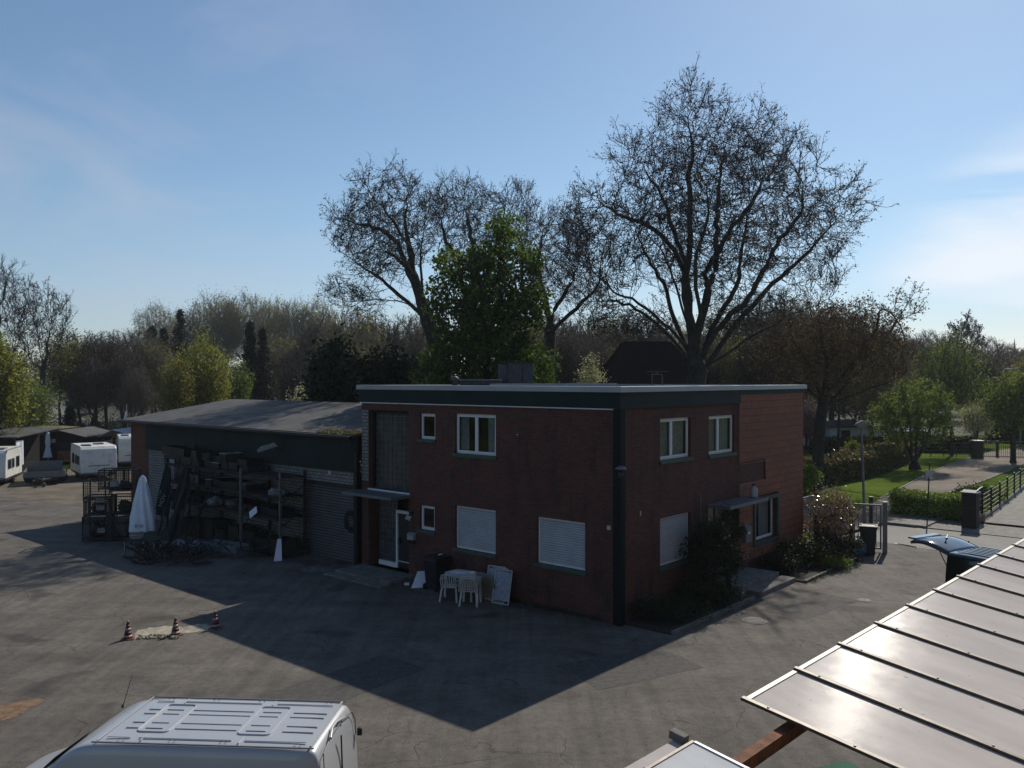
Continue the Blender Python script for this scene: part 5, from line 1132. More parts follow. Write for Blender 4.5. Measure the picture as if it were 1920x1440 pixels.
# rear doors: seam, hinges, handle, brake light
gv = MB(); gv.bar((-.075, .02, 1.80), (-.118, .02, .5), .012, .02); gv.tube([(-.085, .74, 1.5), (-.06, .80, 1.7), (-.03, .72, 1.84), (.0, .3, 1.88), (.0, -.3, 1.88), (-.03, -.72, 1.84), (-.06, -.80, 1.7), (-.085, -.74, 1.5)], .007, 5)
gv.build('door_seam', MT['black'], VN)
for y in (-.86, .80): MB().box(-.16, -.09, y, y + .06, 1.45, 1.56).build('hinge', MT['black'], VN, bevel=.01)
m = MB(); m.tube([(-.02, -.36, 1.90), (.03, -.1, 1.935), (.03, .1, 1.935), (-.02, .36, 1.90)], .022, 6); m.build('brake_light_strip', MT['silver'], VN, smooth=True)
m = MB(); m.tube([(3.42, -.55, 1.88), (3.30, -.62, 2.36)], [.006, .003], 6); m.lathe([(.02, 0), (.014, .04), (0, .05)], (3.42, -.55, 1.875), n=10); m.build('antenna', MT['black'], VN)
MT['darkglass'] = pm('dark_glass', (.012, .014, .016), .06, var=.1, spec=.7)
m = MB(); m.P([(3.66, -.72, 1.655), (3.66, .72, 1.655), (4.06, .80, 1.28), (4.06, -.80, 1.28)]); m.build('windscreen', MT['darkglass'], VN, T=Matrix.Translation((.02, 0, .03)))
def wheel(par, x, y, r=.34, w_=.22):
    o = MB().lathe([(r * .62, -w_ / 2), (r * .92, -w_ / 2), (r, -w_ * .38), (r, w_ * .38), (r * .92, w_ / 2), (r * .62, w_ / 2)], n=28).build('wheel', MT['black'], par, smooth=True, T=Matrix.Translation((x, y, r)) @ Matrix.Rotation(pi / 2, 4, 'X'))
    MB().lathe([(0, -w_ * .36), (r * .2, -w_ * .4), (r * .6, -w_ * .3), (r * .62, w_ * .3), (r * .2, w_ * .4), (0, w_ * .36)], n=20).build('rim', MT['galv'], o, smooth=True, T=Matrix.Translation((x, y, r)) @ Matrix.Rotation(pi / 2, 4, 'X'))
for x in (.95, 4.25):
    for y in (-.86, .86): wheel(VN, x, y)
m = MB(); m.box(-.22, .1, -.90, .90, .32, .55); m.build('bumper', MT['black'], VN, bevel=.04)
# ================================================================== DARK VAN WITH RAISED TAILGATE
Fv = Vector((.51, -.86, 0)).normalized(); ang = math.atan2(Fv.y, Fv.x)
pr = G(1780, 1036, 1.95)
rt = Vector((Fv.y, -Fv.x, 0)) * -1                     # to the far side
if rt.y < 0: rt = -rt
cen = pr + rt * .82
DV = thing('van', 'black green van with its tailgate swung up, half hidden behind the carport roof', 'van', (cen.x, cen.y, 0), ang)
MT['blackpaint'] = pm('black_green_paint', (.006, .014, .011), .12, .0, var=.1, coat=1.0, spec=.6)
st2 = [(-.04, 1.93, .98, .33), (.0, 1.95, .99, .3), (.5, 1.965, 1, .3), (1.8, 1.965, 1, .3), (2.7, 1.94, .99, .3), (3.1, 1.86, .98, .3), (3.5, 1.6, .97, .3), (3.95, 1.2, .97, .3), (4.2, 1.08, .97, .3), (4.7, .98, .94, .3), (4.88, .6, .88, .3)]
b_ = van_body(st2, sec_van).build('body', MT['blackpaint'], DV, smooth=True)
m = MB()
for i in range(7):
    y = -.60 + i * .20; m.bar((.12, y, 1.985), (2.6, y, 1.985), .07, .02)
m.build('roof_ribs', pm('rib_sky_reflection', (.03, .045, .065), .12, 0, coat=1.0), DV, bevel=.006)  # bluish colour painted in for the sky reflected on the ribs
m = MB(); m.P([(.4, -.985, 1.05), (1.5, -.985, 1.05), (1.5, -.925, 1.62), (.42, -.925, 1.62)]); m.build('side_window', MT['darkglass'], DV, T=Matrix.Translation((0, .012, 0)))
m = MB(); m.box(-.055, -.045, -.80, .80, .45, 1.88); m.build('load_opening', MT['room'], DV)
# tailgate: curved shell hinged at the roof, reaching back and slightly upwards
tg = MB(); n1, n2 = 12, 10; top = []; 
for i in range(n1 + 1):
    t = i / n1; x = -.02 - 1.22 * t; z = 1.97 + .20 * sin(t * pi * .62) + .02 * t
    if t > .68: z -= .35 * (t - .68) ** 1.1 * .5
    for j in range(n2 + 1):
        s = j / n2 * 2 - 1; tg.v.append((x, s * (.80 - .03 * t), z - .07 * abs(s) ** 3))
k = n2 + 1
for i in range(n1):
    for j in range(n2): tg.f.append((i * k + j, i * k + j + 1, (i + 1) * k + j + 1, (i + 1) * k + j)); tg.mi.append(0)
to = tg.build('tailgate', pm('dark_gloss', (.03, .04, .055), .08, .3, coat=1.0), DV, smooth=True); sm = to.modifiers.new('s', 'SOLIDIFY'); sm.thickness = .07; sm.offset = -1  # bluish base colour holds a painted sky reflection
m = MB(); m.box(-1.42, -1.16, -.62, .62, 2.10, 2.15); m.build('spoiler', MT['blackpaint'], to, bevel=.02)
m = MB(); m.bar((-.55, -.1, 2.19), (-.78, .35, 2.22), .03, .02); m.lathe([(.04, 0), (.035, .04), (0, .05)], (-.52, -.12, 2.18), n=10); m.build('wiper', MT['black'], to)
m = MB(); m.tube([(-.40, -.76, 2.06), (-.05, -.78, 1.45)], .014, 6); m.build('gas_strut', pm('red_strut', (.12, .03, .02), .5), DV)
m = MB(); m.tube([(-.40, .76, 2.06), (-.05, .78, 1.45)], .014, 6); m.build('gas_strut', MT['darkmetal'], DV)
for x in (.9, 3.8):
    for y in (-.86, .86): wheel(DV, x, y)
# ================================================================== CONES
MT['conered'] = pm('cone_red', (.15, .032, .026), .6, var=.35, vs=9, dirt=(.18, .08, .05)); MT['conewhite'] = pm('cone_white', (.33, .30, .28), .6, var=.25, vs=10, dirt=(.2, .14, .1))
def cone(u, v, label, rz, tilt=0.0):
    t = thing('traffic_cone', label, 'traffic cone', G(u, v), rz, 'red and white cones round the concrete patch')
    m = MB(); m.box(-.16, .16, -.16, .16, 0, .03); m.build('base', MT['conered'], t, bevel=.02)
    zs = [.03, .12, .21, .30, .38, .45]; rs = [.115 - .088 * (z - .03) / .42 for z in zs]
    for i in range(5):
        m = MB().lathe([(rs[i], zs[i]), (rs[i + 1], zs[i + 1])] + ([(0, zs[i + 1])] if i == 4 else []), n=20); m.build('band' if i else 'foot', MT['conewhite'] if i in (0, 2, ) else MT['conered'], t, smooth=True)
    m = MB().lathe([(.024, .45), (.03, .462), (.018, .48), (0, .482)], n=12); m.build('tip', pm('yellow_tip', (.5, .42, .2), .6), t, smooth=True)
    return t
cone(240, 1198, 'red and white traffic cone at the left end of the pale patch', .3); cone(329, 1191, 'most faded traffic cone, standing on the middle of the pale patch', .9); cone(404, 1178, 'traffic cone standing in the building shadow', 1.5)
# ================================================================== TABLE AND CHAIRS
def WZ(u, v, z=0.0): return G(u, v, z)
t = thing('garden_table', 'white plastic garden table with a bowl on it by the left-hand brick wall', 'table', W(-.62, 5.35), BA)
m = MB(); pts = [(.40 * (1 if abs(cos(a)) > .001 else 0) * (abs(cos(a)) ** .5) * (1 if cos(a) > 0 else -1), .68 * (abs(sin(a)) ** .5) * (1 if sin(a) > 0 else -1)) for a in [i * pi / 18 for i in range(36)]]
m.prism(pts, .03, 'z', .70); m.build('tabletop', MT['whiteplastic'], t, bevel=.006)
m = MB(); m.prism([(x * .93, y * .95) for x, y in pts], .05, 'z', .65); m.build('apron', MT['whiteplastic'], t)
for x in (-.30, .30):
    for y in (-.55, .55): m = MB(); m.bar((x, y, .66), (x * 1.08, y * 1.05, 0), .055, .055); m.build('leg', MT['whiteplastic'], t, bevel=.006)
t = thing('bowl', 'small white bowl on the garden table', 'bowl', W(-.62, 5.05, .731)); MB().lathe([(.05, 0), (.09, .03), (.115, .10), (.105, .10), (.08, .03), (0, .02)], n=20).build('body', MT['white'], t, smooth=True)
t = thing('papers', 'pale sheets lying flat on the far end of the garden table', 'papers', W(-.62, 5.65, .731), BA); m = MB(); m.box(-.2, .15, -.2, .22, 0, .006); m.box(-.1, .2, -.3, .0, .007, .012); m.build('sheets', MT['canvas'], t)
def chair(label, loc, rz, group='white plastic chairs at the garden table', legs=True):
    t = thing('garden_chair', label, 'chair', loc, rz, group); M_ = MT['whiteplastic']
    m = MB(); m.prism([(-.22, -.22), (.24, -.25), (.26, .0), (.24, .25), (-.22, .22)], .03, 'z', .42); m.build('seat', M_, t, bevel=.01)
    m = MB()
    for i in range(6): y = -.175 + i * .07; m.bar((-.22, y, .45), (-.33, y * 1.05, .80), .035, .014, up=(1, 0, 0))
    m.tube([(-.22, -.235, .43), (-.30, -.245, .70), (-.335, -.20, .83), (-.35, 0, .87), (-.335, .20, .83), (-.30, .245, .70), (-.22, .235, .43)], .02, 6); m.build('backrest', M_, t)
    for s in (-1, 1):
        m = MB(); m.tube([(-.28, s * .25, .64), (-.1, s * .29, .655), (.18, s * .29, .64), (.24, s * .27, .58), (.23, s * .255, .43)], .022, 6); m.build('armrest', M_, t)
        m = MB(); m.bar((.22, s * .24, .44), (.28, s * .27, 0), .05, .03); m.build('leg', M_, t)
        m = MB(); m.bar((-.20, s * .22, .44), (-.30, s * .27, 0), .05, .03); m.build('leg', M_, t)
    return t
chair('single white plastic armchair at the near side of the table', W(-1.18, 5.42), BA + .5)
for k in range(3): chair(['bottom chair of the white stack beside the table', 'middle chair of the white stack beside the table', 'top chair of the white stack beside the table'][k], W(-1.15, 4.62) + Vector((0, 0, .07 * k)) + RV * (.015 * k), BA + .55)
def folded(label, b, a, k):
    t = thing('folding_lounger', label, 'lounger', W(b, a), BA + .12 * k, 'folded white loungers leaning on the brick wall'); m = MB()
    for y in (-.3, .3): m.tube([(.0, y, 0.02), (.22, y, 1.0)], .02, 6)
    m.tube([(.22, -.3, 1.0), (.22, .3, 1.0)], .02, 6); m.tube([(.0, -.3, .02), (.0, .3, .02)], .02, 6); m.build('frame', MT['whiteplastic'], t)
    m = MB(); m.P([(.02, -.27, .1), (.02, .27, .1), (.20, .27, .95), (.20, -.27, .95)]); m.build('fabric', pm('lounger_fabric_%d' % k, (.30, .32, .38), .9, var=.3, vs=12), t)
folded('folded white lounger against the wall, nearer the stacked chairs', -.42, 4.22, 0); folded('folded white lounger against the wall, outermost of the three', -.55, 3.95, 1); folded('folded white lounger against the wall, innermost of the three', -.34, 4.4, 2)
t = thing('round_table_top', 'round brownish table top standing on edge between the stacked chairs and the folded loungers', 'table top', W(-.5, 4.62), BA)
MB().lathe([(0, -.02), (.42, -.02), (.44, 0), (.42, .02), (0, .02)], n=32).build('disc', pm('tan_plastic', (.20, .17, .13), .7, var=.2), t, T=Matrix.Translation((0, 0, .46)) @ Matrix.Rotation(rad(75), 4, 'Y'))
def bin_(label, loc, rz, w_=.58, h=1.06, mat='black', name='wheelie_bin'):
    t = thing(name, label, 'bin', loc, rz)
    m = MB(); m.P([(-w_ * .4, -w_ * .38, .06), (w_ * .4, -w_ * .38, .06), (w_ * .4, w_ * .38, .06), (-w_ * .4, w_ * .38, .06), (-w_ * .5, -w_ * .5, h), (w_ * .5, -w_ * .5, h), (w_ * .5, w_ * .5, h), (-w_ * .5, w_ * .5, h)], [(3, 2, 1, 0), (4, 5, 6, 7), (0, 1, 5, 4), (1, 2, 6, 5), (2, 3, 7, 6), (3, 0, 4, 7)])
    m.box(-w_ * .53, w_ * .53, -w_ * .53, w_ * .53, h - .07, h - .02); m.build('body', MT[mat], t, bevel=.02)
    m = MB(); m.box(-w_ * .56, w_ * .56, -w_ * .57, w_ * .54, h + .002, h + .05); m.prism([(-.2, h + .05), (.2, h + .05), (.12, h + .08), (-.12, h + .08)], w_ * .8, 'y', -w_ * .4); m.build('lid', MT[mat], t, bevel=.015)
    m = MB(); m.tube([(-w_ * .35, w_ * .62, h - .04), (w_ * .35, w_ * .62, h - .04)], .016, 8); m.build('handle', MT[mat], t)
    for s in (-1, 1): m = MB(); m.lathe([(0, -.03), (.10, -.03), (.10, .03), (0, .03)], n=18); m.build('wheel', MT['darkmetal'], t, T=Matrix.Translation((s * w_ * .42, w_ * .40, .10)) @ Matrix.Rotation(pi / 2, 4, 'Y'))
    return t
bin_('black wheelie bin between the white board and the garden table', W(-.52, 6.75), BA + pi / 2, .62, 1.02)
bin_('black wheelie bin in front of the grey gate', G(1628, 1041), BA + .3, .62, 1.12)
t = thing('hand_shovel', 'tiny pale scoop lying on the lid of the bin by the table', 'scoop', W(-.45, 6.6, 1.12), BA); MB().prism([(-.08, 0), (.08, 0), (.06, .03), (-.06, .02)], .06, 'y', 0).build('blade', MT['white'], t)
# white board leaning by the door with an iron bar against it
def board(label, u, v, w_, h, lean, rz, top=1.0, shift=0.0):
    t = thing('board', label, 'board', G(u, v), rz); m = MB()
    T = Matrix.Rotation(-lean, 4, 'X'); m.P([T @ Vector(p) for p in [(-w_ / 2, 0, 0), (w_ / 2, 0, 0), (w_ / 2 * top + shift, 0, h), (-w_ / 2 * top + shift, 0, h), (-w_ / 2, .02, 0), (w_ / 2, .02, 0), (w_ / 2 * top + shift, .02, h), (-w_ / 2 * top + shift, .02, h)]], [(0, 1, 2, 3), (7, 6, 5, 4), (0, 4, 5, 1), (1, 5, 6, 2), (2, 6, 7, 3), (3, 7, 4, 0)])
    m.build('panel', MT['canvas'], t); return t
board('white board leaning low against the wall beside the black bin', 787, 1102, .56, .55, .5, .25, .55, .12)
board('narrow white board leaning on the front post of the rack', 521, 1052, .30, .82, .25, .3, .45, .06)
t = thing('broom', 'dark broom handle with a pale head leaning across the white board', 'broom', G(765, 1098)); m = MB(); m.tube([(-.0, 0, .05), (.75, .15, .38)], .014, 6); m.build('handle', MT['darkmetal'], t); MB().box(-.12, .04, -.05, .05, .02, .09).build('head', MT['white'], t, bevel=.01)
t = thing('floor_scraper', 'dark upright scraper standing before the white board', 'scraper', G(793, 1096)); m = MB(); m.bar((0, 0, .06), (.02, .05, .85), .03); m.build('handle', MT['darkmetal'], t); MB().box(-.03, .03, -.03, .03, 0, .08).build('blade', MT['darkmetal'], t)
# canister on the right-hand canopy
t = thing('canister', 'grey canister with a red cap standing on the right-hand door canopy', 'canister', W(7.45, -.45, 2.80)); MB().lathe([(.12, 0), (.13, .04), (.13, .30), (.06, .36), (.06, .40)], n=20).build('body', MT['alu'], t, smooth=True); MB().lathe([(.07, .40), (.07, .47), (0, .48)], n=14).build('cap', MT['redpaint'], t)
# ================================================================== STORAGE IN FRONT OF THE WORKSHOP
MT['dullrust'] = pm('dull_rust', (.026, .018, .014), .85, var=.4, vs=4)
R1 = thing('storage_rack', 'tall steel pallet rack packed with crates along the workshop wall', 'rack', BC, BA)
posts = [(-1.25, 14.5), (-1.45, 16.9), (-1.2, 20.6), (-.15, 14.5), (-.15, 16.9), (-.15, 20.6), (-.15, 23.4), (-1.2, 23.4)]
for b_, a in posts: m = MB(); m.box(b_ - .045, b_ + .045, a - .045, a + .045, 0, 3.3); m.build('post', MT['galv'] if b_ < -1 and a < 17 else MT['darkmetal'], R1)
for z in (1.55, 2.35, 3.1):
    for i in range(3):
        a0, a1 = [(14.5, 16.9), (16.9, 20.6), (20.6, 23.4)][i]
        m = MB(); m.box(-1.36, -1.28, a0 + .05, a1 - .05, z - .10, z); m.box(-.24, -.17, a0 + .05, a1 - .05, z - .10, z); m.build('beam', MT['dullrust'], R1)
        m = MB(); m.box(-1.27, -.25, a0 + .05, a1 - .05, z - .04, z - .005); m.build('shelf', MT['darkwood'], R1)
for a in (14.5, 16.9): 
    m = MB()
    for k in range(3): m.bar((-1.2, a, .3 + k * .9), (-.2, a, .9 + k * .9), .03); 
    m.build('brace', MT['darkmetal'], R1)
MT['crateblack'] = pm('crate_black', (.008, .009, .010), .5, var=.3, vs=4); MT['crateolive'] = pm('crate_olive', (.022, .024, .014), .8, var=.4, vs=4); MT['carton'] = pm('carton', (.10, .09, .075), .9, var=.3, vs=4); MT['cratewhite'] = pm('crate_white', (.30, .31, .32), .6, var=.2, vs=5)
def crate(label, b, a, z, sx, sy, sz, mat, rz=0.0, group='crates packed on the storage rack', lidm=None, nm='crate'):
    t = thing(nm, label, 'crate', W(b, a, z), BA + rz, group); m = MB(); e = .014
    m.box(-sx / 2, sx / 2, -sy / 2, sy / 2, 0, e)
    for s in (-1, 1): m.box(s * sx / 2 - e / 2, s * sx / 2 + e / 2, -sy / 2, sy / 2, e, sz); m.box(-sx / 2 + e, sx / 2 - e, s * sy / 2 - e / 2, s * sy / 2 + e / 2, e, sz)
    m.build('body', MT[mat], t)
    r = MB(); frame_box(r, -sx / 2 - .012, sx / 2 + .012, -sy / 2 - .012, sy / 2 + .012, .03, sz, sz + .025, lambda u, d, z_: (u, z_, d)); r.build('rim', MT[lidm or mat], t)
    return t
rnd = random.Random(9); no = 0
mats_ = ['crateblack', 'crateblack', 'darkmetal', 'crateolive']
for z in (1.552, 2.352, 3.102):
    a = 14.75
    while a < 23.2:
        sy = rnd.uniform(.45, .75)
        if any(abs(a + sy / 2 - q) < sy / 2 + .06 for q in (16.9, 20.6)): a += .2; continue
        nst = rnd.choice([1, 1, 2]) if z < 3 else rnd.choice([1, 2, 2]); sz = rnd.uniform(.22, .34)
        if z > 2 and a < 16.4: a += sy + .1; continue
        for k in range(nst):
            if z < 3 and k > 0: break
            lv = 'lowest' if z < 2 else 'middle' if z < 3 else 'top'
            crate('dark crate on the %s shelf of the storage rack, among look-alikes' % lv, -.78 + rnd.uniform(-.08, .08), a + sy / 2, z + k * (sz + .03), .75, sy, sz, rnd.choice(mats_), rnd.uniform(-.06, .06), 'dark crates on the %s shelf' % lv, 'cratewhite' if (rnd.random() < .22 and z > 2) else None)
        a += sy + .06
# pale cartons and bottles by the white wall on the upper shelf
for i in range(5):
    t = thing('carton', 'pale carton in the row on the top left shelf, before the white bricks', 'carton', W(-.98, 20.95 + i * .45, 2.352), BA, 'pale cartons on the left shelf')
    m = MB(); m.box(-.2, .2, -.19, .19, 0, .34); m.build('body', MT['carton'], t, bevel=.008); m = MB(); m.box(-.205, .205, -.03, .03, .30, .345); m.build('tape', MT['cratewhite'], t)
t = thing('carton', 'taller pale stack box at the left end of the upper shelf', 'carton', W(-1.0, 23.0, 2.36), BA); m = MB(); m.box(-.2, .2, -.2, .2, 0, .9); m.build('body', MT['cratewhite'], t, bevel=.01); MB().box(-.21, .21, -.21, .21, .9, .93).build('lid', MT['carton'], t)
def sack(name, label, loc, s, mat, seed, cat='sack', group=None, rz=0.0):
    t = thing(name, label, cat, loc, rz, group); bm_ = bmesh.new(); bmesh.ops.create_icosphere(bm_, subdivisions=4, radius=1); rng_ = random.Random(seed); ph = [rng_.uniform(0, 6) for _ in range(6)]
    for v in bm_.verts:
        p = v.co; f = 1 + .10 * sin(5 * p.x + ph[0]) + .08 * sin(7 * p.y + ph[1]) + .06 * sin(11 * p.z + ph[2]) + .05 * sin(17 * p.x + 9 * p.y + ph[3]) + .035 * sin(23 * p.z + 19 * p.x + ph[4])
        v.co = Vector((p.x * s[0] * f, p.y * s[1] * f, max(-1, p.z) * s[2] * f + s[2] * .92)); v.co.z = max(v.co.z, 0.0)
    me = bpy.data.meshes.new('bag_body'); bm_.to_mesh(me); bm_.free(); me.shade_smooth(); me.materials.append(mat); o = bpy.data.objects.new('bag_body', me); COL.objects.link(o); o.parent = t; return t
MT['foil'] = pm('clear_foil', (.16, .17, .18), .25, var=.4, vs=9)
sack('plastic_bag', 'crumpled clear plastic sheet bundled on the middle shelf', W(-1.15, 19.3, 1.56) + Vector((0, 0, .0)), (.35, .5, .2), MT['foil'], 3, 'bag')
sack('plastic_bag', 'crumpled clear film hanging over the right end of the upper shelf', W(-1.1, 14.9, 2.36), (.35, .4, .16), MT['foil'], 5, 'bag')
sack('sack', 'greyish sack slumped on the lower shelf', W(-.9, 18.2, 1.56), (.35, .4, .2), MT['carton'], 6)
t = thing('sheet_of_card', 'tilted white card sticking out of the rack', 'card', W(-1.42, 16.35, 1.62), BA); m = MB(); m.P([(0, 0, 0), (0, -.5, .28), (-.1, -.72, .08), (-.1, -.22, -.22)]); o = m.build('card', MT['canvas'], t); sd = o.modifiers.new('s', 'SOLIDIFY'); sd.thickness = .01
# things on the ground before the rack
t = thing('trough', 'grey metal trough lying on the ground before the rack', 'trough', W(-2.15, 16.9), BA + .18)
m = MB(); m.prism([(-.32, .18), (-.24, .0), (.24, .0), (.32, .18), (.34, .46), (.28, .46), (.25, .2), (.18, .08), (-.18, .08), (-.25, .2), (-.28, .46), (-.34, .46)], 2.0, 'y', -1.0); m.box(-.28, .28, -1.0, -.96, .05, .42); m.box(-.28, .28, .96, 1.0, .05, .42); m.build('shell', pm('trough_grey', (.11, .12, .14), .6, var=.3), t, bevel=.01)
for i, (b_, a, s) in enumerate([(-2.9, 19.0, .3), (-3.1, 18.4, .26), (-3.35, 18.0, .24), (-2.7, 18.0, .32), (-3.3, 19.5, .22)]): sack('rubble_sack', 'lumpy grey rubble sack in the heap left of the trough', W(b_, a), (s, s * 1.1, s * .75), MT['foil'] if i % 3 == 0 else MT['concrete'], 10 + i, 'sack', 'rubble sacks heaped before the rack')
t = thing('hose_coil', 'yellowish hose coiled upright behind the narrow white board', 'hose', W(-.75, 15.3), BA + .3); m = MB()
pts = [(.02 * sin(i * .9) + .004 * i, .55 * cos(i * 2 * pi / 26) * (1 + .03 * sin(i * .21)), .58 + .55 * sin(i * 2 * pi / 26)) for i in range(26 * 4)]; m.tube(pts, .013, 6); m.build('loops', pm('hose_yellow', (.10, .085, .02), .6), t, smooth=True)
t = thing('wreath', 'dark wire wheel hanging on the pier right of the roller door', 'wreath', W(-.16, 11.62, 1.62), BA); m = MB(); rr_ = random.Random(4)
for k in range(16):
    r_ = rr_.uniform(.25, .4); m.tube([(rr_.uniform(-.08, .08), r_ * cos(q) + rr_.uniform(-.04, .04), r_ * sin(q) + rr_.uniform(-.04, .04)) for q in [i * pi / 9 for i in range(18)]], .010, 4, closed=True)
m.build('loops', MT['darkwood'], t)
# leaning long things: rusty channel, poles, folded dark parasols with pale lettering
t = thing('steel_section', 'long rusty brown channel leaning steeply against the workshop', 'steel beam', W(-2.6, 20.6), BA); m = MB(); m.bar((0, 0, 0), (1.9, 1.4, 3.9), .30, .04, up=(1, 0, 0)); m.bar((.1, -.1, .0), (1.98, 1.3, 3.86), .05, .16, up=(1, 0, 0)); m.build('section', MT['darkwood'], t)
for i in range(9):
    b0, a0 = -2.7 + rnd.uniform(-.6, .6), 20.2 + rnd.uniform(-.9, 1.4)
    t = thing('pole', 'thin dark pole leaning in the bundle beside the rusty channel', 'pole', W(b0, a0), BA, 'poles and battens leaning on the rack'); m = MB(); m.tube([(0, 0, 0), (rnd.uniform(1.1, 1.5), rnd.uniform(-.3, .9), rnd.uniform(2.2, 3.3))], rnd.uniform(.018, .035), 6); m.build('shaft', [MT['darkwood'], MT['dullrust'], MT['darkmetal']][i % 3], t)
def parasol(label, base, H, mat, rmax, closedh, text=None, rz=0.0, lean=None, polemat='whiteplastic', waist=False):
    t = thing('parasol', label, 'parasol', base, rz)
    m = MB(); m.tube([(0, 0, 0), (0, 0, H)], .024, 8); m.build('pole', MT[polemat], t)
    fold = lambda a, z: 1 + .16 * cos(8 * a + 2.0 * z) * min(1, (H - z) * 1.4) + .05 * cos(3 * a + 1)
    z0 = H - closedh; pr = [(rmax * .92, z0), (rmax, z0 + .05), (rmax * .92, z0 + closedh * .25), (rmax * .72, z0 + closedh * .5), (rmax * .50, z0 + closedh * .75), (rmax * .30, H - .12), (rmax * .16, H - .02), (.0, H + .03)]
    if waist: pr = [(rmax, z0), (rmax * .86, z0 + .1), (rmax * .42, z0 + closedh * .42), (rmax * .40, z0 + closedh * .46), (rmax * .52, z0 + closedh * .6), (rmax * .46, z0 + closedh * .85), (rmax * .2, H), (0, H + .04)]
    c = MB().lathe(pr, n=64, fn=fold).build('canopy', MT[mat], t, smooth=True)
    if lean: t.rotation_euler = (lean[0], lean[1], rz)
    return t, c
def text3d(txt, size, mat, par, loc, rot, name='lettering', ext=.002):
    cu = bpy.data.curves.new('lettering', 'FONT'); cu.body = txt; cu.size = size; cu.extrude = ext; cu.align_x = 'CENTER'; cu.align_y = 'CENTER'; cu.fill_mode = 'BOTH'
    o = bpy.data.objects.new('tmp', cu); COL.objects.link(o); bpy.context.view_layer.update()
    me = bpy.data.meshes.new_from_object(o.evaluated_get(bpy.context.evaluated_depsgraph_get())); bpy.data.objects.remove(o); bpy.data.curves.remove(cu)
    me.name = name; me.materials.clear(); me.materials.append(mat); r = bpy.data.objects.new(name, me); COL.objects.link(r); r.parent = par; r.location = loc; r.rotation_euler = rot; return r
navy = pm('navy_print', (.02, .03, .09), .8); cream = pm('cream_print', (.35, .36, .33), .8)
pb_ = WZ(268, 1019)
t, c = parasol('closed white parasol with dark letters at its hem, in front of the wire cages', pb_, 2.82, 'canvas', .46, 2.3, rz=0)
text3d('D YE', .17, navy, c, (.06, -.50, .80), (rad(90 - 6), 0, rad(3)))
MT['greenfab'] = pm('green_canvas', (.010, .026, .024), .9, var=.3, vs=4)
for i, (b_, a, s) in enumerate([(-1.75, 23.0, 3.15), (-1.95, 22.6, 3.0), (-1.6, 22.1, 3.25)]):
    t, c = parasol(['folded dark green parasol with pale capitals, leftmost of three', 'folded dark green parasol, shortest of three beside the white one', 'folded dark green parasol, tallest of three'][i], W(b_, a), s, 'greenfab', .24, 2.1, rz=0, polemat='darkmetal', lean=(-.12, .06 + .04 * i))
    if i < 2: text3d(['HO', 'HOV'][i], .26, cream, c, (.0, -.27, 1.75 - i * .2), (rad(86), rad(-75), 0))
# green table with a white basket
t = thing('work_table', 'low dark green table beneath the closed white parasol', 'table', WZ(275, 1045), -.1); m = MB(); m.box(-.75, .55, -.4, .4, .68, .72); m.build('tabletop', MT['greenfab'], t)
for x in (-.68, .48):
    for y in (-.34, .34): m = MB(); m.bar((x, y, .68), (x, y, 0), .05); m.build('leg', MT['galv'], t)
t = thing('basket', 'white plastic basket on the dark green table', 'basket', WZ(275, 1045) + Vector((-.42, .05, .725)), .2); m = MB(); n = 20
m.lathe([(.19, 0), (.20, .02)], n=n); m.lathe([(.25, .26), (.26, .28), (.245, .28)], n=n); m.lathe([(.22, .12), (.225, .15)], n=n)
for k in range(n): a = 2 * pi * k / n; m.bar((.195 * cos(a), .195 * sin(a), 0), (.25 * cos(a), .25 * sin(a), .27), .03, .008)
m.build('basket_body', MT['whiteplastic'], t)
# wire cages
def cage(label, loc, rz, w_, d_, h, n=11, mat='darkmetal', shelf=0, group='steel wire cages stacked at the workshop corner'):
    t = thing('wire_cage', label, 'wire cage', loc, rz, group); m = MB(); e = .045
    for x in (-w_ / 2, w_ / 2):
        for y in (-d_ / 2, d_ / 2): m.bar((x, y, 0), (x, y, h), e)
    for z in (.12, h - .02):
        for y in (-d_ / 2, d_ / 2): m.bar((-w_ / 2, y, z), (w_ / 2, y, z), e)
        for x in (-w_ / 2, w_ / 2): m.bar((x, -d_ / 2, z), (x, d_ / 2, z), e)
    m.build('frame', MT[mat], t); g = MB()
    for i in range(1, n):
        x = -w_ / 2 + w_ * i / n
        for y in (-d_ / 2, d_ / 2): g.bar((x, y, .12), (x, y, h - .02), .010)
    for i in range(1, n - 1):
        y = -d_ / 2 + d_ * i / (n - 1)
        for x in (-w_ / 2, w_ / 2): g.bar((x, y, .12), (x, y, h - .02), .010)
    k = max(3, int(h / .13))
    for j in range(1, k):
        z = .12 + (h - .14) * j / k
        for y in (-d_ / 2, d_ / 2): g.bar((-w_ / 2, y, z), (w_ / 2, y, z), .010)
    g.build('mesh', MT[mat], t); f = MB(); f.box(-w_ / 2, w_ / 2, -d_ / 2, d_ / 2, .10, .13); f.build('floor', MT['darkwood'], t)
    return t
c0 = WZ(205, 1012)
cl = [('front left wire cage on the ground, holding a dark heap', (-.45, 0), 0, 1.05), ('front right wire cage on the ground beside the white parasol', (.66, .15), 0, 1.05), ('wire cage stacked second from the ground, left column', (-.43, .05), .98, .9), ('wire cage stacked second from the ground, right column', (.62, .15), 1.0, .9), ('topmost wire cage of the right column', (.60, .18), 2.0, 1.0), ('topmost wire cage of the left column, set further back', (-.15, .75), 2.0, .95)]
for i, (lb_, (dx, dy), z, h) in enumerate(cl): cage(lb_, c0 + Vector((dx, dy, z)), .12 + .03 * (i % 3), 1.0, .85, h)
c1 = WZ(180, 985)
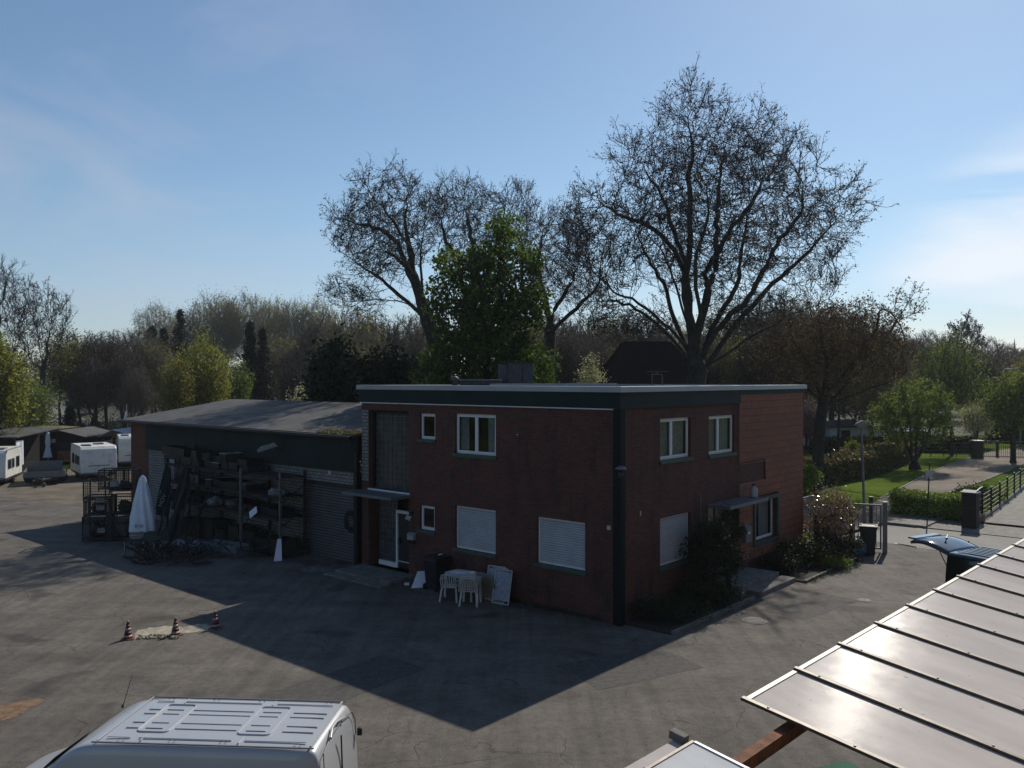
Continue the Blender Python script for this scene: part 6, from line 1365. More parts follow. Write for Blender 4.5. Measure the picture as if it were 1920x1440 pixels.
cage('wire cage behind at the left end of the stack', c1 + Vector((-.5, 1.2, 0)), .2, 1.0, .85, 1.0); cage('upper wire cage behind at the left end of the stack', c1 + Vector((-.5, 1.2, 1.0)), .1, 1.0, .85, 1.0)
for i, (dx, dy, z, s) in enumerate([(-.45, 0, .14, .34), (.6, .15, .14, .36), (-.43, .05, 1.12, .3), (.62, .15, 1.14, .3), (.6, .18, 2.06, .26), (-.2, .75, 2.06, .22)]): sack('bundle', 'dark bundle lying inside one of the wire cages', c0 + Vector((dx, dy, z)), (s, s * .9, s * .9), [MT['crateblack'], MT['carton'], MT['darkwood'], MT['crateolive']][i % 4], 30 + i, 'bundle', 'bundles inside the wire cages')
for i in range(4):
    t = thing('stacked_box', ['pale box near the foot of the wire cages', 'pale box one level up in the wire cages', 'white box in the second cage from the top', 'small white box at the cage edge'][i], 'box', c0 + Vector(((-.2, -.25, -.3, .3)[i], -.2, (.35, 1.3, 1.62, 2.3)[i])), .2 * i); m = MB(); m.box(-.16, .16, -.12, .12, 0, .22); m.build('body', MT['cratewhite'], t, bevel=.01); MB().box(-.165, .165, -.125, .125, .22, .235).build('lid', MT['carton'], t)
# scrap heap at the feet of the poles
def scrap(label, poly, n, seed, mat):
    rng = random.Random(seed); m = MB()
    for i in range(n):
        u = rng.uniform(poly[0], poly[1]); v = rng.uniform(poly[2], poly[3]); p = G(u, v); a = rng.uniform(0, pi); l = rng.uniform(.2, .8); z = rng.uniform(.02, .35)
        m.bar(p + Vector((0, 0, z)), p + Vector((l * cos(a), l * sin(a), z + rng.uniform(-.02, .35))), rng.uniform(.02, .07), rng.uniform(.02, .05))
    o = m.build('scrap_heap', MT[mat], None); tag(o, label, 'scrap', kind='stuff')
scrap('tangle of dark scrap wood and rods on the ground before the leaning poles', (255, 375, 1035, 1062), 150, 1, 'darkwood'); scrap('tangle of rusty offcuts on the ground under the storage rack', (385, 520, 1030, 1048), 90, 2, 'darkmetal')
for i in range(8):
    a = 14.9 + i * 1.02 + (0.2 if i > 5 else 0); s = rnd.uniform(.5, .9)
    crate('dark crate on the ground under the storage rack, among look-alikes', -.75, a, .0, .8, .85, s, ['crateolive', 'crateblack', 'darkmetal'][i % 3], rnd.uniform(-.1, .1), 'dark crates under the rack')
# ================================================================== GATE, BAGS, BUSHES AT THE RIGHT
gl = G(1600, 1032); gr = G(1660, 1036); dv = (gr - gl); L_ = dv.length
t = thing('gate', 'open grey steel bar gate beside the black bin at the yard entrance', 'gate', gl, math.atan2(dv.y, dv.x))
m = MB(); m.box(L_ - .10, L_ + .07, -.08, .08, 0, 2.0); m.build('gate_post', MT['greymetal'], t, bevel=.01)
m = MB(); m.box(0, L_ - .14, -.03, .03, .12, .18); m.box(0, L_ - .14, -.03, .03, 1.82, 1.88); m.box(0, .06, -.03, .03, .18, 1.82); m.box(L_ - .20, L_ - .14, -.03, .03, .18, 1.82); m.build('frame', MT['greymetal'], t)
m = MB()
for i in range(1, 7): x = .06 + (L_ - .26) * i / 7; m.box(x - .012, x + .012, -.012, .012, .18, 1.82)
m.build('bars', MT['greymetal'], t)
t = thing('fence_post', 'black post behind the gate at the hedge end', 'post', G(1633, 985)); m = MB(); m.box(-.07, .07, -.07, .07, 0, 1.3); m.build('shaft', MT['black'], t); MB().box(-.09, .09, -.09, .09, 1.3, 1.34).build('cap', MT['black'], t)
t = thing('fence', 'dark board fence in shade between the copper-leaved bush and the gate', 'fence', W(12.9, -.45), BA - .25); m = MB()
for k in range(9): m.box(0, 2.3, -.02, .02, .08 + k * .16, .21 + k * .16)
m.build('board_panel', MT['darkwood'], t)
for x in (0, 1.15, 2.3): m = MB(); m.box(x - .05, x + .05, -.06, .06, 0, 1.6); m.build('post', MT['darkwood'], t)
sack('rubbish_bag', 'blue rubbish bag lying left of the other by the gate', G(1593, 1044), (.42, .34, .24), MT['blue'], 51, 'rubbish bag', 'blue rubbish bags by the gate'); sack('rubbish_bag', 'blue rubbish bag propped upright against the black bin', G(1610, 1041), (.28, .26, .34), MT['blue'], 52, 'rubbish bag', 'blue rubbish bags by the gate')
t = thing('sheet_roofing', 'pale grey sheet glimpsed behind the copper-leaved bush', 'sheet', W(13.6, .55), BA); m = MB(); m.box(0, 1.6, 0, .05, .9, 2.0); m.build('sheet', MT['ribgrey'], t); m = MB(); m.box(.1, .16, .05, .10, 0, 1.95); m.box(1.4, 1.46, .05, .1, 0, 1.95); m.build('stand', MT['darkmetal'], t)
def bush(name, label, loc, rx, ry, h, n, s, mat, seed, stems=7, cat='shrub', lsp=.12, z0=.15, group=None, bmat='bark'):
    rng = np.random.default_rng(seed); t = thing(name, label, cat, loc, 0, group); m = MB()
    for k in range(stems):
        a = rng.uniform(0, 6.28); r = rng.uniform(.3, .9); q = [(rng.normal() * .08, rng.normal() * .08, 0), (rx * r * .45 * cos(a), ry * r * .45 * sin(a), h * .4), (rx * r * cos(a), ry * r * sin(a), h * rng.uniform(.75, .98))]; m.tube(q, [.025, .016, .006], 5)
    m.build('stems', MT[bmat], t)
    k = max(20, n // 60); c = ellips(rng, k, [(0, 0, z0 + (h - z0) * .5, rx, ry, (h - z0) * .5)], .28); idx = rng.choice(k, n); C = c[idx] + rng.normal(size=(n, 3)) * lsp; C[:, 2] = np.maximum(C[:, 2], .03)
    V, Q = leaf_quads(rng, C, s * rng.uniform(.6, 1.4, n), up=.45); nm = NM(); nm.add(V, Q); nm.build('foliage', LM[mat], t); return t
bush('copper_bush', 'tall shrub with shiny copper leaves catching the sun at the building end', W(13.1, -.9), 1.0, 1.1, 2.75, 5200, .085, 'copperbush', 61, lsp=.16, stems=11)
bush('copper_bush', 'lower arm of shiny copper leaves reaching over the dark board fence', W(14.0, -.5, 0), .9, .7, 2.0, 2200, .075, 'copperbush', 62, lsp=.15)
bush('shrub', 'dark green shrub at the foot of the copper-leaved bush by the blue bags', W(12.3, -1.5), .9, .6, .95, 3200, .09, 'ivy', 63)
bush('shrub', 'dark low shrub under the right-hand ground floor window', W(10.6, -.9), 1.3, .7, .95, 4500, .08, 'ivy', 64)
bush('shrub', 'dark low shrub just right of the doorstep', W(8.9, -.8), .7, .55, .7, 2500, .075, 'ivy', 65)
bush('climbing_rose', 'tall dark shrub covering the shuttered window right of the corner', W(3.75, -.75), .8, .6, 2.75, 5200, .085, 'ivy', 66, stems=10)
bush('climbing_rose', 'dark climber hanging before the right-hand door', W(5.15, -.65), .45, .4, 2.9, 2600, .08, 'ivy', 67, stems=8)
bush('shrub', 'dark ground-hugging shrub right at the building corner', W(1.2, -.85), 1.2, .55, .55, 3600, .07, 'ivy', 68)
bush('shrub', 'dark ground-hugging shrub below the shuttered window', W(3.2, -1.05), 1.1, .5, .65, 3600, .07, 'ivy', 69)
bush('shrub', 'weedy shrub low at the bed edge in front of the doorstep', W(10.8, -1.9), .9, .35, .35, 1600, .06, 'young', 70)
m = MB(); m.box(.2, 5.1, -1.62, -1.52, -.1, .09); m.box(8.15, 12.9, -2.0, -1.9, -.1, .09); o = m.build('bed_kerb', MT['concrete']); o.location = BC; o.rotation_euler = (0, 0, BA); tag(o, kind='structure')
m = MB(); m.box(.14, 5.1, -1.51, -.01, -.1, .05); m.box(8.15, 12.9, -1.89, -.06, -.1, .05); o = m.build('flower_bed', pm('soil', (.03, .024, .018), .95, var=.4, vs=8, bump=.8)); o.location = BC; o.rotation_euler = (0, 0, BA); tag(o, kind='structure')
# ================================================================== RIGHT-HAND GARDENS
def hedge(label, p0, p1, w_, h, n, s, mat, seed, rough=.06, group=None, name='hedge', dx=.0):
    """clipped hedge from p0 to p1, its near face on that line"""
    p0 = Vector(p0); p1 = Vector(p1); d = (p1 - p0); L_ = d.length; a = math.atan2(d.y, d.x); rng = np.random.default_rng(seed)
    t = thing(name, label, 'hedge', p0, a, group); m = MB(); nx = max(4, int(L_ / .6)); e = .14
    for i in range(nx):
        x0 = L_ * i / nx + (e if i == 0 else 0); x1 = L_ * (i + 1) / nx - (e if i == nx - 1 else 0); m.box(x0, x1, e, w_ - e, 0, h - e - .05 * rng.random())
    m.build('dark_core', pm('hedge_core_%d' % seed, (.012, .013, .008), .95), t)  # solid dark filler boxes added behind the leaf shell, no modelled twigs
    q = rng.random(n); side = rng.random(n); A_ = np.array([L_ * h, L_ * w_, w_ * h * 1.0]); pr = A_ / A_.sum(); pr = np.array([pr[0] * .55, pr[0] * .55 + pr[1], 1]); pr[0] = .42; pr[1] = .86
    x = rng.random(n) * L_; y = rng.random(n) * w_; z = rng.random(n) * h
    f = side < pr[0]; y[f] = 0; g = (side >= pr[0]) & (side < pr[1]); z[g] = h; k = side >= pr[1]; x[k] = np.where(rng.random(k.sum()) < .5, 0, L_)
    C = np.stack([x, y, z], 1) + rng.normal(size=(n, 3)) * rough; C[:, 2] += .06 * np.sin(x * 2.1 + seed) * (z > h * .5); C[:, 2] = np.maximum(C[:, 2], .02)
    cr_ = .18; C[:, 2] -= np.where((z >= h * .98), cr_ * np.clip(1 - np.minimum(y, w_ - y) / .3, 0, 1) ** 2, 0)
    V, Q = leaf_quads(rng, C, s * rng.uniform(.6, 1.4, n), up=.5); nm = NM(); nm.add(V, Q); nm.build('foliage', LM[mat], t); return t
hz = .11
hedge('clipped bright green box hedge along the pavement beside the sign post', W(24.75, .45, .1), W(24.85, -3.05, .1), 1.5, 1.02, 9000, .10, 'hedge', 1)
hedge('long brownish green hedge running back from the reddish tree', G(1546, 912, .1), G(1640, 893, .1), 1.8, 1.55, 9000, .16, 'brownhedge', 2)
hedge('rear length of the brownish green hedge, reaching the fruit tree', G(1641, 892.5, .1), G(1706, 866, .1), 1.8, 1.6, 7000, .17, 'brownhedge', 3)
hedge('dark clipped hedge behind the lawn fence before the bungalow', D(1535, 857, 74) * Vector((1, 1, 0)) if False else Vector((D(1535, 712, 76).x, 76, .1)), Vector((D(1735, 712, 79).x, 79, .1)), 1.3, 1.3, 8000, .18, 'ivy', 4)
hedge('dark clipped hedge behind the far end of the lawn, ending at the gate pillar', Vector((D(1738, 712, 78).x, 78, .1)), Vector((D(1835, 712, 77).x, 77, .1)), 1.3, 1.3, 5000, .18, 'ivy', 5)
hedge('dark hedge beyond the far gate on the right', Vector((D(1850, 712, 92).x, 92, .1)), Vector((D(1990, 712, 86).x, 86, .1)), 1.5, 1.9, 6000, .2, 'ivy', 6)
sheet('driveway', [W(24.92, -3.62), W(28.4, -3.42), W(33.8, -3.1), W(39.4, -2.72), W(48, -2.1), W(60, -1.6), W(60, -9.6), W(24.92, -9.6)], .116, MT['concrete'])
# gate pillar with ornamental panel and the fence running back
pp = W(23.35, -3.5, 0)
t = thing('brick_pillar', 'dark brick gate pillar at the street corner of the garden fence', 'pillar', pp, BA); m = MB(); m.box(-.30, .30, -.30, .30, 0, 1.62); m.build('shaft', brickmat('dark_brick', (.05, .035, .03), (.04, .028, .024), (.03, .028, .026), .24, .0833), t)
m = MB(); m.box(-.35, .35, -.35, .35, 1.62, 1.68); m.prism([(-.30, 1.68), (.30, 1.68), (.12, 1.75), (-.12, 1.75)], .6, 'y', -.3); m.build('cap', MT['slate'], t, bevel=.01)
e1 = W(25.6, -3.5, 0)
t = thing('ornamental_fence', 'short wrought panel with an arched white top rail beside the brick pillar', 'fence', pp + RV * .32, BA); Lr = 1.95
m = MB(); m.box(0, Lr, -.12, .12, 0, .38); m.build('base_wall', MT['gablebrick'], t); m = MB(); m.box(-.0, Lr + .03, -.15, .15, .38, .43); m.build('coping', MT['concrete'], t, bevel=.01)
arch = lambda x: 1.42 + .26 * sin(pi * (x / Lr) * .5)
m = MB(); m.tube([(x * Lr / 12, 0, arch(x * Lr / 12)) for x in range(13)], .028, 8); m.build('top_rail', MT['white'], t, smooth=True)
m = MB()
for i in range(15): x = .05 + (Lr - .1) * i / 14; m.bar((x, 0, .43), (x, 0, arch(x)), .018)
for z in (.55, .85, 1.15, 1.38): m.bar((0, 0, z), (Lr, 0, z), .03, .02)
m.build('bars', MT['darkmetal'], t); m = MB(); m.box(Lr - .02, Lr + .05, -.04, .04, 0, 1.72); m.build('post', MT['darkmetal'], t)
fp = [W(25.75, -3.45), W(28.4, -3.3), W(31.1, -3.15), W(33.8, -2.98), W(36.6, -2.8), W(39.4, -2.6), W(42.2, -2.4), W(45, -2.2), W(48, -2)]
t = thing('garden_fence', 'dark metal fence with white-capped posts running back along the drive', 'fence', fp[0], 0)
o0 = fp[0]; m = MB()
for a, b_ in zip(fp, fp[1:]):
    for z in (.25, .45, .65, .85, 1.05, 1.25): m.bar(a - o0 + Vector((0, 0, z)), b_ - o0 + Vector((0, 0, z)), .018, .028)
m.build('rails', MT['darkmetal'], t)
m = MB()
for a, b_ in zip(fp, fp[1:]): m.bar(a - o0 + Vector((0, 0, .10)), b_ - o0 + Vector((0, 0, .10)), .16, .2)
m.build('base_kerb', MT['concrete'], t)
for p in fp:
    m = MB(); q = p - o0; m.box(q.x - .035, q.x + .035, q.y - .035, q.y + .035, 0, 1.38); po = m.build('post', MT['darkmetal'], t); m = MB(); m.lathe([(.05, 1.38), (.055, 1.41), (.02, 1.44), (0, 1.445)], (q.x, q.y, 0), n=10); m.build('post_cap', MT['white'], po)
bush('shrub', 'yellow green shrub behind the garden fence, nearest the pillar', W(27.6, -2.5, .1), .8, .7, .95, 2600, .09, 'young', 81); bush('shrub', 'yellow green shrub behind the garden fence, third post back', W(32.5, -2.3, .1), 1.1, .7, .85, 2600, .10, 'young', 82)
bush('shrub', 'dark rounded shrub behind the garden fence between the two yellow green ones', W(30.0, -2.1, .1), .9, .8, 1.15, 3000, .09, 'ivy', 83)
bush('golden_bush', 'round bush with golden tips in front of the bungalow', Vector((D(1617, 712, 73).x, 73, .1)), 1.25, 1.1, 1.95, 5000, .14, 'gold', 84, stems=5)
bush('shrub', 'reddish flowering shrub behind the brownish green hedge', Vector((D(1585, 712, 66).x, 66, .1)), 1.0, .8, 1.35, 2400, .12, 'copperbush', 85); bush('shrub', 'pale grey green shrub behind the brownish green hedge', Vector((D(1600, 712, 68).x, 68, .1)), .9, .8, 1.7, 2400, .12, 'young', 86)
bush('shrub', 'bright green shrub left of the thick trunk behind the copper-leaved bush', Vector((D(1512, 712, 50).x, 50, .1)), .9, .9, 1.75, 3600, .13, 'hedge', 87)
# lawn fence, gate pillar, gate
t = thing('lawn_fence', 'low dark wire fence with thin posts at the back of the lawn', 'fence', (0, 0, 0)); m = MB(); ps = [Vector((D(u, 712, 74.5).x, 74.5, .1)) for u in range(1650, 1831, 24)]
for p in ps: m.bar(p, p + Vector((0, 0, 1.25)), .05)
m.build('posts', MT['darkmetal'], t); m = MB()
for z in (.2, .5, .8, 1.1): m.bar(ps[0] + Vector((0, 0, z)), ps[-1] + Vector((0, 0, z)), .02)
m.build('wires', MT['darkmetal'], t)
q = G(1832, 861); t = thing('gate_pillar', 'wide dark pillar at the left side of the far gate', 'pillar', q, -.05); m = MB(); m.box(-.38, .38, -.35, .35, 0, 1.55); m.build('shaft', MT['black'], t); MB().box(-.44, .44, -.4, .4, 1.55, 1.62).build('cap', MT['alu'], t)
g0 = G(1842, 858.5); g1_ = G(1990, 862); dv = g1_ - g0; L_ = dv.length; t = thing('driveway_gate', 'long low barred gate across the end of the gravel path', 'gate', g0, math.atan2(dv.y, dv.x)); m = MB()
for z in (.12, 1.42): m.box(0, L_, -.02, .02, z, z + .06)
m.build('rails', MT['darkmetal'], t); m = MB(); n = int(L_ / .16)
for i in range(n + 1): x = L_ * i / n; m.box(x - .012, x + .012, -.012, .012, .18, 1.42)
m.build('bars', MT['darkmetal'], t)
for x in (1.15, 3.6): m = MB(); m.box(x - .09, x + .09, -.09, .09, 0, 1.5); m.build('post', [MT['black'], MT['rust']][x > 2], t); 
# lamps and sign
lp = G(1622, 1001); top = D(1615, 797, lp.y)
t = thing('street_lamp', 'slim grey street lamp with a small slanted head beside the lawn', 'street lamp', lp, 0); dx = top.x - lp.x
m = MB(); m.tube([(0, 0, 0), (dx * .2, 0, top.z * .2), (dx, 0, top.z)], [.075, .06, .045], 10); m.build('pole', MT['greymetal'], t, smooth=True)
m = MB(); m.prism([(-.28, -.10), (.18, -.12), (.24, .05), (.02, .16), (-.24, .02)], .26, 'y', -.13); hd = m.build('lamp_head', MT['galv'], t, bevel=.02, loc=(dx, 0, top.z + .05)); m = MB(); m.box(-.2, .12, -.1, .1, -.15, -.115); m.build('lamp_glass', MT['cratewhite'], hd)
q = D(1893, 692, 85); t = thing('street_lamp', 'distant street lamp with a bright flat head near the right edge', 'street lamp', (q.x + 1.1, 85, 0), 0); m = MB(); m.tube([(0, 0, 0), (0, 0, q.z - .2), (-.3, 0, q.z), (-1.0, 0, q.z + .05)], [.09, .06, .04, .03], 8); m.build('pole', MT['greymetal'], t); MB().box(-1.5, -.9, -.12, .12, q.z, q.z + .09).build('lamp_head', MT['white'], t, bevel=.02)
sp_ = G(1738, 989); t = thing('sign_post', 'thin sign post with a small square grey plate before the clipped hedge', 'sign', sp_, 0); tz = D(1743, 868, sp_.y)
m = MB(); m.tube([(0, 0, 0), (tz.x - sp_.x, 0, tz.z)], .03, 8); m.bar((-.25, 0, .02), (.25, 0, .02), .07, .05); m.build('pole', MT['darkmetal'], t)
c_ = D(1742, 888, sp_.y - .04) - sp_; m = MB(); m.box(c_.x - .17, c_.x + .17, -.05, -.04, c_.z - .17, c_.z + .17); m.build('sign_plate', MT['alu'], t, bevel=.003)
# bungalow etc
def house(name, label, u0, u1, ve, vr, Y, depth, wallm, roofm, over=.25, ridge=None, doors=(), chim=(), hip=0.0, zb=0.0):
    x0 = D(u0, 712, Y).x; x1 = D(u1, 712, Y).x; ze = D(u0, ve, Y).z; zr = D(u0, vr, Y + depth / 2).z; c = (x0 + x1) / 2; w_ = (x1 - x0) / 2
    t = thing(name, label, 'house', (c, Y, zb), 0); m = MB(); m.box(-w_, w_, 0, depth, 0, ze); m.build('wall', wallm, t)
    m = MB(); o = over; h_ = hip
    P_ = [(-w_ - o, -o, ze), (w_ + o, -o, ze), (w_ + o, depth + o, ze), (-w_ - o, depth + o, ze), (-w_ - o + h_, depth / 2, zr), (w_ + o - h_, depth / 2, zr)]
    m.P(P_, [(0, 1, 5, 4), (2, 3, 4, 5), (3, 0, 4), (1, 2, 5), (3, 2, 1, 0)]); ro = m.build('roof', roofm, t)
    m = MB(); m.box(-w_ - o, w_ + o, -o - .04, -o - .003, ze - .10, ze + .03); m.build('gutter', MT['darkmetal'], t)
    for i, (a, b_, z0, z1, mt, nm_) in enumerate(doors):
        xa = D(a, 712, Y).x - c; xb = D(b_, 712, Y).x - c; za = max(0.02, D(a, z1, Y).z); zb_ = D(a, z0, Y).z; m = MB(); m.box(xa, xb, -.04, -.003, za, zb_); dd = m.build(nm_, MT[mt], t); m = MB(); frame_box(m, xa - .05, xb + .05, za, zb_ + .05, .05, -.06, -.042, lambda u, d, z: (u, d, z)); m.build('frame', MT['whiteplastic'], dd)
    for a, v0, v1, r_ in chim:
        xa = D(a, 712, Y + .8).x - c; z1 = D(a, v0, Y + .8).z; m = MB(); m.tube([(xa, .8, ze - .1), (xa, .8, z1)], r_, 10); cc_ = m.build('chimney_pipe', MT['darkmetal'], t); m = MB(); m.tube([(xa, .8, z1), (xa, .8, z1 + .08)], r_ * 1.4, 10); m.build('pipe_cap', MT['cratewhite'], cc_)
    return t
paint = pm('white_render', (.70, .72, .76), .85, var=.12, vs=1.5)
house('bungalow', 'white garden bungalow with a flat grey roof behind the lawn', 1556, 1662, 799, 786, 82, 6, paint, MT['sheetroof'], .5, hip=3.0, doors=((1577, 1594, 807, 834, 'darkwood', 'door'), (1630, 1637, 803, 834, 'wood', 'door')), chim=((1602, 786, 0, .14), (1611, 782, 0, .07)))
house('garden_shed', 'small pale shed with a reddish roof left of the bungalow', 1512, 1548, 812, 797, 86, 4, paint, pm('red_roof', (.13, .07, .06), .8), .2, hip=.3)
house('garden_shed', 'low shed with a pale roof behind the fruit tree', 1668, 1740, 809, 803, 88, 4, MT['darkwood'], paint, .2, hip=.3)
tiles = pm('dark_roof_tiles', (.010, .009, .010), .95, var=.4, vs=2, spec=0.0)
house('house', 'house with a steep dark tiled roof showing between the plane trees', 1132, 1330, 735, 640, 60, 9, MT['gablebrick'], tiles, .5, hip=2.4)
m = MB(); fb = D(1223, 722, 33) - BC; cb = Vector((fb.dot(RV), fb.dot(LV), 6.52)); T = Matrix.Translation(cb) @ Matrix.Rotation(-BA, 4, 'Z'); wz = D(1223, 703, 33).z - 6.52
m2 = MB(); m2.box(-.02, .02, 0, .04, 0, wz, T); m2.box(.37, .41, 0, .04, 0, wz, T); m2.box(-.02, .41, 0, .04, wz, wz + .04, T); m2.box(-.2, .62, .0, .05, wz + .12, wz + .15, T); m2.box(.18, .21, 0, .04, wz + .04, wz + .12, T); m2.build('roof_frame', pm('buff_metal', (.16, .15, .11), .6), B)
# church spire
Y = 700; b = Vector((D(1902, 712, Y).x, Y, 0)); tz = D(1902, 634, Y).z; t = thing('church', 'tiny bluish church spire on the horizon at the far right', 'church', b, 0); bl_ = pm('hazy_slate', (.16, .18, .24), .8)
m = MB(); m.box(-1.7, 1.7, -1.7, 1.7, 0, tz * .62); m.build('tower', bl_, t); m = MB(); m.lathe([(2.0, tz * .62), (1.3, tz * .72), (.05, tz)], n=8); m.build('spire', bl_, t)
# ================================================================== LEFT YARD
sheet('grass_patch', [G(55, 866), G(140, 866), G(128, 881), G(48, 881)], 0.02, MT['grass'])
Yh = 68.0; x0 = D(50, 712, Yh).x; x1 = D(160, 712, Yh).x; c = (x0 + x1) / 2; w_ = (x1 - x0) / 2; za = D(110, 808, Yh).z; zel = D(52, 821, Yh).z
t = thing('hut', 'dark brown wooden hut with a shallow gable behind the white caravan', 'hut', (c, Yh, 0), 0)
m = MB(); m.prism([(-w_ + .2, 0), (w_ - .2, 0), (w_ - .2, zel + .1), (.3, za - .06), (-w_ + .2, zel)], 5, 'y', 0); m.build('wall', MT['boards'], t)
m = MB(); m.prism([(-w_ - .1, zel - .06), (.3, za), (w_ + .1, zel + .05), (w_ + .1, zel + .12), (.3, za + .08), (-w_ - .1, zel + .02)], 5.6, 'y', -.3); m.build('roof', MT['sheetroof'], t)
m = MB(); m.bar((-w_ - .05, -.31, zel - .02), (-.9, -.31, za - .22), .14, .02, up=(0, 1, 0)); m.build('barge_board', MT['wood'], t)
m = MB(); m.box(.2, 1.3, -.05, -.003, .9, 1.75); wo = m.build('window', MT['black'], t); m = MB(); frame_box(m, .15, 1.35, .85, 1.8, .05, -.08, -.052, lambda u, d, z: (u, d, z)); m.build('frame', MT['darkwood'], wo)
m = MB(); m.box(-.35, -.05, -.03, -.003, 1.75, 2.05); m.build('wall_plaque', MT['whiteplastic'], t)
t = thing('balcony_bench', 'reddish slatted bench standing before the dark hut', 'bench', Vector((D(122, 712, 66).x, 66, 0)), 0); rp = pm('bench_red', (.11, .045, .03), .7)
m = MB()
for i in range(9): m.box(-.7 + i * .165, -.6 + i * .165, .2, .23, .5, 1.15)
m.box(-.75, .75, .19, .24, 1.15, 1.22); m.build('backrest', rp, t); m = MB(); m.box(-.75, .75, -.2, .2, .45, .5); m.build('seat', rp, t)
for x in (-.68, .68): m = MB(); m.box(x - .03, x + .03, -.18, .22, 0, .45); m.build('leg', rp, t)
house('shed', 'long dark shed with a mossy yellowish roof edge behind the hut', 22, 92, 806, 798, 77, 5, MT['boards'], pm('mossy_roof', (.11, .10, .045), .9, var=.4), .2, hip=.2)
parasol('closed white parasol tied at the waist, standing before the dark hut', G(90, 872), 2.62, 'canvas', .34, 2.05, waist=True)
def caravan(label, corner, ax, side, L_, w_, h, seed=0):
    """corner = near bottom corner, ax = long axis away from the viewer, side = across the near end"""
    ax = Vector(ax).normalized(); side = Vector(side).normalized(); a = math.atan2(ax.y, ax.x); flip = 1 if ax.cross(side).z > 0 else -1
    t = thing('caravan', label, 'caravan', corner, a, 'white caravans parked in the lot'); Wt = MT['cara']
    pr = [(.0, .45), (-.02, .9), (.02, 1.35), (.16, h - .22), (.34, h - .05), (.6, h), (L_ - .45, h), (L_ - .2, h - .12), (L_, h - .6), (L_ + .02, .45)]
    m = MB(); m.prism(pr, w_ * flip, 'y', 0); m.build('body', Wt, t, bevel=.05)
    m = MB(); m.prism([(.12, h - .26), (.34, h + .0), (.6, h + .02), (L_ - .45, h + .02), (L_ - .2, h - .10)] + [(L_ - .45, h - .06), (.6, h - .06)], .04, 'y', -.02 if flip > 0 else -.02); m.build('awning_rail', MT['cratewhite'], t)
    for i, (xa, xb, z0, z1) in enumerate(((.55, 1.25, 1.05, 1.6), (1.5, 2.1, 1.05, 1.6), (2.6, 3.4, 1.0, 1.65))):
        if xb > L_ - .2: continue
        for yo in (-.012 * flip, w_ * flip + .002 * flip):
            m = MB(); m.box(xa, xb, min(yo, yo + .01 * flip), max(yo, yo + .01 * flip), z0, z1); wn = m.build('window', MT['darkglass'], t); m = MB(); y0_ = yo - .004 if flip * yo <= 0 else yo; frame_box(m, xa - .04, xb + .04, z0 - .04, z1 + .04, .04, yo - .012, yo + .022, lambda u, d, z: (u, d, z)); m.build('frame', MT['greymetal'], wn)
    m = MB(); m.box(-.035, -.025, min(.45 * flip, (w_ - .45) * flip), max(.45 * flip, (w_ - .45) * flip), .95, 1.0); m.box(-.06, .0, min(.1 * flip, (w_ - .1) * flip), max(.1 * flip, (w_ - .1) * flip), .40, .52); m.build('front_trim', MT['greymetal'], t)
    m = MB(); m.box(.55, 1.35, min(.2 * flip, .75 * flip), max(.2 * flip, .75 * flip), h + .001, h + .08); m.box(1.6, 2.2, min(1.1 * flip, 1.7 * flip), max(1.1 * flip, 1.7 * flip), h + .001, h + .09); m.build('roof_hatch', MT['greymetal'], t, bevel=.02)
    m = MB(); m.bar((0, w_ * flip / 2, .45), (-1.2, w_ * flip / 2, .45), .08, .08); m.bar((0, w_ * flip * .2, .45), (-1.1, w_ * flip / 2, .45), .05); m.bar((0, w_ * flip * .8, .45), (-1.1, w_ * flip / 2, .45), .05); m.build('drawbar', MT['galv'], t)
    for y in (.1, w_ - .1): wheel(t, L_ * .5, y * flip, .32, .18)
    m = MB(); m.box(.02, L_, min(.04 * flip, (w_ - .04) * flip), max(.04 * flip, (w_ - .04) * flip), .30, .44); m.build('chassis', MT['black'], t)
    return t
MT['cara'] = pm('caravan_white', (.72, .71, .66), .35, var=.05, vs=.8, dirt=(.42, .40, .34))
caravan('white caravan with its rounded end towards the yard, beside the flat trailer', (-28.95, 56.9, 0), (-.58, .81, 0), (.81, .58, 0), 4.3, 2.25, 2.30)
caravan('white caravan mostly hidden behind the brick corner of the workshop', (D(222, 712, 65).x, 65, 0), (-.45, .89, 0), (.89, .45, 0), 4.0, 2.2, 2.45)
caravan('white caravan cut by the left edge of the picture', (D(-36, 712, 54).x, 54, 0), (.25, .96, 0), (-.96, .25, 0), 4.6, 2.2, 2.30) if False else caravan('white caravan cut by the left edge of the picture', (D(10, 712, 54.2).x, 54.2, 0), (-.30, .95, 0), (-.95, -.30, 0), 4.2, 2.2, 2.30)
# flat trailer
tp = Vector((D(82, 712, 54.6).x, 54.6, 0)); t = thing('flat_trailer', 'grey flatbed trailer with its far board raised, parked nose towards the yard', 'trailer', tp, .45)
m = MB(); m.box(-1.15, 1.15, .2, 3.4, .52, .60); m.build('bed', MT['darkwood'], t); MT['trailer'] = pm('trailer_grey', (.17, .175, .18), .5, .4, var=.2)
m = MB(); m.box(-1.15, 1.15, .15, .19, .5, .88); m.build('front_board', MT['trailer'], t); m = MB(); m.box(-1.2, -1.16, .2, 3.4, .5, .88); m.build('side_board', MT['trailer'], t); m = MB(); m.box(1.16, 1.2, .2, 3.4, .5, .88); m.build('side_board', MT['trailer'], t); m = MB(); m.box(-1.15, .95, 3.41, 3.45, .5, 1.28); m.build('rear_board', MT['greymetal'], t)
m = MB(); m.bar((0, .2, .46), (0, -1.2, .46), .09); m.bar((-.5, .2, .46), (0, -.7, .46), .06); m.bar((.5, .2, .46), (0, -.7, .46), .06); m.build('drawbar', MT['galv'], t)
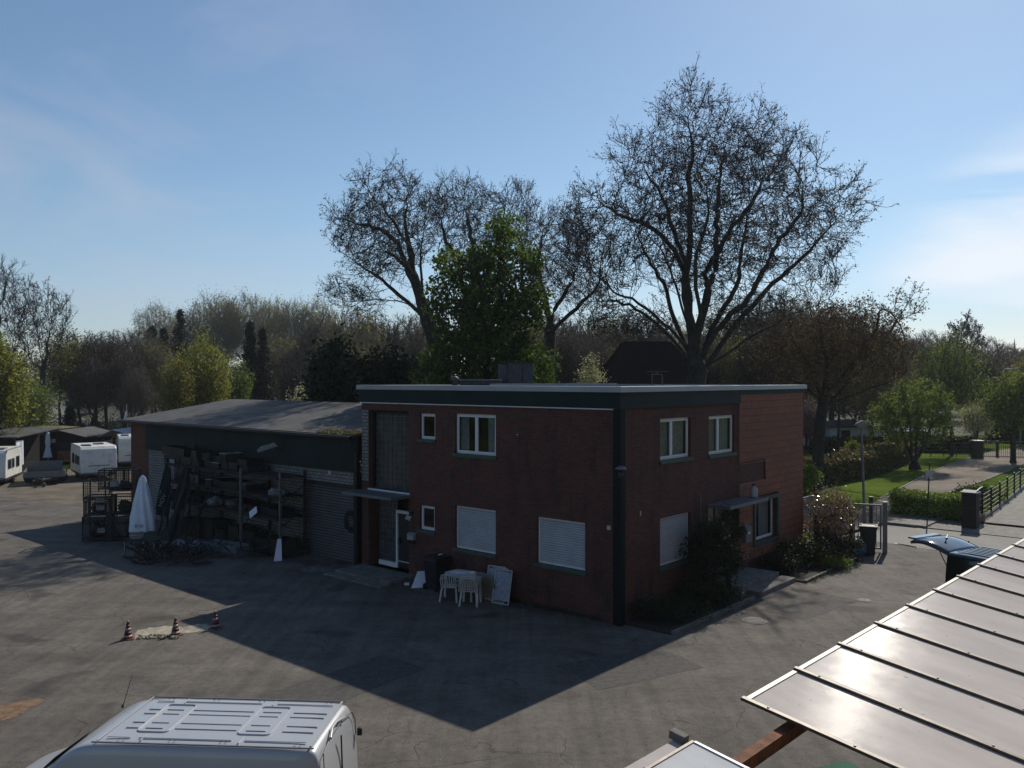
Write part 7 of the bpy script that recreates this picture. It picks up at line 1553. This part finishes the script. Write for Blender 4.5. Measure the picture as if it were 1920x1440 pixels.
m = MB(); m.lathe([(0, -.05), (.13, -.05), (.15, 0), (.13, .05), (0, .05)], n=18); m.build('jockey_wheel', MT['carton'], t, T=Matrix.Translation((.02, -1.1, .15)) @ Matrix.Rotation(pi / 2, 4, 'X')); MB().bar((.02, -1.1, .2), (.02, -1.1, .8), .05).build('jack', MT['galv'], t)
for x in (-1.0, 1.0): wheel(t, x, 2.0, .30, .18)
m = MB(); m.box(-.9, .9, .2, 3.3, .36, .50); m.build('underframe', MT['darkmetal'], t)
# left shed with hanging white sheet
xs0 = D(-60, 712, 59).x; xs1 = D(31, 712, 59).x; t = thing('open_shed', 'dark open shed at the left edge with a white sheet hanging from its corner', 'shed', (xs1, 59, 0), .0); zt = D(30, 817, 59).z
m = MB(); m.box(xs0 - xs1, -1.2, 1.0, 5, 0, zt - .12); m.build('wall', MT['boards'], t); m = MB(); m.prism([(-.3, zt - .14), (5.3, zt + .18), (5.3, zt + .26), (-.3, zt - .06)], xs1 - xs0 + .2, 'x', xs0 - xs1); 
ro = m.build('roof', MT['sheetroof'], t); m = MB()
for x in (-.1, -2.4): m.box(x - .06, x + .06, .0, .12, 0, zt - .16)
m.build('post', MT['darkwood'], t); m = MB(); n = 14
for i in range(n): 
    f = i / n; g_ = (i + 1) / n
    m.P([(.06 * sin(f * 9), -.1 + .9 * f, .62 + .25 * f), (.06 * sin(g_ * 9), -.1 + .9 * g_, .62 + .25 * g_), (.0, -.1 + .9 * g_, zt - .35), (.0, -.1 + .9 * f, zt - .35)])
m.build('hanging_sheet', MT['canvas'], t, smooth=True)
house('shed', 'shed with a pale buff roof behind the open shed at the left edge', -50, 22, 825, 815, 66, 3.5, MT['boards'], pm('buff_roof', (.26, .22, .15), .8), .2, hip=.1)
# open lean-to with pale bluish roof
xl = D(193, 712, 69).x; xr = D(262, 712, 69).x; zl = D(200, 818, 69).z; zh = D(215, 805, 69).z; t = thing('lean_to', 'open timber shelter with a pale bluish sheet roof behind the caravans', 'shelter', (xl, 69, 0), 0)
m = MB(); m.prism([(-.3, zl), (.9, zh), (xr - xl, zl - .05), (xr - xl, zl - .12), (.9, zh - .07), (-.3, zl - .07)], 3.6, 'y', -.3); m.build('roof', pm('blue_sheet', (.24, .28, .33), .5), t)
m = MB(); m.box(-.2, xr - xl, 3.0, 3.1, 0, zl - .1); m.build('rear_wall', MT['boards'], t)
for x in (0, .9, 1.9): m = MB(); m.box(x - .05, x + .05, -.05, .05, 0, zl - .08); m.build('post', MT['darkwood'], t)
# small flag on the workshop eave, car on the rising road
t = thing('flag', 'small red and white flag drooping on the left end of the workshop roof', 'flag', W(-.15, 29.7, 4.85), BA); m = MB(); m.tube([(0, 0, 0), (0, 0, .72)], .012, 6); m.build('pole', MT['whiteplastic'], t)
def cloth(z0, z1, sx): 
    m = MB(); n = 8
    for i in range(n):
        f = i / n; g_ = (i + 1) / n; q = lambda f_, z: (.05 * sin(f_ * 7 + z * 3), .01 + (.10 + (0.7 - z) * .28) * f_, z - .22 * f_)
        m.P([q(f, z0), q(g_, z0), q(g_, z1), q(f, z1)])
    return m
cloth(.42, .68, 1).build('red_band', MT['redpaint'], t); cloth(.16, .419, 1).build('white_band', MT['canvas'], t)
def car(name, label, loc, rz, paintm):
    t = thing(name, label, 'car', loc, rz); st = [(-2.0, .62, .86, .3), (-1.95, .8, .9, .25), (-1.7, 1.0, .95, .22), (-1.2, 1.35, .96, .2), (-.8, 1.44, .97, .2), (.3, 1.44, .97, .2), (.7, 1.3, .97, .2), (1.1, 1.0, .97, .2), (1.7, .88, .95, .22), (2.0, .7, .9, .25), (2.05, .5, .85, .3)]
    van_body(st, sec_van).build('body', paintm, t, smooth=True, T=Matrix.Scale(.92, 4, (0, 1, 0)))
    m = MB(); m.P([(.75, -.70, 1.30), (.75, .70, 1.30), (1.12, .74, 1.02), (1.12, -.74, 1.02)]); m.build('windscreen', MT['darkglass'], t, T=Matrix.Translation((.03, 0, .03)))
    for x in (-1.25, 1.3):
        for y in (-.76, .76): wheel(t, x, y, .3, .2)
    return t
car('parked_car', 'dark car on the rising grey road among the trees at the far left', (D(141, 746, 148).x, 148, 2.25), -pi / 2, MT['blackpaint'])
# grit and weeds
def scatter(name, label, areas, n, seed, s, mat, flat=.5):
    rng = np.random.default_rng(seed); C = []
    for (u0, u1, v0, v1) in areas:
        for _ in range(n // len(areas)): C.append(tuple(G(rng.uniform(u0, u1), rng.uniform(v0, v1), .008)))
    V, T = buds(rng, np.array(C), s * rng.uniform(.3, 1.5, len(C)) ** 2); V[:, 2] = .008 + np.clip(V[:, 2], 0, None) * flat
    nm = NM(); nm.add(V, None, T); o = nm.build(name, mat, None); tag(o, label, 'gravel', kind='stuff')
scatter('grit', 'loose pale grit scattered over the asphalt yard', [(0, 700, 1100, 1300), (700, 1400, 1200, 1430), (1100, 1700, 1060, 1250), (0, 250, 920, 1000)], 1500, 5, .0085, pm('grit_stone', (.24, .22, .18), .9, var=.4))
scatter('rubble', 'crumbled stones along the lower edge of the pale concrete patch', [(258, 335, 1190, 1198)], 260, 6, .035, pm('rubble_stone', (.20, .17, .12), .9, var=.5))
rng = np.random.default_rng(9); C = []
for k in range(90):      # tufts along the foot of both walls
    a = rng.uniform(.2, 8.0); c_ = W(-.06 - rng.random() * .12, a)
    for q in range(26): C.append((c_.x + rng.normal() * .06, c_.y + rng.normal() * .06, rng.random() * .13))
for k in range(60):
    b_ = rng.uniform(8.3, 13); c_ = W(b_, -2.05 - rng.random() * .12)
    for q in range(26): C.append((c_.x + rng.normal() * .07, c_.y + rng.normal() * .07, rng.random() * .15))
V, Q = leaf_quads(rng, np.array(C), np.full(len(C), .06), up=.1, asp=.3); nm = NM(); nm.add(V, Q); o = nm.build('weeds', LM['ivy'], None); tag(o, 'thin weeds growing along the foot of the brick walls', 'weeds', kind='stuff')
# ================================================================== THE AIR
m = MB(); m.box(-420, 420, -60, 760, -1.1, 60.0)
hzm = bpy.data.materials.new('haze_air'); hzm.use_nodes = True; nt = hzm.node_tree; nt.nodes.clear()
v_ = N(nt, 'VolumePrincipled', {'Color': (.86, .90, 1.0), 'Density': 0.00022, 'Anisotropy': 0.25})
o_ = nt.nodes.new('ShaderNodeOutputMaterial'); nt.links.new(v_.outputs[0], o_.inputs['Volume'])
hz_ = m.build('haze', hzm); tag(hz_, 'thin bluish spring haze in the air', 'haze', kind='stuff')
